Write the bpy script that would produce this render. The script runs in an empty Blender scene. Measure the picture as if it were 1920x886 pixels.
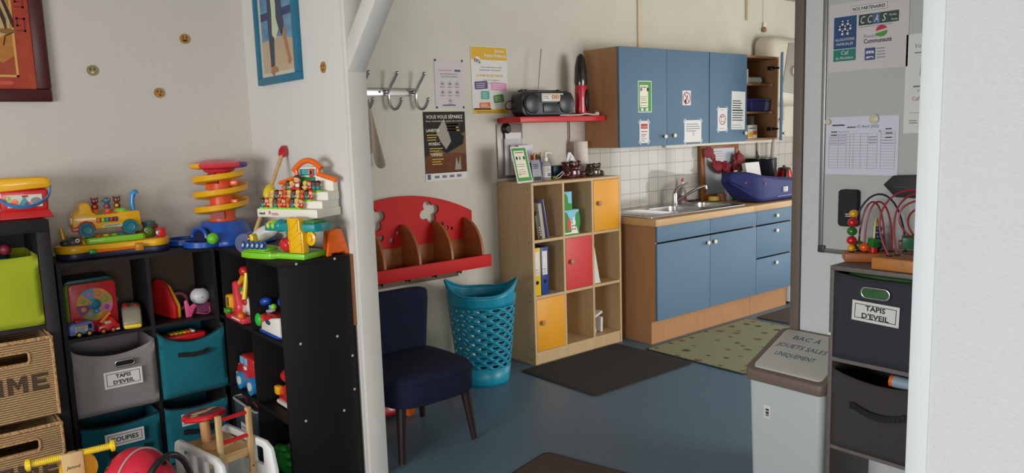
import bpy, bmesh, math, random
from mathutils import Matrix, Vector
random.seed(7)
SC = bpy.context.scene
PI = math.pi
COL = SC.collection

# ---------------------------------------------------------------- camera
F_PX = 1437.5
yaw, pit, rol = (math.radians(a) for a in (39.077, -7.707, -1.814))
fw = Vector((math.sin(yaw)*math.cos(pit), math.cos(yaw)*math.cos(pit), math.sin(pit)))
r0 = Vector((math.cos(yaw), -math.sin(yaw), 0)); u0 = r0.cross(fw)
rr = r0*math.cos(rol) + u0*math.sin(rol); uu = u0*math.cos(rol) - r0*math.sin(rol)
cam = bpy.data.cameras.new('camera'); camo = bpy.data.objects.new('camera', cam); COL.objects.link(camo)
cam.sensor_width = 36; cam.lens = F_PX/1920*36; cam.clip_start = .02
m = Matrix((rr, uu, -fw)).transposed().to_4x4(); m.translation = (0, 0, 1.5)
camo.matrix_world = m
SC.camera = camo

# ---------------------------------------------------------------- light
SC.view_settings.view_transform = 'Standard'; SC.view_settings.look = 'None'
SC.view_settings.gamma = 1; SC.view_settings.use_curve_mapping = False
SC.view_settings.exposure = 0.1
w = bpy.data.worlds.new('sky'); SC.world = w; w.use_nodes = True
w.node_tree.nodes['Background'].inputs[0].default_value = (.75, .85, 1, 1)
w.node_tree.nodes['Background'].inputs[1].default_value = .6

def area(name, loc, aim, sx, sy, power, col):
    l = bpy.data.lights.new(name, 'AREA'); l.shape = 'RECTANGLE'; l.size = sx; l.size_y = sy
    l.energy = power; l.color = col
    o = bpy.data.objects.new(name, l); COL.objects.link(o); o.location = loc
    o.rotation_euler = (Vector(aim)-Vector(loc)).to_track_quat('-Z', 'Y').to_euler()
    return o
area('daylight_left_window', (-2.66, 1.0, 1.3), (-1.66, 1.0, 1.0), 2.4, 1.0, 125, (1, .99, .98))
area('daylight_rear_window', (-.6, -2.27, 1.3), (-.6, -1.27, .35), 2.2, 1.0, 64, (1, .98, .95))
area('daylight_kitchen_window', (7.36, 2.0, 1.15), (6, 2.0, 1.05), 1.8, 1.9, 30, (1, .97, .92))
area('daylight_kitchen_door', (5.0, -2.27, 1.2), (4.95, -1.27, 1.0), 2.6, 1.9, 165, (1, .98, .95))

# ---------------------------------------------------------------- materials
def lin(c):
    return tuple(((v/255)/12.92 if v/255 <= .04045 else ((v/255+.055)/1.055)**2.4) for v in c) + (1,)
MATS = {}
def mat(name, rgb, rough=.5, metal=0, kind=None, rgb2=None, scale=10., amt=.5, bump=0., trans=0, alpha=1, spec=.5, coat=0, stretch=(1,1,1)):
    if name in MATS: return MATS[name]
    m = bpy.data.materials.new(name); m.use_nodes = True; MATS[name] = m
    nt = m.node_tree; b = nt.nodes['Principled BSDF']
    b.inputs['Base Color'].default_value = lin(rgb); b.inputs['Roughness'].default_value = rough
    b.inputs['Metallic'].default_value = metal; b.inputs['Specular IOR Level'].default_value = spec
    b.inputs['Transmission Weight'].default_value = trans; b.inputs['Alpha'].default_value = alpha
    b.inputs['Coat Weight'].default_value = coat
    if kind:
        tc = nt.nodes.new('ShaderNodeTexCoord'); mp = nt.nodes.new('ShaderNodeMapping')
        nt.links.new(tc.outputs['Object'], mp.inputs[0]); mp.inputs['Scale'].default_value = stretch
        if kind in ('noise', 'wood'):
            t = nt.nodes.new('ShaderNodeTexNoise'); t.inputs['Scale'].default_value = scale
            t.inputs['Detail'].default_value = 5
            out = t.outputs['Fac']
        elif kind == 'wave':
            t = nt.nodes.new('ShaderNodeTexWave'); t.inputs['Scale'].default_value = scale
            t.bands_direction = 'Z'; t.inputs['Distortion'].default_value = 1.2; t.inputs['Detail'].default_value = 1
            t.inputs['Detail Scale'].default_value = 3
            out = t.outputs['Fac']
        elif kind == 'voronoi':
            t = nt.nodes.new('ShaderNodeTexVoronoi'); t.inputs['Scale'].default_value = scale
            out = t.outputs['Distance']
        nt.links.new(mp.outputs[0], t.inputs['Vector'])
        if rgb2:
            rp = nt.nodes.new('ShaderNodeValToRGB')
            rp.color_ramp.elements[0].position = .5-amt/2; rp.color_ramp.elements[1].position = .5+amt/2
            rp.color_ramp.elements[0].color = lin(rgb2); rp.color_ramp.elements[1].color = lin(rgb)
            nt.links.new(out, rp.inputs[0]); nt.links.new(rp.outputs[0], b.inputs['Base Color'])
        if bump:
            bp = nt.nodes.new('ShaderNodeBump'); bp.inputs['Strength'].default_value = bump
            bp.inputs['Distance'].default_value = .004
            nt.links.new(out, bp.inputs['Height']); nt.links.new(bp.outputs[0], b.inputs['Normal'])
    return m

W_ = mat('white_plastic', (232, 230, 222), .4)
WALL = mat('painted_wall', (212, 206, 194), .9, kind='noise', scale=160, bump=.12, rgb2=(206, 200, 188), stretch=(1, 1, 1))
WALLP = mat('woven_wallpaper', (214, 207, 199), .85, kind='noise', scale=60, bump=.3, rgb2=(207, 200, 191), stretch=(.8, .8, 3.2), amt=.4)
WALLK = mat('kitchen_wall_paint', (216, 211, 198), .9, kind='noise', scale=4, rgb2=(207, 202, 188), amt=.5)
CEIL = mat('ceiling_paint', (176, 168, 152), .95)
FLOOR = mat('blue_lino', (98, 124, 142), .45, kind='noise', scale=45, rgb2=(80, 104, 122), amt=.7, bump=.03)
BEECH = mat('beech_board', (206, 176, 134), .5, kind='wood', scale=6, rgb2=(194, 162, 119), stretch=(6, 6, .6), amt=.6)
BEECHH = mat('beech_worktop', (206, 168, 118), .45, kind='wood', scale=6, rgb2=(188, 148, 100), stretch=(.6, 6, 6), amt=.6)
KSIDE = mat('warm_beech_carcass', (182, 134, 92), .5, kind='wood', scale=6, rgb2=(168, 120, 80), stretch=(6, 6, .5), amt=.6)
KBLUE = mat('blue_door_laminate', (92, 122, 146), .62, kind='noise', scale=300, rgb2=(86, 115, 138), amt=.5)
BLACKW = mat('black_brown_board', (22, 19, 19), .55, spec=.3, kind='noise', scale=120, rgb2=(23, 20, 20), amt=.5)
BLACKW2 = mat('dark_grey_brown_board', (30, 26, 29), .55, spec=.35, kind='noise', scale=120, rgb2=(30, 26, 29), amt=.5)
GREYW = mat('grey_oak_board', (118, 110, 105), .55, kind='wood', scale=8, rgb2=(98, 91, 87), stretch=(6, .6, 6), amt=.6)
BROWNTRIM = mat('brown_door_trim', (112, 98, 90), .55)
CHROME = mat('chrome', (190, 190, 190), .22, 1)
STEEL = mat('brushed_steel', (190, 190, 188), .3, 1)
GUNM = mat('dark_metal', (60, 58, 58), .35, .8)
PAPER = mat('paper', (226, 224, 220), .7)
PAPERB = mat('bluish_paper', (218, 220, 232), .6)
INK = mat('black_ink', (35, 35, 42), .7)
INKG = mat('grey_ink', (120, 120, 124), .7)
INKR = mat('red_ink', (190, 55, 60), .7)
RED = mat('red_plastic', (204, 34, 36), .3, coat=.3)
YEL = mat('yellow_plastic', (240, 178, 20), .3, coat=.3)
LEMON = mat('lemon_plastic', (240, 205, 40), .32, coat=.3)
ORA = mat('orange_plastic', (240, 106, 24), .32, coat=.3)
BLU = mat('blue_plastic', (28, 82, 178), .28, coat=.3)
SKY = mat('sky_blue_plastic', (52, 142, 204), .3, coat=.3)
GRN = mat('green_plastic', (40, 150, 50), .3, coat=.3)
LIME = mat('lime_plastic', (142, 208, 48), .32, coat=.3)
TEALP = mat('teal_plastic', (24, 140, 150), .33, coat=.3)
PINK = mat('pink_plastic', (228, 90, 140), .35)
CORAL = mat('coral_red_plastic', (222, 60, 74), .33, coat=.3)
PURP = mat('purple_plastic', (88, 52, 120), .4)
BLK = mat('black_plastic', (28, 27, 28), .35)
DKG = mat('dark_grey_plastic', (52, 54, 58), .45)
DNAVY = mat('dark_navy_plastic', (40, 38, 66), .4)
SKIN1 = mat('light_toy_plastic', (238, 190, 140), .45)
SKIN2 = mat('brown_toy_plastic', (128, 78, 54), .45)
HAIRK = mat('black_hair_plastic', (34, 28, 30), .4)
HAIRB = mat('brown_hair_plastic', (86, 48, 34), .4)
WOODL = mat('light_toy_wood', (222, 186, 132), .5, kind='wood', scale=8, rgb2=(206, 166, 112), stretch=(1, 1, 6), amt=.6)
WOODK = mat('knob_wood', (180, 130, 84), .45)
CREAMP = mat('cream_knob', (232, 224, 196), .3)
GLASSC = mat('clear_plastic', (225, 228, 232), .12, alpha=.3, spec=.4)
SMOKE = mat('smoky_plastic', (70, 72, 76), .25, trans=.35)

# ---------------------------------------------------------------- mesh builder
class B:
    """collects shapes into one mesh; T is applied to each shape as it is added"""
    def __init__(s, T=None):
        s.bm = bmesh.new(); s.mats = []; s.T = T or Matrix.Identity(4)
    def mi(s, m):
        if m not in s.mats: s.mats.append(m)
        return s.mats.index(m)
    def add(s, tb, m, smooth=False, X=None):
        i = s.mi(m)
        for f in tb.faces: f.material_index = i; f.smooth = smooth
        tb.transform(s.T @ X if X is not None else s.T)
        me = bpy.data.meshes.new('t'); tb.to_mesh(me); tb.free()
        s.bm.from_mesh(me); bpy.data.meshes.remove(me)
    def box(s, x0, y0, z0, x1, y1, z1, m, bev=0, seg=2, X=None):
        tb = bmesh.new(); bmesh.ops.create_cube(tb, size=1)
        for v in tb.verts:
            v.co = Vector((x0+(v.co.x+.5)*(x1-x0), y0+(v.co.y+.5)*(y1-y0), z0+(v.co.z+.5)*(z1-z0)))
        if bev:
            bev = min(bev, .49*min(abs(x1-x0), abs(y1-y0), abs(z1-z0)))
            bmesh.ops.bevel(tb, geom=tb.edges[:], offset=bev, segments=seg, affect='EDGES', profile=.5)
        s.add(tb, m, bool(bev), X); return s
    def taper(s, x0, y0, z0, x1, y1, z1, m, sx=.8, sy=.8, bev=0, seg=3, X=None):
        """box whose top is scaled by sx, sy"""
        tb = bmesh.new(); bmesh.ops.create_cube(tb, size=1)
        cx, cy = (x0+x1)/2, (y0+y1)/2
        for v in tb.verts:
            kx, ky = (sx, sy) if v.co.z > 0 else (1, 1)
            v.co = Vector((cx+v.co.x*(x1-x0)*kx, cy+v.co.y*(y1-y0)*ky, z0+(v.co.z+.5)*(z1-z0)))
        if bev: bmesh.ops.bevel(tb, geom=tb.edges[:], offset=bev, segments=seg, affect='EDGES', profile=.5)
        s.add(tb, m, bool(bev), X); return s
    def cyl(s, p0, p1, r0, m, r1=None, n=24, X=None):
        p0, p1 = Vector(p0), Vector(p1); d = p1-p0
        tb = bmesh.new()
        bmesh.ops.create_cone(tb, cap_ends=True, segments=n, radius1=r0, radius2=r0 if r1 is None else r1, depth=d.length)
        R = d.to_track_quat('Z', 'Y').to_matrix().to_4x4(); R.translation = (p0+p1)/2
        tb.transform(R); s.add(tb, m, True, X); return s
    def ell(s, c, r, m, n=20, X=None):
        tb = bmesh.new(); bmesh.ops.create_uvsphere(tb, u_segments=n, v_segments=max(8, n//2), radius=1)
        r = (r, r, r) if not hasattr(r, '__len__') else r
        for v in tb.verts: v.co = Vector((c[0]+v.co.x*r[0], c[1]+v.co.y*r[1], c[2]+v.co.z*r[2]))
        s.add(tb, m, True, X); return s
    def lathe(s, prof, m, c=(0, 0, 0), n=32, sx=1, sy=1, X=None, cap=True):
        tb = bmesh.new(); rings = []
        for r, z in prof:
            rings.append([tb.verts.new((c[0]+r*sx*math.cos(2*PI*k/n), c[1]+r*sy*math.sin(2*PI*k/n), c[2]+z)) for k in range(n)])
        for a, b in zip(rings, rings[1:]):
            for k in range(n): tb.faces.new((a[k], a[(k+1) % n], b[(k+1) % n], b[k]))
        if cap:
            if prof[0][0] > 1e-5: tb.faces.new(rings[0][::-1])
            if prof[-1][0] > 1e-5: tb.faces.new(rings[-1])
        bmesh.ops.remove_doubles(tb, verts=tb.verts[:], dist=1e-6)
        bmesh.ops.recalc_face_normals(tb, faces=tb.faces[:])
        s.add(tb, m, True, X); return s
    def tube(s, pts, r, m, n=10, closed=False, X=None, flat=None):
        """round bar through pts; flat=(a,b) makes a flat strip section instead"""
        pts = [Vector(p) for p in pts]; N = len(pts); tb = bmesh.new(); rings = []
        up = None
        for i, p in enumerate(pts):
            a = pts[(i-1) % N] if (closed or i > 0) else p; b = pts[(i+1) % N] if (closed or i < N-1) else p
            d = (b-a).normalized()
            if up is None:
                up = Vector((0, 0, 1)) if abs(d.z) < .9 else Vector((0, 1, 0))
            x = d.cross(up).normalized(); up = x.cross(d).normalized()
            ri = r[i] if hasattr(r, '__len__') else r
            if flat: ring = [p+x*flat[0]*e+up*flat[1]*g for e, g in ((1, 1), (-1, 1), (-1, -1), (1, -1))]
            else: ring = [p+x*ri*math.cos(2*PI*k/n)+up*ri*math.sin(2*PI*k/n) for k in range(n)]
            rings.append([tb.verts.new(q) for q in ring])
        k_ = len(rings[0])
        for i in range(N if closed else N-1):
            a, b = rings[i], rings[(i+1) % N]
            for k in range(k_): tb.faces.new((a[k], a[(k+1) % k_], b[(k+1) % k_], b[k]))
        if not closed: tb.faces.new(rings[0][::-1]); tb.faces.new(rings[-1])
        bmesh.ops.recalc_face_normals(tb, faces=tb.faces[:])
        s.add(tb, m, not flat, X); return s
    def prism(s, poly, y0, y1, m, plane='xz', holes=(), bev=0, X=None, smooth=False):
        """polygon (and round holes) extruded; plane xz goes along y, xy along z, yz along x"""
        tb = bmesh.new()
        def P(a, b, t):
            return {'xz': (a, t, b), 'xy': (a, b, t), 'yz': (t, a, b)}[plane]
        es = []
        for loop in [poly]+list(holes):
            vs = [tb.verts.new(P(a, b, y0)) for a, b in loop]
            es += [tb.edges.new((vs[i], vs[(i+1) % len(vs)])) for i in range(len(vs))]
        if holes: bmesh.ops.triangle_fill(tb, use_beauty=True, edges=es)
        else: tb.faces.new(list(tb.verts))
        ext = bmesh.ops.extrude_face_region(tb, geom=tb.faces[:])
        d = Vector(P(0, 0, y1))-Vector(P(0, 0, y0))
        for v in ext['geom']:
            if isinstance(v, bmesh.types.BMVert): v.co += d
        bmesh.ops.recalc_face_normals(tb, faces=tb.faces[:])
        if bev:
            ed = [e for e in tb.edges if len(e.link_faces) == 2 and e.calc_face_angle(0) > .6]
            bmesh.ops.bevel(tb, geom=ed, offset=bev, segments=2, affect='EDGES', profile=.5)
        s.add(tb, m, bool(bev) or smooth, X); return s
    def text(s, t, x, z, h, m, y=0, width=None, align='CENTER', X=None, bold=0, shear=0, plane='xz'):
        """lettering on a face that looks towards -y; h is the capital height"""
        cu = bpy.data.curves.new('t', 'FONT'); cu.body = t; cu.size = h/.7; cu.align_x = align
        cu.extrude = .0002; cu.offset = bold; cu.shear = shear; cu.resolution_u = 2
        o = bpy.data.objects.new('t', cu); COL.objects.link(o)
        dg = bpy.context.evaluated_depsgraph_get(); me = bpy.data.meshes.new_from_object(o.evaluated_get(dg))
        tb = bmesh.new(); tb.from_mesh(me)
        bpy.data.meshes.remove(me); bpy.data.objects.remove(o); bpy.data.curves.remove(cu)
        if tb.verts:
            xs = [v.co.x for v in tb.verts]; wd = max(xs)-min(xs)
            k = width/wd if width and wd > 0 else 1
            for v in tb.verts:
                if plane == 'xz': v.co = Vector((x+v.co.x*k, y-.0004+(-v.co.z), z+v.co.y))
                else: v.co = Vector((x+v.co.x*k, z+v.co.y, y+.0004+v.co.z))
        s.add(tb, m, False, X); return s

def obj(name, b, parent=None, loc=None, rz=0, mods=(), ang=40):
    me = bpy.data.meshes.new(name); b.bm.to_mesh(me); b.bm.free()
    for m_ in b.mats: me.materials.append(m_)
    me.set_sharp_from_angle(angle=math.radians(ang))
    o = bpy.data.objects.new(name, me); COL.objects.link(o)
    if parent: o.parent = parent
    if loc: o.location = loc
    if rz: o.rotation_euler = (0, 0, rz)
    for t, kw in mods:
        md = o.modifiers.new(t.lower(), t)
        for k, v in kw.items(): setattr(md, k, v)
    return o
def tag(o, label, cat, group=None):
    o['label'] = label; o['category'] = cat
    if group: o['group'] = group
    return o
def thing(name, label, cat, loc=(0, 0, 0), rz=0, group=None):
    o = bpy.data.objects.new(name, None); COL.objects.link(o); o.empty_display_size = .1
    o.location = loc; o.rotation_euler = (0, 0, rz)
    return tag(o, label, cat, group)
def struct(name, b):
    o = obj(name, b); o['kind'] = 'structure'; return o
def dup(root, loc, rz=None, label=None):
    r = root.copy(); COL.objects.link(r); r.location = loc
    if rz is not None: r.rotation_euler = (0, 0, rz)
    if label: r['label'] = label
    for ch in list(root.children):
        c = ch.copy(); COL.objects.link(c); c.parent = r
        for g in list(ch.children):
            d = g.copy(); COL.objects.link(d); d.parent = c
    return r
def circ(cx, cz, rx, rz=None, n=20, a0=0):
    rz = rx if rz is None else rz
    return [(cx+rx*math.cos(2*PI*k/n+a0), cz+rz*math.sin(2*PI*k/n+a0)) for k in range(n)]
def rrect(x0, z0, x1, z1, r, n=5):
    out = []
    for cx, cz, a in ((x1-r, z1-r, 0), (x0+r, z1-r, PI/2), (x0+r, z0+r, PI), (x1-r, z0+r, 1.5*PI)):
        out += [(cx+r*math.cos(a+PI/2*k/n), cz+r*math.sin(a+PI/2*k/n)) for k in range(n+1)]
    return out
def bez(p0, p1, p2, p3, n=12):
    p0, p1, p2, p3 = map(Vector, (p0, p1, p2, p3))
    return [p0*(1-t)**3+3*p1*t*(1-t)**2+3*p2*t*t*(1-t)+p3*t**3 for t in (k/n for k in range(n+1))]
def Rz(a, loc=(0, 0, 0)):
    M_ = Matrix.Rotation(a, 4, 'Z'); M_.translation = loc; return M_
def Rx(a, loc=(0, 0, 0)):
    M_ = Matrix.Rotation(a, 4, 'X'); M_.translation = loc; return M_
def Ry(a, loc=(0, 0, 0)):
    M_ = Matrix.Rotation(a, 4, 'Y'); M_.translation = loc; return M_
def lines(b, x0, x1, z, n, dz, m, y, h=.004, rag=.25, X=None):
    """rows of unreadable small print"""
    for k in range(n):
        e = x1-(x1-x0)*rag*random.random()
        b.box(x0, y-.0006, z-k*dz-h/2, e, y, z-k*dz+h/2, m, X=X)
def bin_sign(parent, cx, cz, w, h, rows, y, th=.022, label=None, rot=0):
    b = B(Matrix.Translation((cx, y, cz)) @ Ry(rot))
    b.box(-w/2, -.0015, -h/2, w/2, 0, h/2, PAPER)
    e = .010
    for x0, z0, x1, z1 in ((-w/2+e, h/2-e-.0022, w/2-e, h/2-e), (-w/2+e, -h/2+e, w/2-e, -h/2+e+.0022),
                           (-w/2+e, -h/2+e, -w/2+e+.0022, h/2-e), (w/2-e-.0022, -h/2+e, w/2-e, h/2-e)):
        b.box(x0, -.0022, z0, x1, -.0015, z1, INK)
    n = len(rows)
    for i, (t, tw) in enumerate(rows):
        z = (n-1)/2*th*1.6-i*th*1.6-th/2
        b.text(t, 0, z, th, INK, -.0016, width=tw, bold=.0007)
    return obj('label_card', b, parent)
# ---------------------------------------------------------------- the room
XP, XP2 = 1.512, 1.597        # partition line between the play corner and the kitchen
b = B(); b.box(-2.6, -2.2, -.05, 7.3, 4.0, 0, FLOOR); struct('floor', b)
b = B(); b.box(-2.75, -2.35, 2.62, 7.45, 4.15, 2.72, CEIL); struct('ceiling', b)
b = B(); b.box(-2.75, 4.0, -.05, XP, 4.15, 2.62, WALLP); struct('wall_back_left', b)
b = B(); b.box(XP, 4.0, -.05, 7.45, 4.15, 2.62, WALLK); struct('wall_back', b)
def wall_open(name, m, ax, p0, p1, a0, a1, o0, o1, z0, z1):
    """wall with one window opening; ax 'x': wall lies in a plane x=const"""
    b = B()
    def bx(u0, u1, v0, v1):
        if ax == 'x': b.box(p0, u0, v0, p1, u1, v1, m)
        else: b.box(u0, p0, v0, u1, p1, v1, m)
    bx(a0, o0, -.05, 2.62); bx(o1, a1, -.05, 2.62); bx(o0, o1, -.05, z0); bx(o0, o1, z1, 2.62)
    return struct(name, b)
def window(name, ax, p, o0, o1, z0, z1, nx=2):
    b = B()
    def bx(u0, u1, v0, v1, t=.03):
        if ax == 'x': b.box(p-t, u0, v0, p+t, u1, v1, W_, .004)
        else: b.box(u0, p-t, v0, u1, p+t, v1, W_, .004)
    e = .05
    bx(o0, o1, z0, z0+e); bx(o0, o1, z1-e, z1); bx(o0, o0+e, z0+e, z1-e); bx(o1-e, o1, z0+e, z1-e)
    for k in range(1, nx):
        u = o0+(o1-o0)*k/nx; bx(u-.03, u+.03, z0+e, z1-e, .025)
    return struct(name, b)
wall_open('wall_left', WALLP, 'x', -2.75, -2.6, -2.35, 4.15, -.3, 2.3, .75, 1.9)
window('window_1', 'x', -2.62, -.3, 2.3, .75, 1.9, 3)
wall_open('wall_front_left', WALLP, 'y', -2.35, -2.2, -2.75, XP, -1.8, .6, .75, 1.9)
wall_open('wall_front_right', WALLK, 'y', -2.35, -2.2, XP, 7.45, 3.65, 6.35, .2, 2.2)
window('window_4', 'y', -2.22, 3.65, 6.35, .2, 2.2, 3)
window('window_2', 'y', -2.22, -1.8, .6, .75, 1.9, 2)
wall_open('wall_right', WALLK, 'x', 7.3, 7.45, -2.2, 4.0, 1.0, 3.0, .1, 2.15)
window('window_3', 'x', 7.33, 1.0, 3.0, .1, 2.15, 2)
# partition with its end post, the brace and the beam over the opening
PWALL = mat('partition_paint', (222, 221, 216), .8, kind='noise', scale=90, bump=.12, rgb2=(218, 217, 212))
PEND = mat('post_paint', (224, 221, 214), .6, kind='noise', scale=25, rgb2=(216, 212, 204), stretch=(1, 1, .15), bump=.05)
b = B(); b.box(XP, 2.93, -.05, XP2, 4.0, 2.62, PWALL); struct('wall_partition', b)
b = B(); b.box(XP-.002, 2.895, 0, XP2+.002, 2.93, 2.62, PEND, .004); struct('trim_1', b)
b = B(); b.box(XP, .65, 2.3, XP2, 2.895, 2.62, PEND, .004); struct('trim_2', b)
b = B()
b.prism([(2.895, 1.765), (2.895, 1.885), (2.36, 2.40), (2.24, 2.40)], XP-.001, XP2-.004, PEND, plane='yz', bev=.004)
struct('trim_3', b)
b = B(); b.box(XP, -2.2, -.05, XP2, .63, 2.62, mat('ribbed_wallpaper', (196, 198, 198), .8, kind='noise', scale=105, rgb2=(190, 192, 192), stretch=(1, 1, 2.4), bump=.35, amt=.4))
struct('wall_near', b)
b = B(); b.box(XP-.004, .60, -.0, XP2+.004, .642, 2.62, mat('corner_bead_paint', (200, 205, 206), .6), .006); struct('trim_4', b)
# pier that carries the whiteboard, with the brown door trim at its end
XB = 2.95
b = B(); b.box(XB, -2.2, -.05, 3.05, 1.705, 2.62, mat('pier_paint', (214, 217, 216), .8, kind='noise', scale=60, rgb2=(208, 211, 210))); struct('wall_pier', b)
b = B(); b.box(XB-.012, 1.707, 0, 3.062, 1.748, 2.62, BROWNTRIM, .003); struct('trim_5', b)
# tiled splashback
TILE = mat('wall_tile_glaze', (214, 208, 196), .08, spec=.6)
def tile_mat():
    m = TILE; nt = m.node_tree; bs = nt.nodes['Principled BSDF']
    tc = nt.nodes.new('ShaderNodeTexCoord'); mp = nt.nodes.new('ShaderNodeMapping')
    nt.links.new(tc.outputs['Object'], mp.inputs[0]); mp.inputs['Rotation'].default_value = (PI/2, 0, 0)
    mp.inputs['Location'].default_value = (.0, -.075, 0)
    br = nt.nodes.new('ShaderNodeTexBrick'); br.offset = 0; br.squash = 1
    br.inputs['Scale'].default_value = 1; br.inputs['Brick Width'].default_value = .108; br.inputs['Row Height'].default_value = .108
    br.inputs['Mortar Size'].default_value = .0018; br.inputs['Mortar Smooth'].default_value = .1
    br.inputs['Color1'].default_value = lin((196, 192, 183)); br.inputs['Color2'].default_value = lin((186, 182, 173))
    br.inputs['Mortar'].default_value = lin((128, 122, 112))
    nt.links.new(mp.outputs[0], br.inputs[0]); nt.links.new(br.outputs['Color'], bs.inputs['Base Color'])
    bp = nt.nodes.new('ShaderNodeBump'); bp.inputs['Strength'].default_value = .4; bp.inputs['Distance'].default_value = .002; bp.invert = True
    nt.links.new(br.outputs['Fac'], bp.inputs['Height']); nt.links.new(bp.outputs[0], bs.inputs['Normal'])
tile_mat()
b = B(); b.box(3.955, 3.992, .6, 7.3, 4.0, 1.382, TILE); struct('trim_6', b)
b = B(); b.box(3.777, 3.994, 1.16, 3.955, 4.0, 1.376, TILE); struct('trim_9', b)
b = B(); b.box(4.53, 3.985, 2.06, 4.57, 4.0, 2.62, mat('cable_trunking', (214, 200, 168), .6), .003); struct('trim_7', b)
# floor mats
def rug(name, x0, y0, x1, y1, m, label, rz=0, edge=None, th=.007):
    b = B(); cx, cy = (x0+x1)/2, (y0+y1)/2
    b.prism(rrect(x0-cx, y0-cy, x1-cx, y1-cy, .03), 0, th, edge or m, plane='xy')
    b.prism(rrect(x0-cx+.012, y0-cy+.012, x1-cx-.012, y1-cy-.012, .02), th-.001, th+.0015, m, plane='xy')
    o = obj(name, b, loc=(cx, cy, .0), rz=rz); return tag(o, label, 'mat')
MATK = mat('charcoal_mat_pile', (48, 47, 47), .95, kind='noise', scale=180, rgb2=(36, 35, 35), amt=.8, bump=.4)
MATB = mat('brown_mat_pile', (84, 68, 60), .95, kind='noise', scale=160, rgb2=(70, 56, 50), amt=.8, bump=.4)
MATG = mat('sage_mat_pile', (148, 150, 116), .95, kind='noise', scale=150, rgb2=(136, 138, 104), amt=.8, bump=.3)
EDGE = mat('rubber_edge', (44, 44, 46), .7)
rug('floor_mat', 2.985, 2.965, 3.87, 3.63, MATK, 'charcoal grey doormat lying in front of the wooden cube shelf', 0, EDGE)
g = rug('floor_mat', 3.90, 2.61, 5.09, 3.40, MATG, 'sage green mat with scattered leaf prints along the kitchen base units', 0, EDGE)
LEAFS = [mat('leaf_print', (104, 78, 58), .95), mat('leaf_print_dark', (78, 66, 50), .95), mat('leaf_print_red', (126, 84, 58), .95)]
for i in range(45):
    lx, ly = -.53+.133*(i % 9)+random.uniform(-.05, .05), -.32+.16*(i//9)+random.uniform(-.05, .05); a = random.random()*6; s = random.uniform(.018, .044)
    k = random.choice((5, 6, 8))
    pts = [(lx+s*(1 if j % 2 == 0 else .42)*math.cos(a+j*PI/k), ly+s*(1 if j % 2 == 0 else .42)*math.sin(a+j*PI/k)) for j in range(2*k)]
    b = B(); b.prism(pts, .0084, .0092, LEAFS[i % 3], plane='xy'); obj('leaf_print', b, g)
rug('floor_mat', 5.16, 2.72, 6.4, 3.36, MATB, 'dark brown mat at the far end of the kitchen units', 0, EDGE)
rug('floor_mat', 1.66, 1.9, 2.36, 2.52, MATB, 'brown mat at the bottom edge of the photo, mostly cut off', .25, EDGE)
# ---------------------------------------------------------------- kitchen
HWHITE = mat('appliance_white', (214, 216, 216), .35); GREYF0 = mat('appliance_grey', (150, 152, 154), .4)
def knob(parent, x, y, z, m=CREAMP, r=.016):
    b = B(); b.cyl((x, y, z), (x, y-.014, z), r*.42, GUNM if m is CREAMP else m, n=14)
    b.lathe([(0, -.002), (r*.8, 0), (r, .006), (r*.85, .012), (0, .015)], m, n=18, X=Rx(PI/2, (x, y-.012, z)))
    return obj('knob', b, parent)
# wall cabinets
def wall_cab(x0, x1, label, open_right):
    t = thing('wall_cabinet', label, 'cabinet', (x0, 3.66, 1.372), group='wall cabinets over the sink')
    W, D, H = x1-x0, .335, .688; mid = W/2
    b = B(); e = .018
    b.box(0, .02, 0, e, D, H, KSIDE); b.box(W-e, .02, 0, W, D, H, KSIDE)
    b.box(e, .02, 0, W-e, D, e, KSIDE); b.box(e, .02, H-e, W-e, D, H, KSIDE); b.box(e, D-.008, e, W-e, D, H-e, KSIDE)
    b.box(mid-.009, .02, e, mid+.009, D-.008, H-e, KSIDE)
    obj('carcass', b, t)
    for k in (1, 2):
        b = B(); z = k*H/3
        b.box(mid+.009, .05, z-.009, W-e, D-.008, z+.009, KSIDE); b.box(e, .05, z-.009, mid-.009, D-.008, z+.009, KSIDE)
        obj('shelf', b, t)
    b = B(); b.box(.002, 0, 0, mid-.0015, .019, H, KBLUE, .002); d = obj('door', b, t); knob(d, mid-.035, 0, .065)
    if not open_right:
        b = B(); b.box(mid+.0015, 0, 0, W-.002, .019, H, KBLUE, .002); d = obj('door', b, t); knob(d, mid+.07, 0, .07)
    else:
        b = B(); b.box(-.468, -.019, 0, 0, 0, H, KBLUE, .002)
        d = obj('door', b, t, loc=(W-.012, .0, 0)); d.rotation_euler = (0, 0, math.radians(32))
        knob(d, -.43, -.019, .055)
        for z in (.09, H-.09):
            b = B(); b.box(W-.075, .045, z-.016, W-.019, .085, z+.016, GUNM, .006); b.cyl((W-.04, .03, z), (W-.012, .012, z), .008, GUNM)
            obj('hinge', b, t)
    return t
wall_cab(3.958, 4.966, 'closed blue double door wall cabinet left of the opened one, above the sink drainer', False)
wall_cab(4.972, 5.955, 'blue wall cabinet with right door swung open showing its shelves', True)
b = B(); b.box(4.5, 3.70, 1.352, 5.9, 3.74, 1.372, mat('light_rail', (222, 216, 200), .5), .003); b.box(5.0, 3.75, 1.352, 5.65, 3.80, 1.372, W_, .004)
tag(obj('under_cabinet_rail', b), 'pale light rail fixed under the blue wall cabinets', 'rail')
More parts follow.
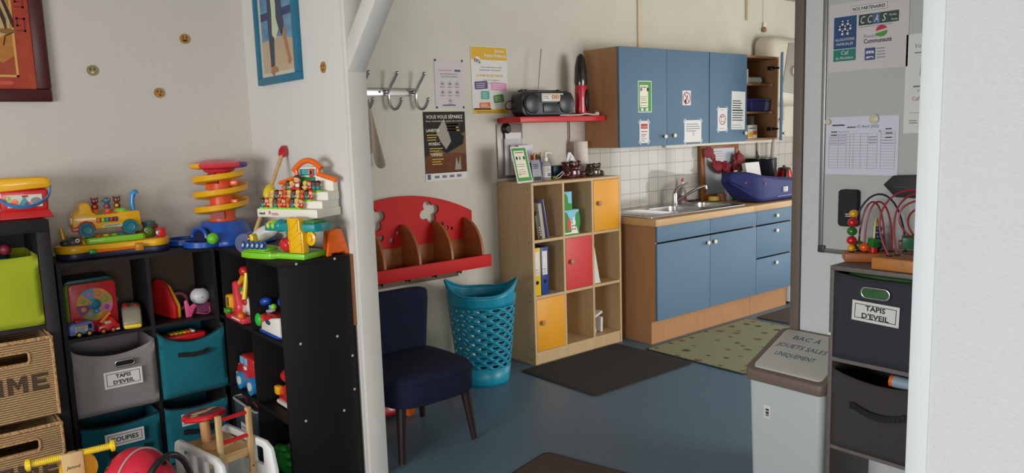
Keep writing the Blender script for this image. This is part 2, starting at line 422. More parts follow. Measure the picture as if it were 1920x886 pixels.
# things inside the open cabinet
cx0 = 5.47
b = B(); b.lathe([(.052, 0), (.056, .02), (.056, .115), (.05, .12)], W_, c=(5.56, 3.78, 1.838), n=24)
tag(obj('paper_cup_pack', b), 'white tub on the top shelf of the open wall cabinet', 'container')
b = B(); b.cyl((5.62, 3.79, 1.868), (5.80, 3.77, 1.868), .03, PAPER)
tag(obj('paper_roll', b), 'small white roll lying on the top shelf of the open cabinet', 'roll')
b = B(); b.lathe([(.075, 0), (.085, .01), (.085, .16), (.06, .19), (.02, .195)], GLASSC, c=(5.53, 3.84, 1.610), n=28)
tag(obj('clear_jar', b), 'clear plastic jar on the middle shelf of the open cabinet', 'jar')
b = B(); b.taper(5.635, 3.73, 1.6105, 5.90, 3.92, 1.70, mat('violet_box', (76, 78, 146), .4), 1.06, 1.06, .008); b.box(5.622, 3.722, 1.70, 5.908, 3.928, 1.716, mat('violet_lid', (88, 92, 164), .4), .005)
tag(obj('storage_box', b), 'violet blue plastic box on the middle shelf of the open cabinet', 'box')
b = B(); b.box(5.60, 3.80, 1.391, 5.68, 3.90, 1.56, BLK, .01); b.lathe([(.03, 0), (.03, .02)], DKG, c=(5.64, 3.85, 1.56))
tag(obj('dark_canister', b), 'dark canister on the bottom shelf of the open cabinet', 'canister')
b = B(); b.box(5.70, 3.78, 1.391, 5.75, 3.90, 1.575, mat('tan_carton', (176, 150, 120), .6), .002)
tag(obj('carton', b), 'tall tan carton on the bottom shelf of the open cabinet', 'carton')
b = B(); b.box(5.53, 3.69, 1.391, 5.66, 3.74, 1.50, PAPER, .002)
b.box(5.535, 3.689, 1.40, 5.60, 3.69, 1.44, YEL); b.box(5.60, 3.689, 1.42, 5.655, 3.69, 1.45, ORA); b.box(5.54, 3.689, 1.47, 5.63, 3.69, 1.476, INK)
tag(obj('snack_box', b), 'white and yellow printed packet at the front of the open cabinet', 'packet')
# notices on the doors
def notice(name, label, cx, cz, w_, h_, draw, cat='notice', y=3.66, rot=0, group=None, base=PAPER, tape=False):
    t = B(Matrix.Translation((0, 0, 0)) @ Ry(rot))
    t.box(-w_/2, -.0012, -h_/2, w_/2, -.0003, h_/2, base)
    draw(t, w_, h_)
    if tape:
        TP = mat('clear_tape', (206, 218, 226), .25, alpha=.5)
        for sx in (-1, 1):
            for sz in (-1, 1):
                t.box(-.018, -.0016, -.009, .018, -.0012, .009, TP, X=Matrix.Translation((sx*(w_/2-.003), 0, sz*(h_/2-.003))) @ Ry(sx*sz*.8))
    o = obj(name, t, loc=(cx, y, cz)); return tag(o, label, cat, group)
GRP = mat('green_print', (64, 152, 62), .5); CRE = mat('cream_print', (238, 230, 206), .6)
def draw_green(t, w_, h_):
    t.box(-w_/2+.006, -.0016, -h_/2+.006, w_/2-.006, -.0012, h_/2-.006, GRP)
    t.box(-w_/2+.018, -.002, -h_/2+.036, w_/2-.04, -.0016, h_/2-.03, CRE)
    lines(t, -w_/2+.026, w_/2-.05, h_/2-.044, 1, .01, INKG, -.002, .005, 0)
    for k in range(3): t.prism(circ(-w_/4+k*w_*.24-.004, h_/4-.005+.01*(k == 1), .011, .014), -.0026, -.002, (INKG, PAPER, INK)[k])
    lines(t, -w_/2+.024, w_/2-.045, .0, 3, .012, INKG, -.002, .003); lines(t, -w_/2+.024, w_/2-.05, -.042, 1, .018, INK, -.002, .004)
    t.prism(circ(-w_/2+.03, -.062, .007), -.0026, -.002, YEL); lines(t, -w_/2+.045, w_/2-.05, -.062, 1, .014, INKG, -.002, .003)
    for k in range(2): t.box(-w_/2+.03+k*.05, -.002, -h_/2+.010, -w_/2+.055+k*.05, -.0016, -h_/2+.030, PAPER)
notice('green_notice', 'green bordered leaflet on the leftmost kitchen cabinet door', 4.222, 1.722, .145, .22, draw_green)
def draw_pause(t, w_, h_):
    t.box(-w_/2+.014, -.0017, h_/2-.055, w_/2-.014, -.0012, h_/2-.02, INKR)
    t.text('La pause', 0, h_/2-.046, .016, PAPER, -.0017, width=w_*.62)
    lines(t, -w_/2+.018, w_/2-.018, h_/2-.075, 2, .022, INKR, -.0012, .006)
    lines(t, -w_/2+.018, w_/2-.018, h_/2-.112, 3, .014, INKG, -.0012, .004, .5)
notice('small_notice', 'small white notice with a red heading, low on the leftmost cabinet door', 4.212, 1.475, .1, .155, draw_pause, tape=True)
def ban(t, cx, cz, r, m):
    t.prism(circ(cx, cz, r, n=32), -.0018, -.0012, m, holes=[circ(cx, cz, r*.84, n=32)])
    t.box(-r*.92, -.0018, -r*.07, r*.92, -.0012, r*.07, m, X=Matrix.Translation((cx, 0, cz)) @ Ry(.8))
def draw_nosmoke(t, w_, h_):
    lines(t, -.012, .02, .03, 3, .012, INKG, -.0012, .003); t.box(-.03, -.0016, -.004, .022, -.0012, .004, INK, X=Ry(-.9))
    t.prism(circ(-.014, -.03, .012, .018), -.0016, -.0012, INK); ban(t, 0, 0, .044, mat('ban_red', (186, 34, 56), .6))
notice('no_smoking_sign', 'no smoking sign with a red barred circle on the second cabinet door', 4.69, 1.715, .098, .108, draw_nosmoke, 'sign')
def draw_note(t, w_, h_):
    lines(t, -w_/2+.02, w_/2-.02, h_/2-.03, 4, .017, INKG, -.0012, .005)
    t.prism(circ(.005, -.02, .016, .018, 12), -.0016, -.0012, mat('pale_print', (196, 200, 204), .7))
notice('taped_note', 'square white note taped by its corners on the second cabinet door', 4.765, 1.468, .205, .165, draw_note, tape=True)
def draw_glass(t, w_, h_):
    t.box(-.018, -.0016, -.02, .018, -.0012, .026, INKG); t.box(-.014, -.002, -.016, .014, -.0016, .018, PAPER)
    ban(t, 0, 0, .042, mat('ban_red', (186, 34, 56), .6)); lines(t, -.04, .04, -.07, 1, .01, INKG, -.0012, .003); lines(t, -.03, .03, .075, 1, .01, INKG, -.0012, .003)
notice('barred_glass_notice', 'narrow white notice with a barred circle taped on the third cabinet door', 5.135, 1.55, .125, .178, draw_glass, tape=True)
def draw_long(t, w_, h_):
    lines(t, -w_/2+.012, w_/2-.03, h_/2-.075, 5, .018, INK, -.0012, .007); lines(t, -w_/2+.012, w_/2-.02, .0, 5, .019, INK, -.0012, .007); lines(t, -w_/2+.012, w_/2-.03, -.115, 2, .02, INKG, -.0012, .004)
notice('long_notice', 'tall white printed sheet at the right edge of the third cabinet door', 5.345, 1.618, .185, .30, draw_long, rot=.02)
b = B(); b.box(-.05, -.002, -.1, .05, -.0005, .1, mat('blue_cloth_tag', (120, 160, 205), .7)); th_ = math.radians(32); o = obj('blue_tag', b, loc=(5.943-.40*math.cos(th_)+.021*math.sin(th_), 3.66-.40*math.sin(th_)-.021*math.cos(th_), 1.60)); o.rotation_euler = (0, 0, th_)
tag(o, 'small blue paper hanging on the outside of the open cabinet door', 'paper')
# base cabinets
def base_front(b, x0, x1, z0, z1): b.box(x0+.0015, 0, z0+.0015, x1-.0015, .019, z1-.0015, KBLUE, .0025)
t = thing('sink_cabinet', 'blue two door base cabinet under the sink', 'cabinet', (4.031, 3.395, 0))
W = 1.184
b = B(); b.box(-.0, .02, .165, .018, .59, .835, KSIDE); b.box(W-.018, .02, .165, W-.001, .59, .835, KSIDE); b.box(.018, .02, .165, W-.018, .59, .183, KSIDE); b.box(.018, .575, .183, W-.018, .59, .835, KSIDE)
b.box(.018, .02, .775, W-.018, .04, .835, KSIDE)
obj('carcass', b, t)
b = B(); b.box(.0, .055, 0, W-.001, .075, .165, KSIDE); b.box(0, .075, 0, .018, .59, .165, KSIDE); obj('plinth', b, t)
for x0, x1, kx in ((0, .592, .552), (.592, W, .632)):
    b = B(); base_front(b, x0, x1, .722, .838); obj('false_drawer_front', b, t)
    b = B(); base_front(b, x0, x1, .172, .714); d = obj('door', b, t); knob(d, kx, 0, .662)
t = thing('drawer_cabinet', 'blue base cabinet with three drawers at the right of the kitchen run', 'cabinet', (5.2155, 3.395, 0))
W = .525
b = B(); b.box(0, .02, .165, .018, .59, .835, KSIDE); b.box(W-.018, .02, .165, W, .59, .835, KSIDE); b.box(.018, .02, .165, W-.018, .59, .183, KSIDE); b.box(.018, .575, .183, W-.018, .59, .835, KSIDE)
obj('carcass', b, t)
b = B(); b.box(.001, .055, 0, W, .075, .165, KSIDE); b.box(W-.018, .075, 0, W, .59, .165, KSIDE); obj('plinth', b, t)
for z0, z1, kz in ((.722, .838, .78), (.462, .714, .66), (.172, .454, .40)):
    b = B(); base_front(b, 0, W, z0, z1); d = obj('drawer', b, t); knob(d, W*.5, 0, kz)
# worktop with its cut out for the sink
b = B()
SX0, SX1, SY0, SY1 = 4.03, 5.17, 3.455, 3.955
b.box(3.995, 3.375, .838, SX0+.02, 3.992, .885, BEECHH, .002); b.box(SX1-.02, 3.375, .838, 6.36, 3.992, .885, BEECHH, .002)
b.box(SX0+.02, 3.375, .838, SX1-.02, SY0+.02, .885, BEECHH, .002); b.box(SX0+.02, SY1-.02, .838, SX1-.02, 3.992, .885, BEECHH, .002)
tag(obj('worktop', b), 'beech kitchen worktop running over the blue base units', 'worktop')
t = thing('white_appliance', 'white appliance under the worktop end, right of the drawers, mostly hidden by the pier', 'appliance', (5.765, 3.41, 0))
b = B(); b.box(0, .02, .02, .55, .57, .835, HWHITE, .006); b.box(.02, .04, 0, .53, .55, .02, DKG); obj('casing', b, t)
b = B(); b.box(.004, -.005, .06, .546, .02, .80, HWHITE, .01); d = obj('door', b, t)
b = B(); b.box(.03, -.03, .60, .05, -.005, .74, GREYF0, .006); obj('handle', b, d)
t = thing('sink', 'stainless steel double sink with a ribbed drainer set in the worktop', 'sink', (SX0, SY0, .885))
W, D = SX1-SX0, SY1-SY0
b = B()
holes = [rrect(.40, .09, .735, .40, .06), rrect(.765, .09, 1.10, .40, .06)]
b.prism(rrect(0, 0, W, D, .03), .0, .007, STEEL, plane='xy', holes=holes, bev=.002)
for k in range(13):
    y = .09+k*.026; b.box(.05, y, .007, .36, y+.011, .0125, STEEL, .003)
obj('drainer', b, t)
for x0, x1 in ((.40, .735), (.765, 1.10)):
    b = B(); tb = bmesh.new()
    top = [tb.verts.new((x, y, .004)) for x, y in rrect(x0, .09, x1, .40, .06)]
    mid = [tb.verts.new((x, y, -.13)) for x, y in rrect(x0+.012, .102, x1-.012, .388, .06)]
    bot = [tb.verts.new((x, y, -.15)) for x, y in rrect(x0+.04, .13, x1-.04, .36, .05)]
    n = len(top)
    for A, C_ in ((top, mid), (mid, bot)):
        for k in range(n): tb.faces.new((A[k], A[(k+1) % n], C_[(k+1) % n], C_[k]))
    tb.faces.new(bot)
    bmesh.ops.recalc_face_normals(tb, faces=tb.faces[:]); bmesh.ops.reverse_faces(tb, faces=tb.faces[:])
    b.add(tb, STEEL, True); b.cyl(((x0+x1)/2, .245, -.15), ((x0+x1)/2, .245, -.147), .035, CHROME)
    obj('basin', b, t)
t = thing('mixer_tap', 'chrome mixer tap with a lever, behind the double sink', 'tap', (4.80, 3.86, .892))
b = B(); b.lathe([(.027, 0), (.027, .008), (.023, .012), (.023, .085), (.02, .1), (0, .104)], CHROME, n=24); obj('body', b, t)
b = B(); b.tube(bez((.0, -.01, .03), (.06, -.07, .08), (.11, -.12, .14), (.175, -.165, .148), 14), [.011]*12+[.011, .012, .012], CHROME, n=12); b.cyl((.172, -.163, .151), (.176, -.166, .124), .013, CHROME); obj('spout', b, t)
b = B(); b.tube(bez((0, 0, .098), (.02, -.0, .14), (.07, -.01, .155), (.13, -.02, .165), 10), [.016, .015, .014, .012, .011, .01, .009, .008, .008, .008, .007], CHROME, n=10); obj('lever', b, t)
# washing up things
t = thing('washing_up_bottle', 'clear washing up liquid bottle with red cap behind the tap', 'bottle', (4.99, 3.935, .886))
BS_ = Matrix.Diagonal((1, 1, .78, 1))
b = B(BS_); b.lathe([(.036, 0), (.04, .01), (.038, .1), (.03, .15), (.014, .19), (.013, .2)], mat('clear_amber_plastic', (196, 178, 172), .15, trans=.6), n=24, sy=.7); b.lathe([(.0385, .03), (.0385, .085)], mat('dark_red_label', (130, 40, 40), .5), n=24, sy=.72, cap=False); obj('bottle_body', b, t)
b = B(BS_); b.lathe([(.014, .2), (.014, .225), (.008, .23)], W_, n=16); b.lathe([(.009, .23), (.011, .245), (.004, .265)], RED, n=16); obj('cap', b, t)
b = B(); b.box(5.14, 3.965, .886, 5.25, 3.988, .90, mat('dark_sponge', (44, 50, 40), .9), .004); b.ell((5.12, 3.94, .897), (.035, .025, .011), mat('dark_sponge', (44, 50, 40), .9))
tag(obj('scouring_pad', b), 'dark scouring pad behind the sink, left of the wooden framed board', 'sponge')
b = B(); b.prism(circ(0, 0, .055, .04, 24), 0, .035, mat('yellow_sponge', (212, 184, 96), .9, kind='noise', scale=60, rgb2=(196, 168, 84), bump=.3), plane='xy', bev=.005); o = obj('yellow_sponge', b, loc=(5.285, 3.845, .892)); tag(o, 'yellow sponge behind the right sink basin', 'sponge')
b = B(); b.lathe([(.03, 0), (.036, .02), (.033, .055), (.026, .06)], mat('terracotta_pot', (176, 124, 96), .7), c=(5.375, 3.835, .886), n=20)
tag(obj('small_pot', b), 'small tan pot beside the yellow sponge', 'pot')
t = thing('soap_pump', 'translucent soap pump bottle in front of the wooden framed board', 'bottle', (5.425, 3.80, .886))
b = B(); b.lathe([(.033, 0), (.036, .012), (.036, .115), (.016, .14), (.014, .15)], mat('milky_plastic', (190, 188, 186), .3, trans=.3), n=22); obj('bottle_body', b, t)
b = B(); b.lathe([(.015, .15), (.015, .17), (.006, .172), (.006, .195)], W_, n=14); b.tube([(0, 0, .195), (-.02, -.01, .2), (-.05, -.02, .195)], .006, W_); obj('pump', b, t)
t = thing('dark_pump_bottle', 'dark grey pump bottle half hidden by the navy bag', 'bottle', (5.52, 3.79, .886))
b = B(); b.box(-.045, -.03, 0, .045, .03, .17, DKG, .012); b.box(-.02, -.031, .08, .02, -.0295, .095, BLK); obj('bottle_body', b, t)
b = B(); b.lathe([(.014, .17), (.014, .195), (.006, .197), (.006, .235)], W_, n=14); b.tube([(0, 0, .235), (-.02, -.01, .24), (-.06, -.02, .238)], .007, W_); obj('pump', b, t)
# wooden framed board with red garland leaning on the tiles
t = thing('framed_board', 'wooden framed white board leaning on the tiles behind the sink', 'board', (5.255, 3.945, .886))
t.rotation_euler = (math.radians(-3), 0, 0)
FR = mat('honey_frame_wood', (160, 96, 40), .4, kind='wood', scale=8, rgb2=(140, 80, 30), stretch=(4, 4, .6))
b = B(); W, H, e = .535, .478, .05
b.box(0, -.012, 0, W, .012, e, FR, .004); b.box(0, -.012, H-e, W, .012, H, FR, .004); b.box(0, -.012, e, e, .012, H-e, FR, .004); b.box(W-e, -.012, e, W, .012, H-e, FR, .004)
obj('frame', b, t)
b = B(); b.box(e, -.004, e, W-e, .004, H-e, mat('board_face', (176, 184, 190), .2)); lines(b, .18, .34, .40, 4, .02, INKR, -.004, .003)
obj('panel', b, t)
t = thing('paper_garland', 'dark red round paper garland draped over the wooden framed board', 'garland', (5.25, 3.915, .886))
GAR = mat('garland_red', (132, 18, 32), .6)
sp = [(.055, .40, .05), (.10, .36, .03), (.12, .31, .045), (.155, .285, .05), (.20, .27, .055), (.24, .28, .05), (.28, .265, .055), (.32, .25, .05), (.36, .245, .05), (.40, .25, .055), (.44, .28, .05), (.46, .33, .055), (.47, .35, .05)]
for i, (x, z, r) in enumerate(sp):
    b = B(); k = 10
    b.prism([(r*(1 if j % 2 == 0 else .86)*math.cos(j*PI/k), r*(1 if j % 2 == 0 else .86)*math.sin(j*PI/k)) for j in range(2*k)], -.006, .006, GAR, bev=.002, X=Matrix.Translation((x, -.012*(i % 2), z)) @ Ry(i*.3) @ Matrix.Rotation(.5*(i % 3-1), 4, 'Z'))
    obj('paper_disc', b, t)
b = B(); b.tube([(x, .0, z) for x, z, r in sp], .002, GAR); obj('string', b, t)
# pot, kettle, papers and the navy bag at the far end
t = thing('stock_pot', 'tall black cooking pot behind the navy bag', 'pot', (5.935, 3.83, .886))
b = B(); b.lathe([(.125, 0), (.132, .01), (.132, .315), (.136, .32), (.126, .322), (.126, .02)], mat('black_enamel', (26, 26, 30), .25), n=36, cap=True); obj('pot_body', b, t)
b = B(); b.lathe([(.13, .322), (.13, .328), (.05, .34), (0, .342)], mat('black_enamel', (26, 26, 30), .25), n=36); b.tube(bez((-.06, -.0, .336), (-.05, -.0, .40), (-.10, -.0, .42), (-.03, 0, .337), 8), .005, BLK); obj('lid', b, t)
for s in (-1, 1):
    b = B(); b.tube(bez((s*.13, -.03, .27), (s*.17, -.03, .27), (s*.17, .03, .27), (s*.13, .03, .27)), .006, CHROME); obj('handle', b, t)
b = B(); b.box(0, 0, 0, .20, .004, .285, PAPER, X=Rx(math.radians(-12)))
for k in range(5): b.box(0, -.006*(k+1), 0, .20, -.006*(k+1)+.004, .285, PAPER, X=Rx(math.radians(-12)))
o = obj('paper_stack', b, loc=(5.55, 3.70, .905)); tag(o, 'white papers standing upright between the navy bag and the black pot', 'paper')
t = thing('electric_kettle', 'shiny red electric kettle with a black handle, right of the black pot', 'kettle', (6.215, 3.775, .886), math.radians(32))
KR = mat('kettle_red', (170, 16, 22), .15, metal=.5, coat=.6)
b = B(); b.lathe([(.085, 0), (.088, .02), (.085, .025)], BLK, n=32); b.lathe([(.083, .025), (.086, .05), (.078, .13), (.062, .205), (.056, .215)], KR, n=32); obj('kettle_body', b, t)
b = B(); b.lathe([(.058, .213), (.05, .23), (.012, .238), (.01, .25), (0, .252)], BLK, n=28); obj('lid', b, t)
b = B(); b.tube(bez((-.05, -.0, .222), (-.16, -.02, .25), (-.155, -.02, .10), (-.082, 0, .045), 14), .013, BLK, n=10); obj('handle', b, t)
b = B(); b.prism([(.05, .195), (.095, .205), (.06, .14)], -.018, .018, KR, bev=.004); obj('spout', b, t)
# navy shoulder bag
t = thing('navy_bag', 'navy blue fabric bag lying over the worktop end', 'bag', (5.17, 3.405, .886))
NAVY = mat('navy_bag_fabric', (34, 44, 112), .6, kind='noise', scale=25, rgb2=(28, 36, 96), bump=.25)
tb = bmesh.new(); n = 9
secs = [(.00, .20, .29, .165, .235), (.015, .18, .30, .15, .25), (.07, .07, .29, .07, .25), (.12, .015, .28, .012, .24), (.18, .0, .275, .003, .225), (.30, -.002, .27, .002, .205), (.55, -.002, .265, .002, .18), (.80, 0, .265, .002, .165), (1.0, .01, .26, .003, .155)]
rings = []
for x, y0, y1, z0, z1 in secs:
    ring = []
    for k in range(24):
        a = 2*PI*k/24; c, s_ = math.cos(a), math.sin(a)
        e = .36; px = math.copysign(abs(c)**e, c); pz = math.copysign(abs(s_)**e, s_)
        ring.append(tb.verts.new((x+.006*math.sin(7*a+x*20), (y0+y1)/2+(y1-y0)/2*px, (z0+z1)/2+(z1-z0)/2*pz+.004*math.sin(3*a+x*30))))
    rings.append(ring)
for A, C_ in zip(rings, rings[1:]):
    for k in range(24): tb.faces.new((A[k], A[(k+1) % 24], C_[(k+1) % 24], C_[k]))
tb.faces.new(rings[0][::-1]); tb.faces.new(rings[-1]); bmesh.ops.recalc_face_normals(tb, faces=tb.faces[:])
b = B(); b.add(tb, NAVY, True); obj('bag_body', b, t, mods=[('SUBSURF', dict(levels=1, render_levels=2))], ang=180)
b = B(); b.box(.42, -.0135, .075, .475, -.0005, .115, PAPER, .001); lines(b, .425, .465, .105, 3, .011, INK, -.0135, .004); obj('care_label', b, t)
b = B(); b.tube([(.34, -.006, .042), (.55, -.006, .045), (.75, -.004, .047), (.95, .004, .05)], .003, mat('pale_piping', (150, 160, 200), .5)); obj('piping', b, t)
for x, z, y in ((.055, .165, .10), (.17, .155, .003), (.09, .248, .16), (.14, .238, .16)):
    b = B(); b.ell((x, y, z), .009, mat('copper_stud', (190, 110, 96), .35, .6)); obj('stud', b, t)
# water heater and pipes on the far part of the wall
t = thing('water_heater', 'white wall mounted water heater beyond the open cabinet', 'water heater', (6.35, 3.885, 1.66))
HW = mat('heater_enamel', (206, 198, 180), .35)
b = B(); b.box(-.33, -.11, 0, .33, .112, .60, HW, .08, 5); obj('casing', b, t)
HG = mat('heater_panel', (150, 145, 134), .4)
b = B(); b.prism([(-.20, .12), (-.10, .54), (.29, .57), (.29, .08)], -.118, -.105, HG, bev=.006); obj('control_panel', b, t)
b = B(); b.cyl((-.02, -.118, .30), (-.02, -.14, .30), .045, HW); obj('dial', b, t)
b = B(); b.cyl((.10, -.118, .31), (.10, -.13, .31), .02, BLK); obj('switch', b, t)
b = B()
PIPE = mat('painted_pipe', (186, 178, 164), .5)
b.tube([(6.16, 3.88, 1.66), (6.16, 3.88, 1.45), (6.24, 3.88, 1.42), (6.24, 3.96, 1.42)], .018, PIPE); b.tube([(6.34, 3.88, 1.655), (6.34, 3.88, 1.55), (6.26, 3.90, 1.50), (6.26, 3.92, 1.2), (6.36, 3.95, 1.15)], .022, PIPE); b.tube([(6.115, 3.975, 1.6), (6.115, 3.975, .89)], .016, PIPE)
b.cyl((6.16, 3.88, 1.60), (6.16, 3.88, 1.56), .032, BLK); b.ell((6.18, 3.86, 1.52), .03, GUNM)
tag(obj('water_pipes', b), 'painted water pipes and valves below the water heater', 'pipes')
b = B(); b.box(5.72, 3.975, 1.19, 5.76, 3.990, 1.345, mat('ochre_strip', (168, 122, 62), .5), .003); tag(obj('wooden_hook_strip', b), 'short ochre wooden strip on the tiles under the open cabinet', 'strip')
b = B(); b.cyl((6.20, 3.985, 2.62), (6.20, 3.985, 2.38), .004, W_); b.lathe([(.014, 0), (.016, .02), (.01, .04)], W_, c=(6.20, 3.98, 2.36)); b.ell((6.195, 3.98, 2.335), (.024, .018, .024), mat('cork_bob', (150, 110, 70), .7))
tag(obj('pull_cord', b), 'thin pull cord with a brown bob above the water heater', 'cord')
b = B(); b.box(5.93, 3.972, 2.40, 5.95, 3.996, 2.62, mat('cable_trunking', (214, 200, 168), .6), .003); struct('trim_8', b)
# ---------------------------------------------------------------- wooden cube shelf by the kitchen
t = thing('cube_shelf', 'beech nine compartment cube shelf with orange and red doors beside the blue kitchen', 'shelf', (3.13, 3.65, 0))
W, D, H, e = .818, .34, 1.182, .018
b = B()
b.box(0, 0, 0, e, D, H-e, BEECH); b.box(W-e, 0, 0, W, D, H-e, BEECH); b.box(0, 0, H-e, W, D, H, BEECH, .001)
b.box(e, 0, .068, W-e, D, .085, BEECH); b.box(e, .006, 0, W-e, .022, .068, BEECH); b.box(e, D-.006, .085, W-e, D, H-e, BEECH)
cw = (W-4*e)/3; rh = (H-e-.085-2*e)/3
XS = [e+k*(cw+e) for k in range(3)]; ZS = [.085+k*(rh+e) for k in range(3)]
for k in (1, 2):
    b.box(XS[k]-e, .001, .085, XS[k], D-.006, H-e, BEECH); b.box(e, .002, ZS[k]-e, W-e, D-.006, ZS[k], BEECH)
DOT = mat('bored_hole', (60, 40, 26), .9)
for z in (.03, .10, .42, .46, .80, H-.04):
    for y in (.035, .30): b.cyl((.0004, y, z), (-.0006, y, z), .004, DOT, n=8)
for k in range(3):
    for r in range(3):
        for i in range(4):
            b.cyl((XS[k]+cw+.0004, .05, ZS[r]+.08+i*.06), (XS[k]+cw-.0006, .05, ZS[r]+.08+i*.06), .0025, DOT, n=6)
obj('carcass', b, t)
CORD = mat('orange_door_laminate', (232, 160, 36), .45); CRED = mat('red_door_laminate', (214, 66, 66), .45)
for k, r, m_, hx, lab in ((2, 2, CORD, .03, 'orange door'), (1, 1, CRED, .03, 'red door'), (0, 0, CORD, .03, 'orange door')):
    b = B(); b.box(XS[k]+.002, -.001, ZS[r]+.002, XS[k]+cw-.002, .015, ZS[r]+rh-.002, m_, .0015)
    d = obj('door', b, t); d['label'] = lab
    knob(d, XS[k]+hx+.012, -.001, ZS[r]+rh*.55, WOODK, .017)
# what stands in the open compartments
def cz(r): return ZS[r]
def at(k, u, r): return (3.13+XS[k]+u, ZS[r])
GB = [('pale grey leaning book', (172, 164, 150), .028, .235, .078, .13), ('dark green spined book', (52, 58, 42), .020, .18, .052, .17), ('brown thin book', (110, 88, 64), .012, .16, .03, .15)]
labs = ['large pale grey folder leaning in the top left compartment of the beech cube shelf', 'short dark green book leaning between two others in the top left compartment', 'thin brown book against the left side of the top left compartment']
x, z = at(0, 0, 2)
for (n_, c_, th, h_, off, lean), lb in zip(GB, labs):
    b = B(Matrix.Translation((x+off+.02, 3.656, z+.001)) @ Ry(-lean))
    mm = mat('cover_'+n_.replace(' ', '_'), c_, .5)
    b.box(-th, 0, th*lean*0+.004, 0, .18, h_, mm, .002); b.box(-th+.003, .004, .006, -.003, .182, h_-.004, PAPER)
    if th == .020: lines(b, -th+.004, -.004, .08, 4, .016, PAPER, 0, .006)
    tag(obj('book', b), lb, 'book', 'books in the top left compartment')
b = B(Matrix.Translation((x+.135, 3.66, z+.001)) @ Ry(-.17)); b.box(-.006, 0, .003, 0, .2, .26, mat('lilac_plastic_cover', (120, 118, 160), .3), .001)
tag(obj('folder', b), 'lilac plastic folder leaning rightmost in the top left compartment', 'folder', 'books in the top left compartment')
def binder(x, z, c, m_, lb):
    t = thing('ring_binder', lb, 'binder', (x, 3.672, z+.001), group='ring binders in the beech shelf')
    b = B(); w_ = .062
    b.box(0, 0, 0, w_, .004, .31, m_, .001); b.box(0, .004, 0, .003, .26, .31, m_); b.box(w_-.003, .004, 0, w_, .26, .31, m_); b.box(.003, .02, .005, w_-.003, .25, .295, PAPER)
    obj('cover', b, t)
    b = B(); b.box(.010, -.001, .13, w_-.010, 0, .285, PAPER); lines(b, .014, w_-.012, .155, 3, .008, INKR, -.001, .002); lines(b, .014, w_-.014, .168, 1, .008, INK, -.001, .003); obj('spine_label', b, t)
    b = B(); b.prism(circ(w_/2, .085, .013), -.002, .0005, BLK, holes=[circ(w_/2, .085, .009)]); b.prism(circ(w_/2, .085, .009), -.0008, .0006, mat('dark_hole', (12, 14, 22), .9)); obj('finger_hole', b, t)
x, z = at(0, 0, 1)
binder(x+.001, z, 0, mat('yellow_binder', (228, 190, 20), .4), 'yellow ring binder in the left compartment, next to the blue one')
binder(x+.068, z, 0, mat('blue_binder', (28, 62, 140), .4), 'blue ring binder right of the yellow one in the beech shelf')
b = B(); b.box(0, 0, 0, .012, .19, .24, mat('brown_cover', (120, 84, 60), .5), .001); tag(obj('book', b, loc=(x+.134, 3.70, z+.001)), 'thin brown book standing right of the blue binder', 'book')
# toy boxes in the middle compartment
x, z = at(1, 0, 2)
SKYP = mat('sky_print', (128, 196, 220), .5); TREE = mat('tree_print', (44, 140, 44), .5)
def toy_block(x, y, z, s, h, lb, castle):
    b = B(); b.box(0, 0, 0, s, s, h, SKYP, .002)
    b.prism(circ(.02, h*.5, .03, h*.42), -.0006, 0, TREE); b.prism([(0, 0), (s, 0), (s, .035), (s*.5, .05), (0, .035)], -.0008, 0, TREE)
    if castle:
        CW = mat('castle_print', (240, 236, 224), .5)
        b.prism([(.035, .03), (.035, .09), (.05, .12), (.065, .09), (.065, .03)], -.0014, -.0006, mat('roof_print', (216, 76, 40), .5))
        b.prism([(.07, .015), (.07, .09), (.085, .09), (.085, .115), (.10, .115), (.10, .095), (.125, .095), (.125, .015)], -.0016, -.0006, CW)
        for q in range(7): b.box(.074+.015*(q % 3), -.002, .03+.022*(q//3), .081+.015*(q % 3), -.0016, .042+.022*(q//3), INK)
        b.prism(circ(s-.012, h*.55, .022, h*.36), -.0018, -.0006, TREE); b.box(.01, -.0018, .006, s-.01, -.0008, .016, CW)
    return tag(obj('picture_block', b, loc=(x, y, z)), lb, 'toy block', 'picture blocks in the beech shelf')
toy_block(x+.0, 3.665, z+.001, .142, .165, 'castle picture cube at the front of the top middle compartment', True)
toy_block(x+.002, 3.672, z+.167, .085, .12, 'sky and tree picture cube resting on the castle cube', False)
t = thing('leaf_cushion', 'round green leaf patterned soft toy behind the castle picture cube', 'soft toy', (x+.16, 3.875, z+.001))
b = B(); b.ell((0, .03, .12), (.08, .07, .12), mat('dark_teal_cloth', (24, 44, 66), .8)); obj('body', b, t)
for i in range(6):
    b = B(); a = 2.7-i*.42; b.ell((0, 0, 0), (.03, .018, .055), mat('leaf_cloth', (52, 130, 50), .7) if i else mat('rust_cloth', (150, 76, 40), .7), X=Matrix.Translation((math.cos(a)*.045-.0, -.035, .125+math.sin(a)*.06)) @ Ry(-a+1.2)); obj('petal', b, t)
x, z = at(2, 0, 1)
b = B(Matrix.Translation((x+.012, 3.68, z+.001)) @ Ry(-.0)); b.prism([(-.008, 0), (.075, .0), (.068, .012), (.02, .25), (-.008, .30)], 0, .004, PAPER); b.prism([(-.008, 0), (.062, .0), (.058, .01), (.012, .26), (-.008, .31)], .006, .012, BEECH)
tag(obj('paper_folder', b), 'white paper folder leaning behind the edge of the red door', 'folder')
x, z = at(2, 0, 0)
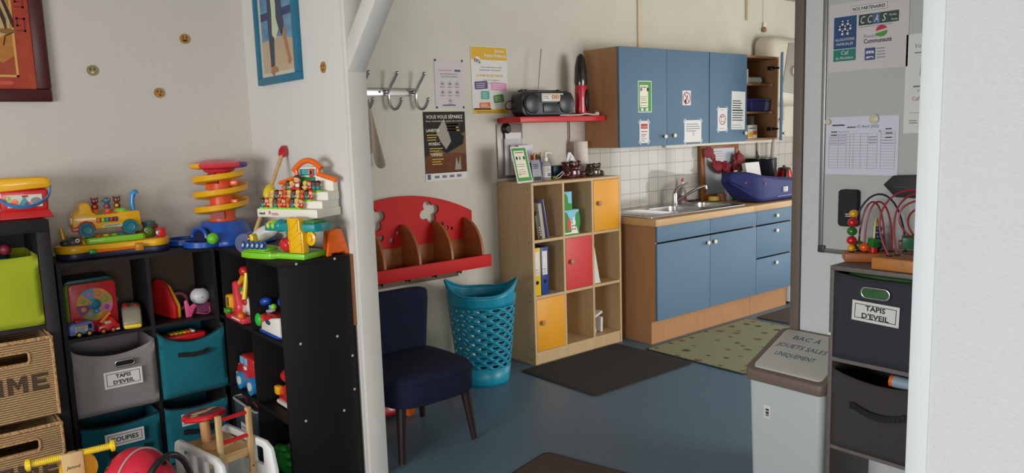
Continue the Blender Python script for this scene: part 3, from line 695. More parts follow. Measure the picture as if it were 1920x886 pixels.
for i, (dx, dy, h_, ln, lb) in enumerate(((.005, .04, .10, -.3, 'left'), (.05, .06, .11, -.2, 'middle'), (.10, .05, .105, .05, 'right'))):
    b = B(Matrix.Translation((x+dx+.02, 3.66+dy, z+.004)) @ Ry(ln)); b.box(-.01, 0, 0, .01, .09, h_, PAPER, .002)
    tag(obj('card_box', b), {'left': 'white card leaning left in the bottom right compartment', 'middle': 'middle white card in the bottom right compartment', 'right': 'upright white card, rightmost in the bottom right compartment'}[lb], 'card', 'white cards in the bottom right compartment')
b = B(Matrix.Translation((x+.028, 3.69, z+.115)) @ Ry(-.35)); b.box(-.02, 0, 0, .09, .09, .016, PAPER, .002); tag(obj('card_box', b), 'white card lying across the tops of the others in the bottom right compartment', 'card', 'white cards in the bottom right compartment')
# on top of the cube shelf
ZT = H+.0005
t = thing('standing_leaflet', 'green bordered laminated leaflet standing on the left end of the beech shelf', 'leaflet', (3.065, 3.70, ZT), math.radians(10))
b = B(Rx(math.radians(-14))); b.box(0, 0, 0, .155, .002, .235, PAPER, .0008); b.box(.010, -.001, .012, .145, 0, .225, GRP); b.box(.022, -.0016, .035, .122, -.001, .208, CRE)
lines(b, .032, .112, .196, 1, .01, INKG, -.0016, .006, 0); lines(b, .03, .115, .12, 2, .014, INKG, -.0016, .003); lines(b, .03, .11, .085, 3, .014, INKG, -.0016, .003)
for k, xx in enumerate((.04, .07, .11)): b.prism(circ(xx, .16, .009, .012), -.002, -.0016, (INK, INKG, INK)[k])
b.prism(circ(.04, .055, .008), -.002, -.0016, YEL); obj('sheet', b, t)
b = B(); b.box(.04, .0, 0, .11, .07, .004, GLASSC); b.box(.07, .035, .0, .08, .072, .12, GLASSC); obj('stand', b, t)
t = thing('leaflet_rack', 'clear leaflet rack hung on the wall under the red shelf, filled with papers', 'rack', (3.16, 3.965, 1.20))
b = B(); b.box(-.02, .025, .0, .20, .031, .36, mat('steel_plate', (140, 134, 126), .4, .6), .003); b.lathe([(.03, 0), (.038, .012), (.02, .03)], GUNM, n=18, X=Rx(PI/2, (.055, .025, .325))); obj('back_plate', b, t)
for k in range(3):
    b = B(); y = .02-.03*k; b.box(.02+.03*k, y-.018, .02, .20+.02*k, y-.016, .26-.04*k, GLASSC, .001); b.box(.02+.03*k, y-.018, .02, .20+.02*k, y, .022, GLASSC); obj('pocket', b, t)
for k, (m_, h_) in enumerate(((PAPER, .30), (mat('salmon_leaflet', (206, 96, 70), .6), .22), (PAPERB, .215))):
    b = B(); y = .012-.03*k; b.box(.035+.03*k, y-.006, .024, .17+.025*k, y, h_, m_)
    if k == 2: b.box(.105, y-.0066, .15, .15, y-.006, .2, INKG); b.box(.112, y-.007, .155, .143, y-.0066, .195, PAPER)
    if k == 1: b.box(.16, y-.0066, .15, .19, y-.006, .18, INK)
    obj('leaflet_stack', b, t)
t = thing('pencil_cup', 'clear cup packed with coloured pencils on the beech shelf', 'pencil cup', (3.335, 3.83, ZT))
b = B(); b.lathe([(.04, 0), (.042, .005), (.043, .115), (.041, .115), (.04, .006)], mat('cup_plastic', (150, 150, 170), .15, trans=.5), n=28); b.lathe([(.0445, .10), (.0445, .118)], mat('blue_rim', (40, 52, 120), .4), n=28, cap=False); obj('cup', b, t)
PC = [(206, 60, 30), (230, 110, 40), (60, 40, 40), (190, 30, 40), (240, 160, 70), (120, 60, 40), (214, 80, 60), (70, 90, 60)]
for i in range(16):
    a = i*2.4; r = .008+.026*math.sqrt(i/16); c_ = PC[i % 8]
    m_ = mat('pencil_%d_%d' % (c_[0], c_[1]), c_, .4)
    b = B(); p0 = Vector((r*.8*math.cos(a), r*.8*math.sin(a), .006)); p1 = Vector((r*1.1*math.cos(a), r*1.1*math.sin(a), .165+.008*math.sin(i*3)))
    b.cyl(p0, p1, .0042, m_, n=6); b.cyl(p1, p1+(p1-p0).normalized()*.014, .0042, WOODL, r1=.0008, n=6)
    tag(obj('coloured_pencil', b, loc=(3.335, 3.83, ZT)), 'coloured pencil standing in the clear cup on the beech shelf', 'pencil', 'pencils in the clear cup')
t = thing('leaflet_holder', 'small grey leaflet card beside the pencil cup', 'card holder', (3.235, 3.745, ZT))
b = B(Rx(-.15)); b.box(0, 0, 0, .075, .002, .14, mat('grey_leaflet', (150, 150, 164), .4), .001); lines(b, .012, .06, .11, 3, .012, INK, 0, .005); b.box(.005, -.0008, .005, .07, 0, .03, BLK); obj('card', b, t)
t = thing('hand_gel_bottle', 'clear hand gel pump bottle with a white label on the beech shelf', 'bottle', (3.37, 3.775, ZT))
b = B(); b.lathe([(.030, 0), (.033, .006), (.033, .098), (.026, .115), (.013, .122), (.013, .128)], GLASSC, n=26); obj('bottle_body', b, t)
b = B(); b.lathe([(.0335, .02), (.0335, .092)], PAPER, n=26, cap=False); lines(b, -.02, .02, .08, 3, .01, INK, -.0335, .003); b.box(-.012, -.0345, .025, .016, -.0335, .05, INKG); obj('bottle_label', b, t)
b = B(); b.lathe([(.014, .126), (.014, .15), (.007, .152), (.006, .172), (.010, .174), (.010, .182), (0, .184)], W_, n=18); b.tube([(0, 0, .178), (.02, -.008, .18), (.045, -.016, .174)], [.007, .006, .005], W_); obj('pump', b, t)
b = B(); b.box(0, 0, 0, .13, .09, .085, mat('teal_black_box', (20, 48, 60), .4), .003); b.box(.012, -.0006, .012, .06, 0, .07, mat('teal_print', (26, 84, 100), .4)); tag(obj('tissue_box', b, loc=(3.50, 3.84, ZT), rz=.05), 'dark teal box behind the red pot on the beech shelf', 'box')
t = thing('hair_clip_toy', 'small green clip with white wire loops on the beech shelf', 'clip', (3.43, 3.76, ZT))
b = B(); b.tube([(0, 0, .008), (.04, .0, .03), (.075, .0, .05), (.09, 0, .04), (.05, 0, .012), (0.01, 0, .006)], .0025, W_, n=6); obj('wire_loop', b, t)
b = B(); b.ell((0, 0, .014), (.018, .014, .012), mat('moss_green', (110, 120, 40), .5)); obj('clip_body', b, t)
def frog(x, y, s, m_, name, lb, tissue):
    t = thing(name, lb, 'pot', (x, y, ZT))
    b = B(); b.lathe([(.06*s, 0), (.066*s, .012*s), (.058*s, .06*s), (.05*s, .085*s), (.054*s, .10*s), (.046*s, .10*s), (.04*s, .07*s)], m_, n=28, sx=1.1)
    for sx in (-1, 1):
        b.ell((sx*.066*s, -.02*s, .022*s), (.03*s, .036*s, .024*s), m_); b.ell((sx*.05*s, -.045*s, .012*s), (.022*s, .03*s, .012*s), m_); b.ell((sx*.03*s, -.042*s, .09*s), .018*s, m_)
    b.ell((0, -.04*s, .06*s), (.04*s, .03*s, .022*s), m_); obj('pot_body', b, t)
    if tissue:
        b = B(); TS = mat('tissue', (232, 232, 236), .9)
        b.prism([(-.05, .085), (-.02, .17), (.0, .175), (.03, .145), (.06, .09), (.02, .10)], -.004, .004, TS, bev=.002); b.prism([(-.04, .085), (.0, .155), (.03, .10)], -.012, -.004, TS, bev=.002, X=Rz(.5)); obj('tissue', b, t)
frog(3.615, 3.80, 1.1, mat('oxblood_glaze', (70, 18, 22), .08, coat=.6), 'frog_tissue_pot', 'glossy dark red frog pot with a white tissue sticking out', True)
frog(3.832, 3.80, .85, mat('bronze_glaze', (66, 54, 34), .08, coat=.6), 'frog_ornament', 'small glossy bronze frog ornament at the right end of the beech shelf', False)
b = B(); b.lathe([(.018, 0), (.05, 0), (.05, .24), (.018, .24), (.018, .2)], mat('paper_towel', (226, 218, 204), .9), n=36); tag(obj('paper_towel_roll', b, loc=(3.84, 3.925, ZT)), 'white paper towel roll standing at the back of the beech shelf', 'paper roll')
b = B(); b.box(0, 0, 0, .08, .05, .085, mat('navy_carton', (26, 54, 104), .4), .002); b.box(.05, -.0006, .05, .065, 0, .075, PAPER); tag(obj('carton', b, loc=(3.715, 3.88, ZT)), 'small blue carton between the red frog pot and the paper towel roll', 'carton')

# ---------------------------------------------------------------- red wall shelf with the radio
SRED = mat('red_shelf_lacquer', (206, 28, 38), .4)
b = B(); b.prism([(3.155, 4.0), (3.148, 3.755), (3.89, 3.755), (3.925, 3.765), (3.943, 3.79), (3.945, 4.0)][::-1], 1.562, 1.597, SRED, plane='xy', bev=.002)
tag(obj('wall_shelf', b), 'red floating wall shelf carrying the radio and the hand vacuum', 'shelf')
t = thing('radio', 'black portable radio cassette player on the red wall shelf', 'radio', (3.19, 3.81, 1.5975), math.radians(-4))
RB = mat('radio_black', (32, 34, 38), .35); RG = mat('radio_grey', (66, 72, 80), .35)
b = B()
out = rrect(0.015, 0, .455, .165, .05)
b.prism(out, .0, .125, RB, bev=.018); b.prism(rrect(.035, .01, .435, .152, .05), -.012, .02, RG, bev=.008)
obj('case', b, t)
for x in (.095, .375):
    b = B(); b.lathe([(.062, -.002), (.066, .008), (.058, .013), (0, .010)], RB, n=30, X=Rx(PI/2, (x, -.012, .085))); obj('speaker', b, t)
b = B(); b.box(.165, -.022, .095, .345, -.011, .15, mat('radio_panel', (206, 200, 186), .35), .004); b.box(.175, -.024, .102, .235, -.021, .135, PAPER); lines(b, .18, .23, .128, 2, .012, INK, -.024, .003)
for x in (.262, .292): b.prism(circ(x, .125, .013), -.025, -.021, mat('radio_orange', (214, 120, 40), .4), holes=[circ(x, .125, .008)])
b.box(.318, -.024, .104, .338, -.021, .14, INK); obj('display_panel', b, t)
b = B(); b.box(.18, -.02, .025, .32, -.010, .085, RB, .006); obj('cassette_door', b, t)
for k in range(5):
    b = B(); b.box(.19+k*.024, .05, .163, .21+k*.024, .075, .174, RG, .003); obj('button', b, t)
for x in (.07, .1, .37):
    b = B(); b.cyl((x, .06, .162), (x, .06, .178), .014, RB, n=16); obj('knob', b, t)
b = B(); b.tube([(.06, .1, .16), (.03, .1, .21), (.44, .1, .21), (.41, .1, .16)], .010, RB); b.bm.clear(); b.box(.06, .08, .162, .40, .10, .176, RB, .005); obj('carry_handle', b, t)
b = B(); b.cyl((.225, .10, .16), (.262, .10, .44), .0034, CHROME, n=8); b.ell((.262, .10, .44), .005, CHROME, n=8); obj('antenna', b, t)
b = B(); b.tube(bez((.02, .10, .06), (-.05, .12, .02), (-.05, .10, .13), (.02, .10, .10), 14), .004, BLK, n=8); obj('power_lead', b, t)
t = thing('hand_vacuum', 'black and red hand vacuum standing upright on the red wall shelf', 'vacuum', (3.79, 3.86, 1.5975), math.radians(20))
VS = Matrix.Diagonal((.92, .92, .89, 1))
VR = mat('vacuum_red', (190, 20, 44), .3, coat=.4); VB = mat('vacuum_smoke', (34, 28, 28), .12, coat=.5)
b = B(VS); b.lathe([(.052, .02), (.056, .05), (.056, .21), (.052, .24)], VR, n=28, sy=.8); obj('body', b, t)
b = B(VS); b.lathe([(.054, .235), (.057, .27), (.05, .38), (.034, .45), (.014, .475), (0, .478)], VB, n=28, sy=.85); obj('dust_bowl', b, t)
b = B(VS); b.prism([(.016*math.cos(a)*1.5, .12+.085*math.sin(a)) for a in [2*PI*k/20 for k in range(20)]], -.06, -.035, BLK, bev=.006); obj('grip', b, t)
b = B(VS); b.box(-.06, -.05, 0, .06, .05, .022, BLK, .01); obj('charging_base', b, t)
b = B(); b.tube([(3.52, 3.79, 1.606), (3.58, 3.78, 1.604), (3.64, 3.80, 1.604), (3.70, 3.785, 1.605), (3.76, 3.79, 1.612), (3.83, 3.785, 1.606), (3.87, 3.80, 1.604)], .0055, mat('white_cable', (206, 200, 190), .5)); b.tube([(3.5, 3.80, 1.604), (3.55, 3.815, 1.612), (3.62, 3.80, 1.618), (3.69, 3.81, 1.610), (3.73, 3.80, 1.604)], .007, BLK)
b.ell((3.875, 3.795, 1.612), (.02, .016, .014), mat('white_cable', (206, 200, 190), .5))
tag(obj('charger_cable', b), 'white and black cables lying between radio and vacuum on the red shelf', 'cable')
b = B(); b.tube([(3.79, 3.985, 1.562), (3.79, 3.985, 1.45), (3.775, 3.985, 1.40), (3.775, 3.985, 1.18)], .005, mat('brown_cable', (126, 92, 74), .5)); tag(obj('cable', b), 'thin brown cable running down the wall from the red shelf', 'cable')
# ---------------------------------------------------------------- posters on the kitchen wall
def poster(name, label, quad, base, draw, cat='poster', y=3.9985, group=None):
    """a sheet with its lower left corner at x,z"""
    x, z, w_, h_ = quad
    b = B(Ry(0)); b.box(0, -.0012, 0, w_, 0, h_, base); draw(b, w_, h_)
    return tag(obj(name, b, loc=(x, y, z)), label, cat, group)
def tacks(b, w_, h_):
    for x in (.008, w_-.008):
        for z in (.008, h_-.008): b.ell((x, -.002, z), (.007, .003, .007), BLK, n=10)
PINKP = mat('pale_pink_paper', (206, 198, 197), .6)
def d_pink(b, w_, h_):
    tacks(b, w_, h_); y = -.0012
    b.box(.15, y-.0006, h_-.075, .195, y, h_-.062, mat('slate_print', (70, 86, 116), .6)); lines(b, .03, .13, h_-.068, 1, .01, INKR, y, .003, 0)
    b.text('PROTÉGEONS-NOUS', w_/2, h_-.095, .010, INKG, y, width=.13); b.text('LES UNS LES AUTRES', w_/2, h_-.111, .010, INKG, y, width=.12)
    for k in range(7):
        cx, cz_ = (.055+.055*(k % 3), h_-.15-.052*(k//3)) if k < 6 else (w_/2, h_-.254)
        b.prism(circ(cx, cz_, .015), y-.0006, y, INKG, holes=[circ(cx, cz_, .0135)]); b.prism(circ(cx, cz_, .008, .006), y-.0006, y, (INKG, mat('slate_print', (70, 86, 116), .6))[k % 2]); b.box(cx-.018, y-.0006, cz_-.022, cx+.018, y, cz_-.019, INKR)
    b.box(.05, y-.0006, .017, .15, y, .025, mat('slate_print', (70, 86, 116), .6))
poster('health_poster', 'pale pink health advice poster with round icons pinned above the dark poster', (2.675, 1.660, .218, .302), PINKP, d_pink)
GOLD = mat('golden_print', (222, 172, 26), .6)
def d_gold(b, w_, h_):
    y = -.0012; b.box(.004, y-.0006, h_-.085, w_-.004, y, h_-.004, GOLD)
    b.text('Service', w_*.78, h_-.035, .018, PAPER, y-.0006, width=.075, bold=.0005); b.text('Petite Enfance', w_*.66, h_-.066, .021, PAPER, y-.0006, width=.175, bold=.0006)
    b.prism(circ(.05, h_-.095, .03), y-.0012, y, PAPER)
    for k, (ch, m_) in enumerate((('R', INKR), ('P', PURP), ('A', GRN))): b.text(ch, .034+.016*k, h_-.098-.006*k, .022, m_, y-.0012, bold=.001)
    b.text('Vous recherchez un mode', w_*.55, h_-.135, .010, INK, y, width=.17, shear=.2); b.text("d'accueil pour votre enfant ?", w_*.52, h_-.153, .010, INK, y, width=.18, shear=.2)
    b.text('LE RPAM, UN LIEU UNIQUE', w_*.5, h_-.190, .013, GOLD, y, width=.22, bold=.0006)
    b.text('pour vous renseigner et', w_*.55, h_-.215, .007, INK, y, width=.13); b.text('vous accompagner dans vos démarches', w_*.5, h_-.235, .007, INK, y, width=.20)
    for cx, cz_, ww, hh, m_, rot in ((.075, .145, .105, .05, PURP, .06), (.22, .138, .13, .052, mat('rose_print', (226, 150, 190), .6), -.05), (.105, .082, .07, .052, mat('sea_print', (86, 176, 160), .6), .0), (.215, .06, .085, .05, mat('leaf_green_print', (80, 150, 60), .6), .12), (.10, .018, .09, .034, mat('carrot_print', (226, 110, 40), .6), .03)):
        X = Matrix.Translation((cx, 0, cz_+.035)) @ Ry(-rot); b.prism(rrect(-ww/2, -hh/2, ww/2, hh/2, .007), y-.0008, y, m_, X=X); lines(b, -ww/2+.012, ww/2-.01, hh*.22, 3, hh*.24, PAPER, y-.0008, .003, X=X)
    b.box(.004, y-.0006, .0, w_-.0, y, .028, GOLD); b.box(.01, y-.001, .024, .15, y-.0006, .034, INK); lines(b, .03, w_-.03, .014, 2, .01, INK, y-.0006, .002)
poster('childcare_poster', 'tall white and yellow childcare poster left of the radio', (2.955, 1.628, .295, .425), PAPER, d_gold)
def d_sep(b, w_, h_):
    y = -.0012
    b.prism([(.0, .12), (w_, .16), (w_, .30), (.10, .19), (0, .14)], y-.0004, y, mat('tan_print', (120, 90, 64), .65, spec=.2)); b.prism([(0, .05), (w_, .05), (w_, .16), (.17, .17), (.0, .15)], y-.0006, y, mat('rust_print', (118, 70, 42), .65, kind='noise', scale=18, rgb2=(92, 54, 34), spec=.2))
    b.prism([(.10, .20), (.16, .165), (.29, .22), (.30, .27), (.22, .31)], y-.0008, y, mat('slate_black_print', (26, 28, 33), .65, spec=.2))
    b.prism([(.09, .30), (.15, .38), (.17, .33), (.20, .24), (.16, .19), (.12, .24)], y-.001, y, mat('pale_figure_print', (150, 140, 126), .5)); b.prism([(.22, .06), (.235, .14), (.25, .09), (.265, .15), (.27, .06)], y-.001, y, mat('pale_figure_print', (150, 140, 126), .5))
    b.box(.0, y-.0012, 0, w_, y, .045, PAPER)
    b.box(.012, y-.0018, .008, .036, y-.0012, .04, mat('slate_print', (70, 86, 116), .6))
    for k in range(4): b.box(.065+.056*k, y-.0018, .014, .10+.056*k, y-.0012, .03, INKG)
    CW = mat('cream_letter', (226, 220, 204), .6); YW = mat('yellow_letter', (206, 178, 60), .6)
    b.text('VOUS VOUS SÉPAREZ', w_*.5, h_-.042, .021, CW, y-.0012, width=w_*.88, bold=.0004)
    b.text('Vous recherchez un appui, des conseils', w_*.5, h_-.062, .010, CW, y-.0012, width=w_*.9)
    for k in range(3): lines(b, .17, .27, h_-.08, 3, .018, YW, y-.0004, .007, .4)
    for t_, z, x in (('LANESTER', h_-.122, .015), ('MORÉAC', h_-.205, .03), ('VANNES', h_-.272, .045)):
        b.text(t_, x, z, .017, CW, y-.0012, align='LEFT', bold=.0004, width=.085 if t_ != 'LANESTER' else .10); lines(b, x+.005, x+.115, z-.02, 3, .015, YW, y-.0012, .005, .4)
poster('separation_poster', 'dark brown poster headed in white letters below the pink health poster', (2.578, 1.219, .313, .423), mat('dark_poster_print', (40, 34, 30), .65, kind='noise', scale=9, rgb2=(54, 45, 38), spec=.2), d_sep)
# coat rack
t = thing('coat_rack', 'chrome coat rail with double hooks on the kitchen wall behind the partition post', 'coat rack', (1.85, 3.985, 1.758))
b = B(); b.box(0, 0, -.023, .69, .012, .023, CHROME, .003)
for x in (.05, .43, .66): b.cyl((x, 0, 0), (x, -.003, 0), .007, GUNM, n=10)
obj('rail', b, t)
for k in range(4):
    x = .125+.186*k-.01
    b = B(); pts = bez((x+.02, -.075, .105), (x+.01, -.055, .06), (x-.012, -.03, .03), (x-.012, -.022, -.02), 10)+bez((x-.012, -.022, -.02), (x-.012, -.022, -.13), (x+.035, -.05, -.12), (x+.04, -.075, -.045), 12)[1:]
    b.tube(pts, .0085, CHROME, n=12); b.ell(pts[0], .0115, CHROME, n=12); b.ell(pts[-1], .0115, CHROME, n=12); b.cyl((x-.012, 0, .0), (x-.012, -.024, .0), .012, CHROME, n=12); obj('hook', b, t)
# hanging cloth
CLOTH = mat('linen_cloth', (176, 162, 146), .9, kind='noise', scale=120, rgb2=(166, 152, 136), bump=.2)
tb = bmesh.new(); NX, NZ = 22, 22; g = []
for j in range(NZ+1):
    v = j/NZ; row = []
    for i in range(NX+1):
        u = i/NX
        wd = .02+.125*v**.8; x = 2.165+(u-.35)*wd; zz = 1.712-v*(.36+.045*math.cos(u*7)-.06*abs(u-.7))
        yy = 3.945+.028*v*math.sin(u*9+v*1.5)-.012*math.sin(u*PI)
        row.append(tb.verts.new((x, yy, zz)))
    g.append(row)
for j in range(NZ):
    for i in range(NX): tb.faces.new((g[j][i], g[j][i+1], g[j+1][i+1], g[j+1][i]))
b = B(); b.add(tb, CLOTH, True); tag(obj('cloth', b, mods=[('SOLIDIFY', dict(thickness=.004))], ang=180), 'beige cloth hanging from the coat hook nearest the partition post', 'cloth')
# emergency exit sign peeping over the brace
t = thing('exit_sign', 'green emergency exit sign at the top edge behind the diagonal brace', 'sign', (2.055, 3.96, 2.262))
b = B(); b.box(-.15, 0, -.005, .15, .04, .012, W_, .004); b.box(-.15, .004, .012, .15, .04, .16, W_, .004); obj('lamp_body', b, t)
b = B(); b.box(-.14, -.002, .015, .14, .004, .15, mat('exit_green', (34, 168, 84), .4))
b.ell((.04, -.003, .115), (.012, .002, .012), PAPER); b.tube([(.04, -.003, .1), (.03, -.003, .07), (.055, -.003, .045), (.05, -.003, .025)], .007, PAPER, n=6); b.tube([(.03, -.003, .07), (.01, -.003, .045), (-.01, -.003, .04)], .007, PAPER, n=6); b.tube([(.035, -.003, .095), (.06, -.003, .08), (.075, -.003, .09)], .005, PAPER, n=6); b.box(.09, -.0035, .025, .13, -.002, .13, PAPER); obj('sign_face', b, t)

# ---------------------------------------------------------------- red wall unit with cut out flowers
t = thing('wall_book_rack', 'red wall rack with cut out flowers and curved wooden dividers above the navy chair', 'rack', (1.872, 3.985, .68))
RR = mat('rack_red', (198, 28, 26), .6, spec=.3); RWD = mat('rack_wood', (172, 104, 58), .45, kind='wood', scale=6, rgb2=(150, 86, 46), stretch=(.7, 5, 5))
W = 1.02
arc = [(W/2+(W/2)*math.cos(a), .335+.125*math.sin(a)**1) for a in [PI*k/24 for k in range(25)]]
arc = [(W-x_, 0) for x_ in ()] + [(W, .14)] + [(W*(1-k/24.), .335+.128*(1-(2*k/24.-1)**2)) for k in range(25)] + [(0, .14)]
def clover(cx, cz_, r, a):
    return [(cx+r*(.72+.62*abs(math.cos(2*(q-a)))**.8)*math.cos(q), cz_+r*(.72+.62*abs(math.cos(2*(q-a)))**.8)*math.sin(q)) for q in [2*PI*k/64 for k in range(64)]]
hl = [clover(.70, .352, .055, .35), clover(.315, .342, .057, .35), circ(.785, .268, .016), circ(.825, .243, .013), circ(.86, .235, .010), circ(.355, .228, .018), circ(.425, .208, .016), circ(.47, .245, .013)]
b = B(); b.prism(arc, -.02, -.004, RR, holes=hl); obj('back_board', b, t)
b = B(); b.box(0, -.022, .0, W, -.004, .16, RWD, .002); b.box(.02, -.22, -.0, W-.01, -.022, .012, RWD); obj('lower_board', b, t)
b = B(); b.box(-.01, -.238, .0, W-.018, -.22, .075, RR, .003); obj('front_lip', b, t)
for x in (.02, .25, .485, .715, .945):
    pts = [(-.022, .012)]+[(-.022-.196*math.sin(a), .012+.06+.225*math.cos(a)) for a in [PI/2*k/14 for k in range(15)]]+[(-.218, .012)]
    b = B(); b.prism(pts, x, x+.018, RWD, plane='yz', bev=.002); obj('divider', b, t)
b = B(); b.box(.04, -.018, -.075, W-.12, -.002, .0, mat('rack_dark_wood', (110, 76, 56), .5)); obj('hook_board', b, t)
for k in range(5):
    x = .14+k*.19; b = B()
    b.tube([(x, -.02, -.025), (x, -.05, -.03), (x+.0, -.055, -.015)], .004, GUNM, n=8); b.tube([(x, -.02, -.04), (x+.0, -.045, -.055), (x, -.05, -.04)], .004, GUNM, n=8); b.box(x-.008, -.022, -.055, x+.008, -.018, -.012, GUNM); obj('hook', b, t)

# ---------------------------------------------------------------- laundry basket
def basket():
    NB = mat('basket_turquoise', (16, 140, 168), .35)
    def rad(z): return .140+.062*(z/.6)**.85
    tb = bmesh.new(); n = 14; SX, SY = 1.06, .95
    def P(a, z):
        r = rad(z); return Vector((r*SX*math.cos(a), r*SY*math.sin(a), z))
    def rim(a):     # the rim rises to the two handles
        return .555+.075*abs(math.cos(a))**4
    da = 2*PI/n
    # plain foot and floor
    rows = [(.0, .02), (.02, .11)]
    prev = None
    for z0, z1 in rows:
        for k in range(n*2):
            a0, a1 = k*da/2, (k+1)*da/2
            tb.faces.new([tb.verts.new(P(*q)) for q in ((a0, z0), (a1, z0), (a1, z1), (a0, z1))])
    c0 = [tb.verts.new(P(k*da/2, .004)) for k in range(n*2)]; tb.faces.new(c0)
    nr = 13; zb, zt = .11, .485; dz = (zt-zb)/nr
    for j in range(nr):
        z0, z1 = zb+j*dz, zb+(j+1)*dz; off = (j % 2)*da/2
        for k in range(n):
            a0 = k*da+off; ac, zc = a0+da/2, (z0+z1)/2
            E, O = [], []
            for q in range(16):
                th = 2*PI*(q+.5)/16; c, s = math.cos(th), math.sin(th)
                E.append(tb.verts.new(P(ac+c*da*.275, zc+s*dz*.31)))
                mx = max(abs(c), abs(s)); O.append(tb.verts.new(P(ac+c/mx*da/2, zc+s/mx*dz/2)))
            for q in range(16): tb.faces.new((O[q], O[(q+1) % 16], E[(q+1) % 16], E[q]))
    # upper band with a row of bigger holes behind and the handle holes
    m_ = n*4; dm = 2*PI/m_
    for k in range(m_):
        a0, a1 = k*dm, (k+1)*dm
        for i in range(4):
            def zz(a, i): return zt+(rim(a)-zt)*i/4
            ac = (a0+a1)/2
            dd = min(abs(ac), abs(2*PI-ac), abs(ac-PI))
            if dd < dm*3 and i in (2,): continue
            tb.faces.new([tb.verts.new(P(*q)) for q in ((a0, zz(a0, i)), (a1, zz(a1, i)), (a1, zz(a1, i+1)), (a0, zz(a0, i+1)))])
    bmesh.ops.remove_doubles(tb, verts=tb.verts[:], dist=.0004)
    bmesh.ops.recalc_face_normals(tb, faces=tb.faces[:])
    b = B(); b.add(tb, NB, True)
    b.tube([P(k*dm, rim(k*dm)) for k in range(m_)], .005, NB, n=8, closed=True)
    o = obj('laundry_basket', b, loc=(2.715, 3.655, .0), rz=math.radians(-38), mods=[('SOLIDIFY', dict(thickness=.0035, offset=0))], ang=60)
    return tag(o, 'tall turquoise plastic laundry basket full of oval holes beside the cube shelf', 'basket')
basket()

# ---------------------------------------------------------------- navy slipper chair
t = thing('slipper_chair', 'navy blue velvet chair with dark tapered legs below the red wall rack', 'chair', (1.905, 3.18, 0), math.radians(2))
VEL = mat('navy_velvet', (22, 30, 60), .85, kind='noise', scale=14, rgb2=(16, 22, 46), amt=.7, spec=.3)
LEGM = mat('dark_walnut', (44, 28, 26), .35)
def cushion(loop_fn, zs, m):
    tb = bmesh.new(); rings = []
    for z, k in zs: rings.append([tb.verts.new(q) for q in loop_fn(z, k)])
    n = len(rings[0])
    for A, C_ in zip(rings, rings[1:]):
        for i in range(n): tb.faces.new((A[i], A[(i+1) % n], C_[(i+1) % n], C_[i]))
    tb.faces.new(rings[0][::-1]); tb.faces.new(rings[-1]); bmesh.ops.recalc_face_normals(tb, faces=tb.faces[:])
    b = B(); b.add(tb, m, True); return b
def seat_loop(z, k):
    out = []
    for q in range(48):
        a = 2*PI*q/48; c, s = math.cos(a), math.sin(a); e = .42
        x = math.copysign(abs(c)**e, c)*.245; y = math.copysign(abs(s)**e, s)*.255
        y -= .018*(1-(x/.245)**2)*(1 if y < 0 else 0)
        zz = z+(.018*(1-(x/.27)**2)*(1-(y/.27)**2) if z > .372 else 0)
        out.append(Vector((x*k, y*k, zz)))
    return out
b = cushion(seat_loop, [(.262, .96), (.267, .985), (.285, 1), (.372, 1), (.389, .985), (.399, .95), (.405, .80), (.409, .5), (.411, .1)], VEL); obj('seat', b, t)
b = B(); b.tube([v for v in seat_loop(.372, 1.004)], .0055, VEL, n=8, closed=True); obj('piping', b, t)
def back_loop(z, k):
    s = (z-.37)/.33
    out = []
    hw = .225+.065*s; y0 = .195+.05*s
    for q in range(40):
        a = 2*PI*q/40; c, sn = math.cos(a), math.sin(a); e = .5
        x = math.copysign(abs(c)**e, c)*hw*k; y = math.copysign(abs(sn)**e, sn)*.042*(k if k > .5 else .5)
        out.append(Vector((x, y0+y-.035*(1-(x/hw)**2)*-1*.6, z)))
    return out
b = cushion(back_loop, [(.36, 1), (.45, 1), (.56, 1), (.65, 1), (.682, .985), (.695, .95), (.701, .88)], VEL); obj('backrest', b, t)
for sx, sy in ((-1, -1), (1, -1), (-1, 1), (1, 1)):
    b = B(); b.cyl((sx*.185, sy*.195, .27), (sx*.213, sy*.225, .0), .026, LEGM, r1=.0145, n=20); b.cyl((sx*.2125, sy*.2245, .004), (sx*.2135, sy*.2255, .0), .0145, mat('felt_pad', (150, 150, 146), .8), n=16); obj('leg', b, t)
# toys under the chair
t = thing('red_ride_on', 'red toy with an orange wheel half hidden under the navy chair', 'toy', (1.93, 3.60, 0))
b = B(); b.taper(-.14, -.12, .012, .13, .12, .10, RED, .8, .8, .03); obj('body', b, t)
for x in (-.12, .13):
    b = B(); b.cyl((x, -.14, .035), (x, -.10, .035), .035, ORA, n=20); obj('wheel', b, t)
b = B(); b.ell((0, 0, .04), (.055, .05, .04), ORA); b.taper(-.03, -.03, .04, .03, .03, .09, ORA, .6, .6, .008); tag(obj('orange_toy', b, loc=(2.41, 3.56, 0)), 'small orange toy on the floor between the chair and the basket', 'toy')
b = B(); b.box(-.02, 0, 0, .05, .03, .27, W_, .012); tag(obj('white_toy', b, loc=(2.27, 3.80, 0)), 'white object seen in the gap right of the chair back', 'toy')
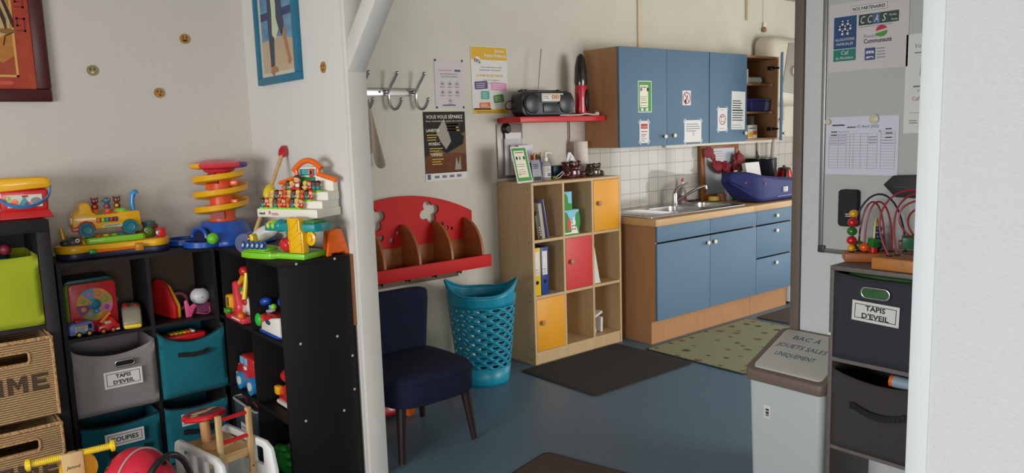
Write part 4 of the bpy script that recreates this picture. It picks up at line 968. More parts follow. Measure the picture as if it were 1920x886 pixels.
# ---------------------------------------------------------------- whiteboard, bin and grey shelf on the right
RW = -PI/2      # local -y looks along world -x
t = thing('whiteboard', 'large magnetic whiteboard on the right pier above the grey cube shelf', 'whiteboard', (XB, 1.623, .975), RW)
b = B(); W, H = 1.5, 1.35
b.box(.015, -.010, .015, W-.015, -.001, H-.015, mat('whiteboard_enamel', (190, 193, 190), .22)); obj('panel', b, t)
ALU = mat('aluminium_frame', (150, 152, 150), .4, .7)
b = B(); b.box(0, -.018, 0, W, -.001, .018, ALU, .003); b.box(0, -.018, H-.018, W, -.001, H, ALU, .003); b.box(0, -.018, .018, .018, -.001, H-.018, ALU, .003); b.box(W-.018, -.018, .018, W, -.001, H-.018, ALU, .003)
for x in (0, W-.03): b.box(x, -.021, 0, x+.03, 0, .03, DKG, .004)
obj('frame', b, t)
def wb(name, label, y0, z0, w_, h_, base, draw, cat='sheet', d=.0115):
    b = B(); b.box(0, -.0012, 0, w_, 0, h_, base); draw(b, w_, h_)
    return tag(obj(name, b, loc=(XB-d, y0, z0), rz=RW), label, cat)
CAFB = mat('navy_print', (30, 72, 120), .5); CAFG = mat('teal_green_print', (20, 124, 108), .5); DGP = mat('dark_green_print', (36, 66, 54), .5); MID = mat('slate_blue_print', (62, 96, 140), .5)
def d_part(b, w_, h_):
    y = -.0012
    b.box(.085, y-.0005, h_-.040, .225, y, h_-.016, INKG); b.box(.0865, y-.0008, h_-.0385, .2235, y, h_-.0175, PAPER); b.text('NOS PARTENAIRES', .155, h_-.034, .012, INK, y-.0008, width=.125, bold=.0004)
    b.box(.02, y-.0006, .085, .11, y, h_-.05, CAFB); b.box(.02, y-.0006, .04, .11, y, .085, CAFG); b.box(.02, y-.0008, .0845, .11, y-.0006, .0865, PAPER)
    for k in range(7):
        a = k*PI/3; cx, cz_ = (.065+.021*math.cos(a), .168+.021*math.sin(a)) if k < 6 else (.065, .168)
        b.ell((cx, y-.0008, cz_+.003), (.004, .0006, .004), PAPER, n=8); b.prism([(cx-.011, cz_+.003), (cx-.004, cz_-.001), (cx-.004, cz_-.011), (cx+.004, cz_-.011), (cx+.004, cz_-.001), (cx+.011, cz_+.003), (cx, cz_-.004)], y-.0012, y-.0006, PAPER)
    b.text('ALLOCATIONS', .065, .117, .010, PAPER, y-.0006, width=.076); b.text('FAMILIALES', .065, .100, .010, PAPER, y-.0006, width=.066); b.text('Caf', .065, .064, .015, PAPER, y-.0006, width=.03); b.text('du Morbihan', .065, .047, .010, PAPER, y-.0006, width=.07)
    for k, (ch, m_) in enumerate((('C', DGP), ('C', DGP), ('A', MID), ('S', DGP), ('', DGP))):
        x0 = .118+.027*k; x1 = x0+(.0265 if k < 4 else .042); b.box(x0, y-.0006, h_-.092, x1, y, h_-.052, m_)
        if ch: b.text(ch, x0+.0135, h_-.085, .027, PAPER, y-.0006, width=.017, shear=.25)
    b.text('Pontivy', .246, h_-.069, .008, PAPER, y-.0006, width=.028, shear=.3); b.text('Pontivy', .252, h_-.086, .008, PAPER, y-.0006, width=.024, shear=.3); lines(b, .12, .25, h_-.098, 1, .01, INKG, y, .002)
    b.text('Pontivy', .165, .118, .013, INKG, y, width=.05); b.text('Communauté', .192, .098, .016, INK, y, width=.105, bold=.0004)
    b.prism([(.206+.021*math.cos(a), .143+.016*math.sin(a)) for a in [PI*k/12+.25 for k in range(13)]], y-.0006, y, INKR); b.prism([(.205+.023*math.cos(a), .135+.018*math.sin(a)) for a in [PI+PI*k/12+.25 for k in range(13)]], y-.0006, y, mat('logo_green', (72, 150, 40), .5))
    b.box(.145, y-.0006, .035, .185, y, .080, mat('msa_blue', (58, 72, 128), .5)); b.text('m', .165, .060, .012, PAPER, y-.0006, width=.030, bold=.001); b.text('sa', .165, .040, .012, PAPER, y-.0006, width=.030, bold=.001); lines(b, .19, .225, .075, 4, .011, INKG, y, .003)
wb('partner_sheet', 'laminated sheet of partner logos at the top of the whiteboard', 1.598, 1.695, .305, .258, mat('laminated_paper', (212, 206, 206), .25), d_part)
def d_coffee(b, w_, h_):
    y = -.0012
    b.text('Vous', .05, h_-.05, .015, INKG, y, width=.04, shear=.25); lines(b, .078, .15, h_-.044, 1, .01, INK, y, .009); lines(b, .03, .15, h_-.067, 1, .01, INKG, y, .004)
    b.prism([(.05, .21), (.055, .26), (.075, .285), (.09, .30), (.13, .30), (.13, .19), (.06, .19)], y-.0005, y, mat('pale_blue_print', (150, 160, 184), .6)); b.ell((.08, y-.0008, .255), (.004, .001, .004), INK, n=8)
    lines(b, .03, .16, .168, 1, .01, INKG, y, .006); b.text('pour', .058, .15, .010, INKG, y, width=.026); lines(b, .076, .15, .153, 1, .01, INKG, y, .006); b.text('Cafés de', .06, .118, .014, mat('berry_ink', (160, 50, 84), .6), y, width=.065)
    b.box(.02, y-.0005, .072, .19, y, .0735, INKG); lines(b, .02, .05, .045, 2, .008, INKG, y, .003); b.box(.065, y-.0006, .035, .1, y, .056, INK)
wb('coffee_morning_sheet', 'white sheet about coffee mornings partly hidden by the near wall', 1.300, 1.452, .21, .355, PAPER, d_coffee)
def scribble(b, x0, x1, z, h, m, y):
    n = 26; b.tube([(x0+(x1-x0)*k/n+.0012*math.sin(k*1.9), y-.0004, z+h*.5*math.sin(k*1.7)*(.5+.5*random.random())) for k in range(n+1)], .0005, m, n=4)
def d_form(b, w_, h_):
    y = -.0012; BI = mat('pen_blue', (60, 66, 120), .6)
    lines(b, .025, .075, h_-.032, 1, .01, INK, y, .005, 0); lines(b, .085, .12, h_-.041, 1, .01, INK, y, .004, 0); b.text('15 Avril 2022', .165, h_-.044, .011, BI, y, width=.085, shear=.2)
    for k in range(2): lines(b, .02, .045, h_-.058-.013*k, 1, .01, INK, y, .004, 0)
    for k in range(2): scribble(b, .05, .095-.01*k, h_-.058-.014*k, .006, BI, y)
    def grid(x0, x1, z0, z1, cols, n):
        for k in range(n+1): b.box(x0, y-.0004, z0+(z1-z0)*k/n, x1, y, z0+(z1-z0)*k/n+.0009, INKG)
        for c in [x0]+cols+[x1]: b.box(c, y-.0004, z0, c+.0009, y, z1, INKG)
    grid(.012, .205, .025, .158, [.05, .083, .098, .112, .14, .168], 12); grid(.218, .272, .025, .165, [], 13)
    for k in range(3):
        zz = .143-.011*k; scribble(b, .015, .047, zz, .004, BI, y); scribble(b, .053, .08, zz, .004, BI, y); scribble(b, .172, .203, zz+.002, .007, BI, y)
        if k: scribble(b, .223, .265, zz, .004, BI, y)
    lines(b, .235, .262, h_-.05, 3, .016, INK, y, .004); b.text('X', .214, h_-.062, .009, INK, y)
wb('attendance_form', 'white attendance form with a table held by two magnets on the whiteboard', 1.600, 1.295, .285, .225, PAPERB, d_form)
MAGN = mat('cream_magnet', (214, 206, 186), .4)
for dy, dz, r, lb in ((1.592, 1.503, .013, 'small pale magnet at the left top corner of the attendance form'), (1.408, 1.508, .019, 'large cream magnet at the top of the attendance form')):
    b = B(); b.lathe([(r, 0), (r, .006), (r*.8, .009), (0, .010)], MAGN, n=22, X=Rx(PI/2)); tag(obj('magnet', b, loc=(XB-.0128, dy, dz), rz=RW), lb, 'magnet', 'magnets on the attendance form')
b = B(); b.prism([(0, .03), (.035, .065), (.30, .075), (.30, -.02), (.045, -.015)], -.035, 0, mat('black_pen_tray', (42, 38, 40), .5), bev=.003); b.box(.04, -.0365, .022, .30, -.035, .025, DKG)
tag(obj('pen_tray', b, loc=(XB-.0115, 1.352, 1.232), rz=RW), 'black pointed pen tray stuck to the whiteboard, cut by the near wall', 'tray')
b = B(); pts = rrect(0, 0, .075, .145, .012); b.prism(pts, -.03, 0, mat('black_felt', (40, 36, 38), .85), bev=.003)
for k in range(16): b.box(-.004, -.024, .012+k*.008, .004, -.008, .016+k*.008, mat('black_felt', (40, 36, 38), .85))
lines(b, .03, .06, .05, 2, .008, PAPER, -.03, .003)
tag(obj('board_eraser', b, loc=(XB-.0115, 1.528, 1.092), rz=RW), 'black board eraser on the whiteboard behind the bead mazes', 'eraser')

# grey cube shelf with its two fabric boxes
GX, GY, GW, GD, GH = 2.635, 1.408, .40, .305, .984
t = thing('grey_cube_shelf', 'narrow grey oak three compartment shelf under the whiteboard', 'shelf', (GX, GY, 0), RW)
b = B(); e = .0155; lev = (0., .2925, .6295)
b.box(0, 0, 0, e, GD, GH-e, GREYW, .0006); b.box(GW-e, 0, 0, GW, GD, GH-e, GREYW, .0006); b.box(0, 0, GH-e, GW, GD, GH, GREYW, .0006)
for z in lev: b.box(e, .001, z, GW-e, GD, z+e, GREYW)
obj('carcass', b, t)
b = B(); b.box(-.0004, -.004, .725, .010, .0, .735, W_, .001); obj('white_clip', b, t)
def fabric_box(loc, rz, w_, d_, h_, m, label, sag=.018, cat='storage box', group=None, wall=.006, hem=None, trim=None, bulge=.008):
    """open soft box; front wall sags at its top edge"""
    t = thing('fabric_box', label, cat, loc, rz, group)
    tb = bmesh.new(); NX, NZ = 14, 10
    def sheet(fn):
        g = [[tb.verts.new(fn(i/NX, j/NZ)) for i in range(NX+1)] for j in range(NZ+1)]
        for j in range(NZ):
            for i in range(NX): tb.faces.new((g[j][i], g[j][i+1], g[j+1][i+1], g[j+1][i]))
    def front(u, v):
        top = h_-sag*math.sin(PI*u)**.7
        return Vector((u*w_, -bulge*math.sin(PI*u)*math.sin(PI*min(v*1.1, 1))-.0015*math.sin(9*u+4*v), v*top))
    sheet(front); sheet(lambda u, v: Vector((u*w_, d_, v*h_))); sheet(lambda u, v: Vector((0, u*d_, v*h_))); sheet(lambda u, v: Vector((w_, u*d_, v*h_))); sheet(lambda u, v: Vector((u*w_, v*d_, .003)))
    bmesh.ops.remove_doubles(tb, verts=tb.verts[:], dist=.0008); bmesh.ops.recalc_face_normals(tb, faces=tb.faces[:])
    b = B(); b.add(tb, m, True); obj('box_body', b, t, mods=[('SOLIDIFY', dict(thickness=wall, offset=0))], ang=50)
    if trim:
        b = B(); pts = [front(u/NX, 1.0) for u in range(NX+1)]; b.tube([p+Vector((0, -.002, 0)) for p in pts], .004, trim, n=6)
        b.tube([(0, 0, h_), (0, d_, h_)], .004, trim, n=6); b.tube([(w_, 0, h_), (w_, d_, h_)], .004, trim, n=6); obj('trim_binding', b, t)
    return t
def strap(t, x0, x1, z, y, m=BLK, drop=.02, h_=.024):
    b = B(); n = 12
    for k in range(n):
        u0, u1 = k/n, (k+1)/n
        f = lambda u: (x0+(x1-x0)*u, y-.012*math.sin(PI*u)-.002, z-drop*math.sin(PI*u))
        p, q = f(u0), f(u1); b.prism([(p[0], p[2]-h_/2), (q[0], q[2]-h_/2), (q[0], q[2]+h_/2), (p[0], p[2]+h_/2)], p[1]-.002, p[1], m)
    b.box(x0-.012, y-.006, z-h_/2, x0+.012, y-.001, z+h_/2, m); b.box(x1-.012, y-.006, z-h_/2, x1+.012, y-.001, z+h_/2, m)
    obj('handle_strap', b, t)
def grommet(t, cx, cz_, y, w_=.085, h_=.03, inner=None):
    b = B(); o_ = rrect(cx-w_/2, cz_-h_/2, cx+w_/2, cz_+h_/2, h_*.49); i_ = rrect(cx-w_/2+.007, cz_-h_/2+.007, cx+w_/2-.007, cz_+h_/2-.007, (h_-.014)*.49)
    b.prism(o_, y-.006, y-.001, CHROME, holes=[i_], bev=.0012); b.prism(i_, y-.0015, y-.0005, inner or mat('dark_opening', (22, 20, 20), .9)); obj('grommet', b, t)
FGREY = mat('charcoal_felt', (58, 60, 66), .95, kind='noise', scale=220, rgb2=(48, 50, 56), bump=.2)
FBRWN = mat('grey_brown_felt', (70, 65, 66), .95, kind='noise', scale=220, rgb2=(60, 56, 57), bump=.2)
GREENB = mat('green_cloth', (62, 108, 62), .8, kind='noise', scale=30, rgb2=(48, 88, 50))
t1 = fabric_box((GX-.002, GY-.022, lev[2]+e+.001), RW, .355, .28, .318, FGREY, 'charcoal fabric box with a metal eyelet and written label, top of the grey shelf', .012)
grommet(t1, .152, .259, -.0115, .105, .044, GREENB); bin_sign(t1, .155, .19, .165, .072, (('TAPIS', .07), ("D'EVEIL", .095)), -.0145, .0175, rot=.03)
b = B(); b.box(.02, .03, .262, .335, .26, .316, GREENB, .02); tag(obj('green_play_mat', b, loc=(GX-.002, GY-.022, lev[2]+e+.001), rz=RW), 'folded green play mat inside the top charcoal fabric box', 'play mat')
t1 = fabric_box((GX-.002, GY-.022, lev[1]+e+.001), RW, .355, .28, .295, FBRWN, 'grey brown fabric box with a black strap handle in the middle of the grey shelf', .03)
strap(t1, .085, .27, .175, -.0115, BLK, .018)
t2 = thing('wipes_roll', 'white and blue wipes packet with orange tip sticking out of the lower fabric box', 'packet', (GX-.002, GY-.022, lev[1]+e+.001), RW)
b = B(); b.cyl((.20, .05, .278), (.345, .05, .274), .022, mat('pale_blue_wrap', (150, 170, 186), .4), n=24); obj('roll', b, t2)
b = B(); b.cyl((.188, .05, .2785), (.20, .05, .278), .0215, ORA, n=24); obj('orange_tip', b, t2)

# bead mazes on the grey shelf
def bead_maze(loc, rz, L, D, wires, beads, label, base, hgt=.04):
    t = thing('bead_maze', label, 'bead maze', loc, rz, group='bead mazes on the grey shelf')
    b = B(); b.box(0, 0, 0, L, D, hgt, base, .006); b.cyl((L*.45, .0005, hgt*.6), (L*.45, -.002, hgt*.6), .005, CHROME, n=10); obj('base', b, t)
    for pts, m in wires:
        b = B(); b.tube(pts, .0035, m, n=8)
        b.lathe([(.012, 0), (.010, .003)], BLK, c=(pts[0][0], pts[0][1], hgt), n=12); b.lathe([(.012, 0), (.010, .003)], BLK, c=(pts[-1][0], pts[-1][1], hgt), n=12); obj('wire', b, t)
    for c, r, m, k in beads:
        b = B()
        if k == 'c': b.box(-r, -r, -r, r, r, r, m, r*.25, X=Matrix.Translation(c) @ Rz(.5) @ Rx(.15))
        elif k == 't': b.cyl((c[0], c[1], c[2]-r*.7), (c[0], c[1], c[2]+r*.7), r, m, n=20)
        else: b.ell(c, (r, r, r*.9), m, n=20)
        obj('bead', b, t)
    return t
WR = mat('red_wire', (150, 30, 46), .35); WN = mat('navy_wire', (34, 34, 66), .35); WY = mat('yellow_wire', (214, 204, 100), .35)
BW1 = mat('amber_wood', (172, 98, 44), .4, kind='wood', scale=6, rgb2=(156, 86, 36), stretch=(1, 5, 5)); BW2 = mat('honey_wood', (196, 128, 62), .4, kind='wood', scale=6, rgb2=(180, 112, 50), stretch=(1, 5, 5))
BR = mat('bead_red', (200, 24, 30), .25, coat=.5); BG = mat('bead_green', (30, 118, 40), .25, coat=.5); BY = mat('bead_yellow', (232, 168, 26), .25, coat=.5); BO = mat('bead_orange', (232, 92, 30), .25, coat=.5); BBL = mat('bead_blue', (28, 84, 142), .25, coat=.5)
hz = .035
w1 = [(bez((.025, .03, hz), (.02, .03, .30), (.20, .06, .34), (.215, .06, hz), 18), WN), (bez((.07, .03, hz), (.06, .03, .30), (.17, .03, .27), (.165, .05, hz), 18), WR), (bez((.055, .06, hz), (.05, .06, .26), (.14, .06, .30), (.145, .07, hz), 18), WR), (bez((.10, .025, hz), (.10, .025, .20), (.12, .06, .20), (.12, .065, hz), 14), WY)]
bd1 = [((.025, .03, .05), .0145, BY, 's'), ((.025, .03, .079), .0185, BR, 's'), ((.026, .032, .113), .0185, BG, 's'), ((.028, .034, .146), .0185, BR, 's'), ((.031, .037, .178), .0165, BY, 's'), ((.07, .03, .053), .0185, BO, 's'), ((.10, .025, .046), .014, BR, 't'), ((.10, .025, .072), .016, BG, 'c'), ((.12, .065, .055), .018, BBL, 's'), ((.121, .063, .088), .018, BBL, 's'), ((.12, .06, .118), .014, BBL, 's'), ((.055, .06, .056), .02, mat('bead_olive', (84, 96, 40), .3), 's'), ((.08, .065, .05), .014, BY, 's')]
bead_maze((2.722, 1.398, GH+.0005), math.radians(-55), .235, .085, w1, bd1, 'left bead maze with a tower of round beads on the grey shelf', BW1, hz)
hz = .044
w2 = [(bez((.04, .05, hz), (-.06, .05, .20), (.05, .06, .33), (.20, .06, .26), 18), WR), (bez((.05, .09, hz), (.0, .09, .24), (.08, .09, .30), (.22, .09, .25), 18), WR), (bez((.20, .06, .09), (.02, .06, .10), (.0, .08, .28), (.22, .07, .24), 18), WR), (bez((.16, .10, .08), (.05, .10, .12), (.04, .08, .24), (.22, .10, .23), 18), WR), (bez((.19, .06, hz), (.19, .06, .25), (.19, .06, .36), (.13, .06, .28), 14), WR)]
bd2 = [((.10, .06, .098), .021, mat('bead_forest', (48, 100, 70), .35), 'c'), ((.075, .075, .085), .014, mat('bead_plum', (110, 56, 60), .35), 'c'), ((.15, .06, .088), .03, BBL, 's'), ((.16, .04, .06), .018, BR, 's'), ((.14, .06, .108), .012, BY, 's'), ((.19, .06, .19), .016, PINK, 'c'), ((.19, .06, .14), .016, BG, 's')]
bead_maze((2.652, 1.268, GH+.0005), RW, .235, .125, w2, bd2, 'right bead maze with red loops, partly behind the near wall', BW2, hz)

# pale pedal bin with its written lid
t = thing('lidded_bin', 'pale grey bin with a brown rim and handwritten sloping lid left of the grey shelf', 'bin', (2.66, 1.602, 0), RW)
BING = mat('bin_grey_blue', (196, 204, 206), .45); BINL = mat('bin_lid_grey', (196, 196, 188), .5); BINB = mat('bin_brown', (120, 104, 94), .45)
b = B(); b.taper(-.152, .012, 0, .152, .258, .487, BING, 1.08, 1.08, .025, 4); obj('bin_body', b, t)
b = B(); b.box(-.0285, -.0032, .27, .002, -.0005, .325, PAPER, .0005, X=Matrix.Translation((-.06, .006, .05)))
for k, (z0, z1) in enumerate(((.303, .311), (.29, .299), (.28, .288))): b.box(-.02, -.004, z0, -.006, -.0032, z1, INK if k < 2 else INKG, X=Matrix.Translation((-.06, .006, .05)))
obj('barcode_sticker', b, t)
tilt = math.radians(23)
def slope(x, y, dz=0): return Vector((x, y, .512+math.tan(tilt)*y*.98+dz))
b = B()
outer = rrect(-.176, -.012, .176, .278, .03); inner = rrect(-.150, .012, .150, .268, .022)
b.prism(outer, -.0, .045, BINB, plane='xy', holes=[inner], bev=.006, X=Matrix.Translation((0, 0, .473)) @ Matrix(((1, 0, 0, 0), (0, 1, 0, 0), (0, math.tan(tilt)*.98, 1, 0), (0, 0, 0, 1))))
obj('rim', b, t)
b = B(); SH = Matrix.Translation((0, 0, .512)) @ Matrix(((1, 0, 0, 0), (0, 1, 0, 0), (0, math.tan(tilt)*.98, 1, 0), (0, 0, 0, 1)))
b.prism(inner, -.012, .008, BINL, plane='xy', bev=.004, X=SH)
PEN = mat('marker_ink', (64, 84, 108), .6)
for tx, x, y_, wd in (('BAC À', -.032, .21, .12), ('JOUETS SALES', -.022, .155, .22), ('UNIQUEMENT', -.022, .1, .175)):
    b.text(tx, x, y_, .023, PEN, .008, width=wd, plane='xy', shear=.15, X=SH)
obj('lid', b, t)
# ---------------------------------------------------------------- pictures and stickers in the play corner
t = thing('framed_print', 'framed orange and red savanna print cut by the left edge of the photo', 'picture', (.02, 3.998, 1.700))
DKR = mat('oxblood_frame', (74, 24, 28), .35)
b = B(); W, H, e = .598, .80, .055
b.box(0, -.03, 0, W, 0, e, DKR, .006); b.box(0, -.03, H-e, W, 0, H, DKR, .006); b.box(0, -.03, e, e, 0, H-e, DKR, .006); b.box(W-e, -.03, e, W, 0, H-e, DKR, .006)
obj('frame', b, t)
b = B(); b.box(e, -.012, e, W-e, -.002, H-e, mat('print_red', (160, 46, 26), .5, kind='noise', scale=7, rgb2=(190, 78, 28)))
b.box(e+.07, -.0126, e+.055, W-e-.065, -.012, H-e-.06, mat('print_gold', (196, 128, 44), .5, kind='noise', scale=6, rgb2=(160, 88, 30), stretch=(1, 1, 5)))
b.prism([(e+.07, e+.055), (W-e-.065, e+.055), (W-e-.065, .20), (W-.17, .165), (W-.22, .20), (W-.30, .165), (e+.07, .19)], -.0132, -.0126, mat('print_rust', (172, 70, 36), .5, kind='noise', scale=10, rgb2=(150, 56, 30)))
LB = mat('print_border', (216, 164, 92), .5)
x0, x1, z0, z1 = e+.066, W-e-.061, e+.051, H-e-.056
for q in ((x0, z0, x1, z0+.009), (x0, z1, x1, z1+.009), (x0, z0, x0+.009, z1), (x1-.009, z0, x1, z1)): b.box(q[0], -.0138, q[1], q[2], -.0126, q[3], LB)
ST = mat('print_stripe', (50, 34, 28), .5); CR_ = mat('print_cream', (198, 166, 112), .5)
b.prism([(W-.33, .27), (W-.20, .25), (W-.13, .30), (W-.125, .40), (W-.16, .50), (W-.25, .55), (W-.34, .5)], -.0134, -.0126, CR_)
for k in range(7):
    xx = W-.30+.027*k; b.tube([(xx+.02, -.0136, .28+.006*k), (xx+.015, -.0136, .35), (xx-.005, -.0136, .42), (xx-.035, -.0136, .50)], [.003, .007, .006, .002], ST, n=6)
b.prism(circ(W-.18, .60, .075, .05), -.0136, -.0126, mat('print_shade', (86, 44, 40), .5))
MA = mat('print_maroon', (132, 36, 36), .5)
for k in range(4):
    zz = .30+.1*k; xx = W-e-.05
    for q in ((0, 0, .035, .008), (.027, 0, .035, .06), (0, .052, .035, .06), (0, .022, .008, .06), (0, .022, .02, .03)): b.box(xx+q[0], -.0126, zz+q[1], xx+q[2], -.012, zz+q[3], MA)
b.box(W-.19, -.0126, e+.018, W-.14, -.012, e+.034, mat('print_pinkred', (204, 78, 66), .5)); b.tube([(W-.16, -.0136, .24), (W-.15, -.0136, .28), (W-.12, -.0136, .295)], .002, ST, n=5); b.ell((W-.14, -.0134, .3), (.035, .0008, .012), mat('print_olive', (140, 96, 40), .5))
obj('print', b, t)
FACE = mat('wooden_sticker', (176, 126, 58), .6); FACEG = mat('greyed_sticker', (150, 132, 92), .6)
def sticker(loc, rz, m, label, mood):
    b = B(); b.lathe([(.024, 0), (.024, .003), (0, .0035)], m, n=26, X=Rx(PI/2)); D_ = mat('sticker_lines', (70, 44, 26), .6); L_ = mat('sticker_light', (224, 214, 190), .6)
    for s in (-1, 1): b.ell((s*.0085, -.0036, .005), (.0032, .001, .0042), D_, n=10); b.tube([(s*.0125, -.0036, .0115), (s*.005, -.0036, .0125 if mood else .010)], .0011, D_, n=5)
    if mood == 1: b.prism([(.012*math.cos(a), -.004+.010*math.sin(a)) for a in [PI+PI*k/10 for k in range(11)]], -.0046, -.003, D_)
    elif mood == 2: b.prism(circ(0, -.009, .006, .004), -.0046, -.003, L_)
    else: b.prism(circ(.003, -.010, .004, .005), -.0046, -.003, D_)
    return tag(obj('face_sticker', b, loc=loc, rz=rz), label, 'wall sticker', 'round face stickers')
sticker((1.215, 3.998, 2.006), 0, FACE, 'smiling round face sticker, highest on the back wall', 1)
sticker((.793, 3.998, 1.843), 0, FACEG, 'greyish round face sticker with a light mouth, nearest the savanna print', 2)
sticker((1.074, 3.998, 1.744), 0, FACE, 'orange round face sticker, lowest on the back wall', 0)
sticker((XP-.002, 3.109, 1.803), RW, FACE, 'round face sticker on the partition wall right of the blue framed painting', 0)
t = thing('framed_painting', 'narrow blue framed beach painting of walking legs on the partition wall', 'picture', (XP-.002, 3.79, 1.768), RW)
BF = mat('teal_blue_frame', (24, 108, 140), .45)
b = B(); W, H, e = .475, .62, .034
b.box(0, -.026, 0, W, 0, e, BF, .003); b.box(0, -.026, H-e, W, 0, H, BF, .003); b.box(0, -.026, e, e, 0, H-e, BF, .003); b.box(W-e, -.026, e, W, 0, H-e, BF, .003); obj('frame', b, t)
b = B(); b.box(e, -.012, e, W-e, -.002, H-e, mat('mount_cream', (206, 198, 184), .6))
b.box(e+.028, -.0126, e+.02, W-e-.022, -.012, H-e-.02, mat('paint_sea', (60, 112, 152), .5, kind='noise', scale=9, rgb2=(120, 160, 184), stretch=(1, 1, 2.5)))
b.prism([(e+.028, e+.02), (W-e-.022, e+.02), (W-e-.022, .19), (.25, .215), (e+.028, .20)], -.0132, -.0126, mat('paint_sand', (196, 176, 146), .5, kind='noise', scale=8, rgb2=(180, 160, 130)))
b.box(e+.028, -.013, .30, W-e-.022, -.0126, .335, mat('paint_deep', (48, 62, 104), .5))
CLO = mat('paint_trousers', (58, 64, 86), .5); SKN = mat('paint_skin', (170, 118, 84), .5)
b.prism([(.155, .08), (.20, .085), (.215, .25), (.27, .25), (.30, .21), (.33, .26), (.29, .45), (.23, .56), (.16, .50), (.145, .30)], -.0138, -.0132, CLO)
b.prism([(.30, .23), (.335, .25), (.385, .11), (.40, .095), (.375, .075), (.35, .085), (.355, .11)], -.0138, -.0132, SKN); b.prism([(.155, .085), (.20, .085), (.24, .065), (.235, .05), (.20, .052), (.18, .035), (.15, .05)], -.0138, -.0132, SKN)
b.prism([(.19, .45), (.225, .47), (.25, .36), (.245, .30), (.27, .245), (.23, .20), (.19, .225), (.20, .33)], -.0144, -.0138, mat('paint_mint', (196, 206, 178), .5)); b.prism([(.10, .57), (.16, .56), (.20, .44), (.235, .42), (.26, .50), (.24, .566)], -.015, -.0144, mat('paint_brown', (138, 92, 66), .5))
obj('painting', b, t)

# ---------------------------------------------------------------- black cube shelves of the play corner
LX0, LX1, LY = -.30, .491, 3.55
t = thing('tall_cube_shelf', 'taller black brown cube shelf at the left edge holding the lime box and wicker baskets', 'shelf', (LX0, LY, 0))
W = LX1-LX0; e = .048; b = B()
zs = [.085, .437, .789]
b.box(0, 0, 0, e, .39, 1.213-e, BLACKW2, .001); b.box(W-e, 0, 0, W, .39, 1.213-e, BLACKW2, .001); b.box(0, 0, 1.213-e, W, .39, 1.213, BLACKW2, .001)
b.box(e, 0, .037, W-e, .39, .085, BLACKW2, .001); b.box(e, .01, 0, W-e, .03, .037, BLACKW2)
for z in zs[1:]: b.box(e, .002, z-.016, W-e, .39, z, BLACKW2)
b.box(W/2-.008, .004, .085, W/2+.008, .39, 1.213-e, BLACKW2); b.box(e, .384, .085, W-e, .39, 1.213-e, BLACKW2)
obj('carcass', b, t)
MX0, MX1, MY = .519, 1.176, 3.70
t = thing('cube_shelf', 'black open cube shelf along the back wall carrying the yellow truck toy', 'shelf', (MX0, MY, 0))
W = MX1-MX0; MH = 1.008; e = .016; pit_ = (MH-e)/3
b = B(); b.box(0, 0, 0, e, .298, MH-e, BLACKW2); b.box(W-e, 0, 0, W, .298, MH-e, BLACKW2); b.box(0, 0, MH-e, W, .298, MH, BLACKW2)
b.box(.350, .001, 0, .350+e, .298, MH-e, BLACKW2)
for z in (0, .315, 2*pit_): b.box(e, .002, z, W-e, .298, z+e, BLACKW2)
b.box(e, .292, 0, W-e, .297, MH-e, mat('shade_brown_back', (92, 74, 62), .8))  # added back sheet, its brown stands in for the shaded wall behind open cells
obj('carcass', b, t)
RX, RY = 1.178, 2.937
t = thing('cube_shelf', 'black cube shelf against the partition wall with its screwed end panel towards the viewer', 'shelf', (RX, RY, 0))
W, D = .315, 1.052; b = B(); pr = (MH-e)/3
b.box(0, 0, 0, W, e, MH-e, BLACKW, .0008); b.box(0, D-e, 0, W, D, MH-e, BLACKW); b.box(0, 0, MH-e, W, D, MH, BLACKW, .0008)
for y in (.345, .69): b.box(.002, y, 0, W-.004, y+e, MH-e, BLACKW)
for k in range(3): b.box(.003, e, k*pr, W-.004, D-e, k*pr+e, BLACKW)
b.box(W-.004, e, 0, W, D-e, MH-e, BLACKW)
obj('carcass', b, t)
for x, z in ((.075, MH-.008), (.245, MH-.008), (.07, .668), (.235, .668), (.30, .57), (.30, .42), (.245, .338), (.07, .338)):
    b = B(); b.lathe([(.0055, 0), (.0055, .0015), (.003, .002), (0, .001)], mat('nickel_screw', (190, 186, 178), .4), c=(0, 0, 0), n=12, X=Rx(PI/2, (x, 0, z))); obj('screw', b, t)
b = B(); b.box(1.4945, 2.94, .70, 1.5105, 3.9, 1.008, mat('plank_wood', (150, 96, 58), .5, kind='wood', scale=9, rgb2=(128, 80, 46), stretch=(5, 5, .5))); b.box(1.4945, 2.955, 0, 1.5105, 3.9, .70, BLACKW)
tag(obj('wooden_board', b), 'brown wooden board wedged between the black end panel and the partition wall', 'board')

# fabric boxes and baskets
LIMEF = mat('lime_felt', (166, 178, 34), .95, kind='noise', scale=200, rgb2=(156, 167, 28), bump=.15)
TEALF = mat('teal_felt', (14, 108, 122), .95, kind='noise', scale=200, rgb2=(10, 98, 112), bump=.15)
GREYF = mat('light_grey_felt', (148, 142, 142), .95, kind='noise', scale=200, rgb2=(138, 132, 132), bump=.15)
BIND = mat('black_binding', (22, 22, 26), .8)
fabric_box((.106, 3.565, .7905), 0, .332, .33, .285, LIMEF, 'lime green fabric box in the top of the tall shelf at the left edge', .006, bulge=.012)
t = thing('bell_toy', 'small teal bell toy with a silver collar and red ball inside the lime box', 'toy', (.335, 3.66, .98))
b = B(); b.lathe([(.045, .0), (.034, .06), (.018, .085), (0, .09)], TEALP, n=24); obj('bell', b, t)
b = B(); b.lathe([(.02, .083), (.026, .092), (.02, .10)], CHROME, n=20); obj('collar', b, t)
b = B(); b.ell((.01, .0, .118), .022, mat('dusk_red', (120, 30, 50), .5)); obj('ball', b, t)
WICK = mat('seagrass_weave', (208, 172, 122), .85, kind='wave', scale=34, rgb2=(124, 88, 54), amt=.9, bump=1.0)
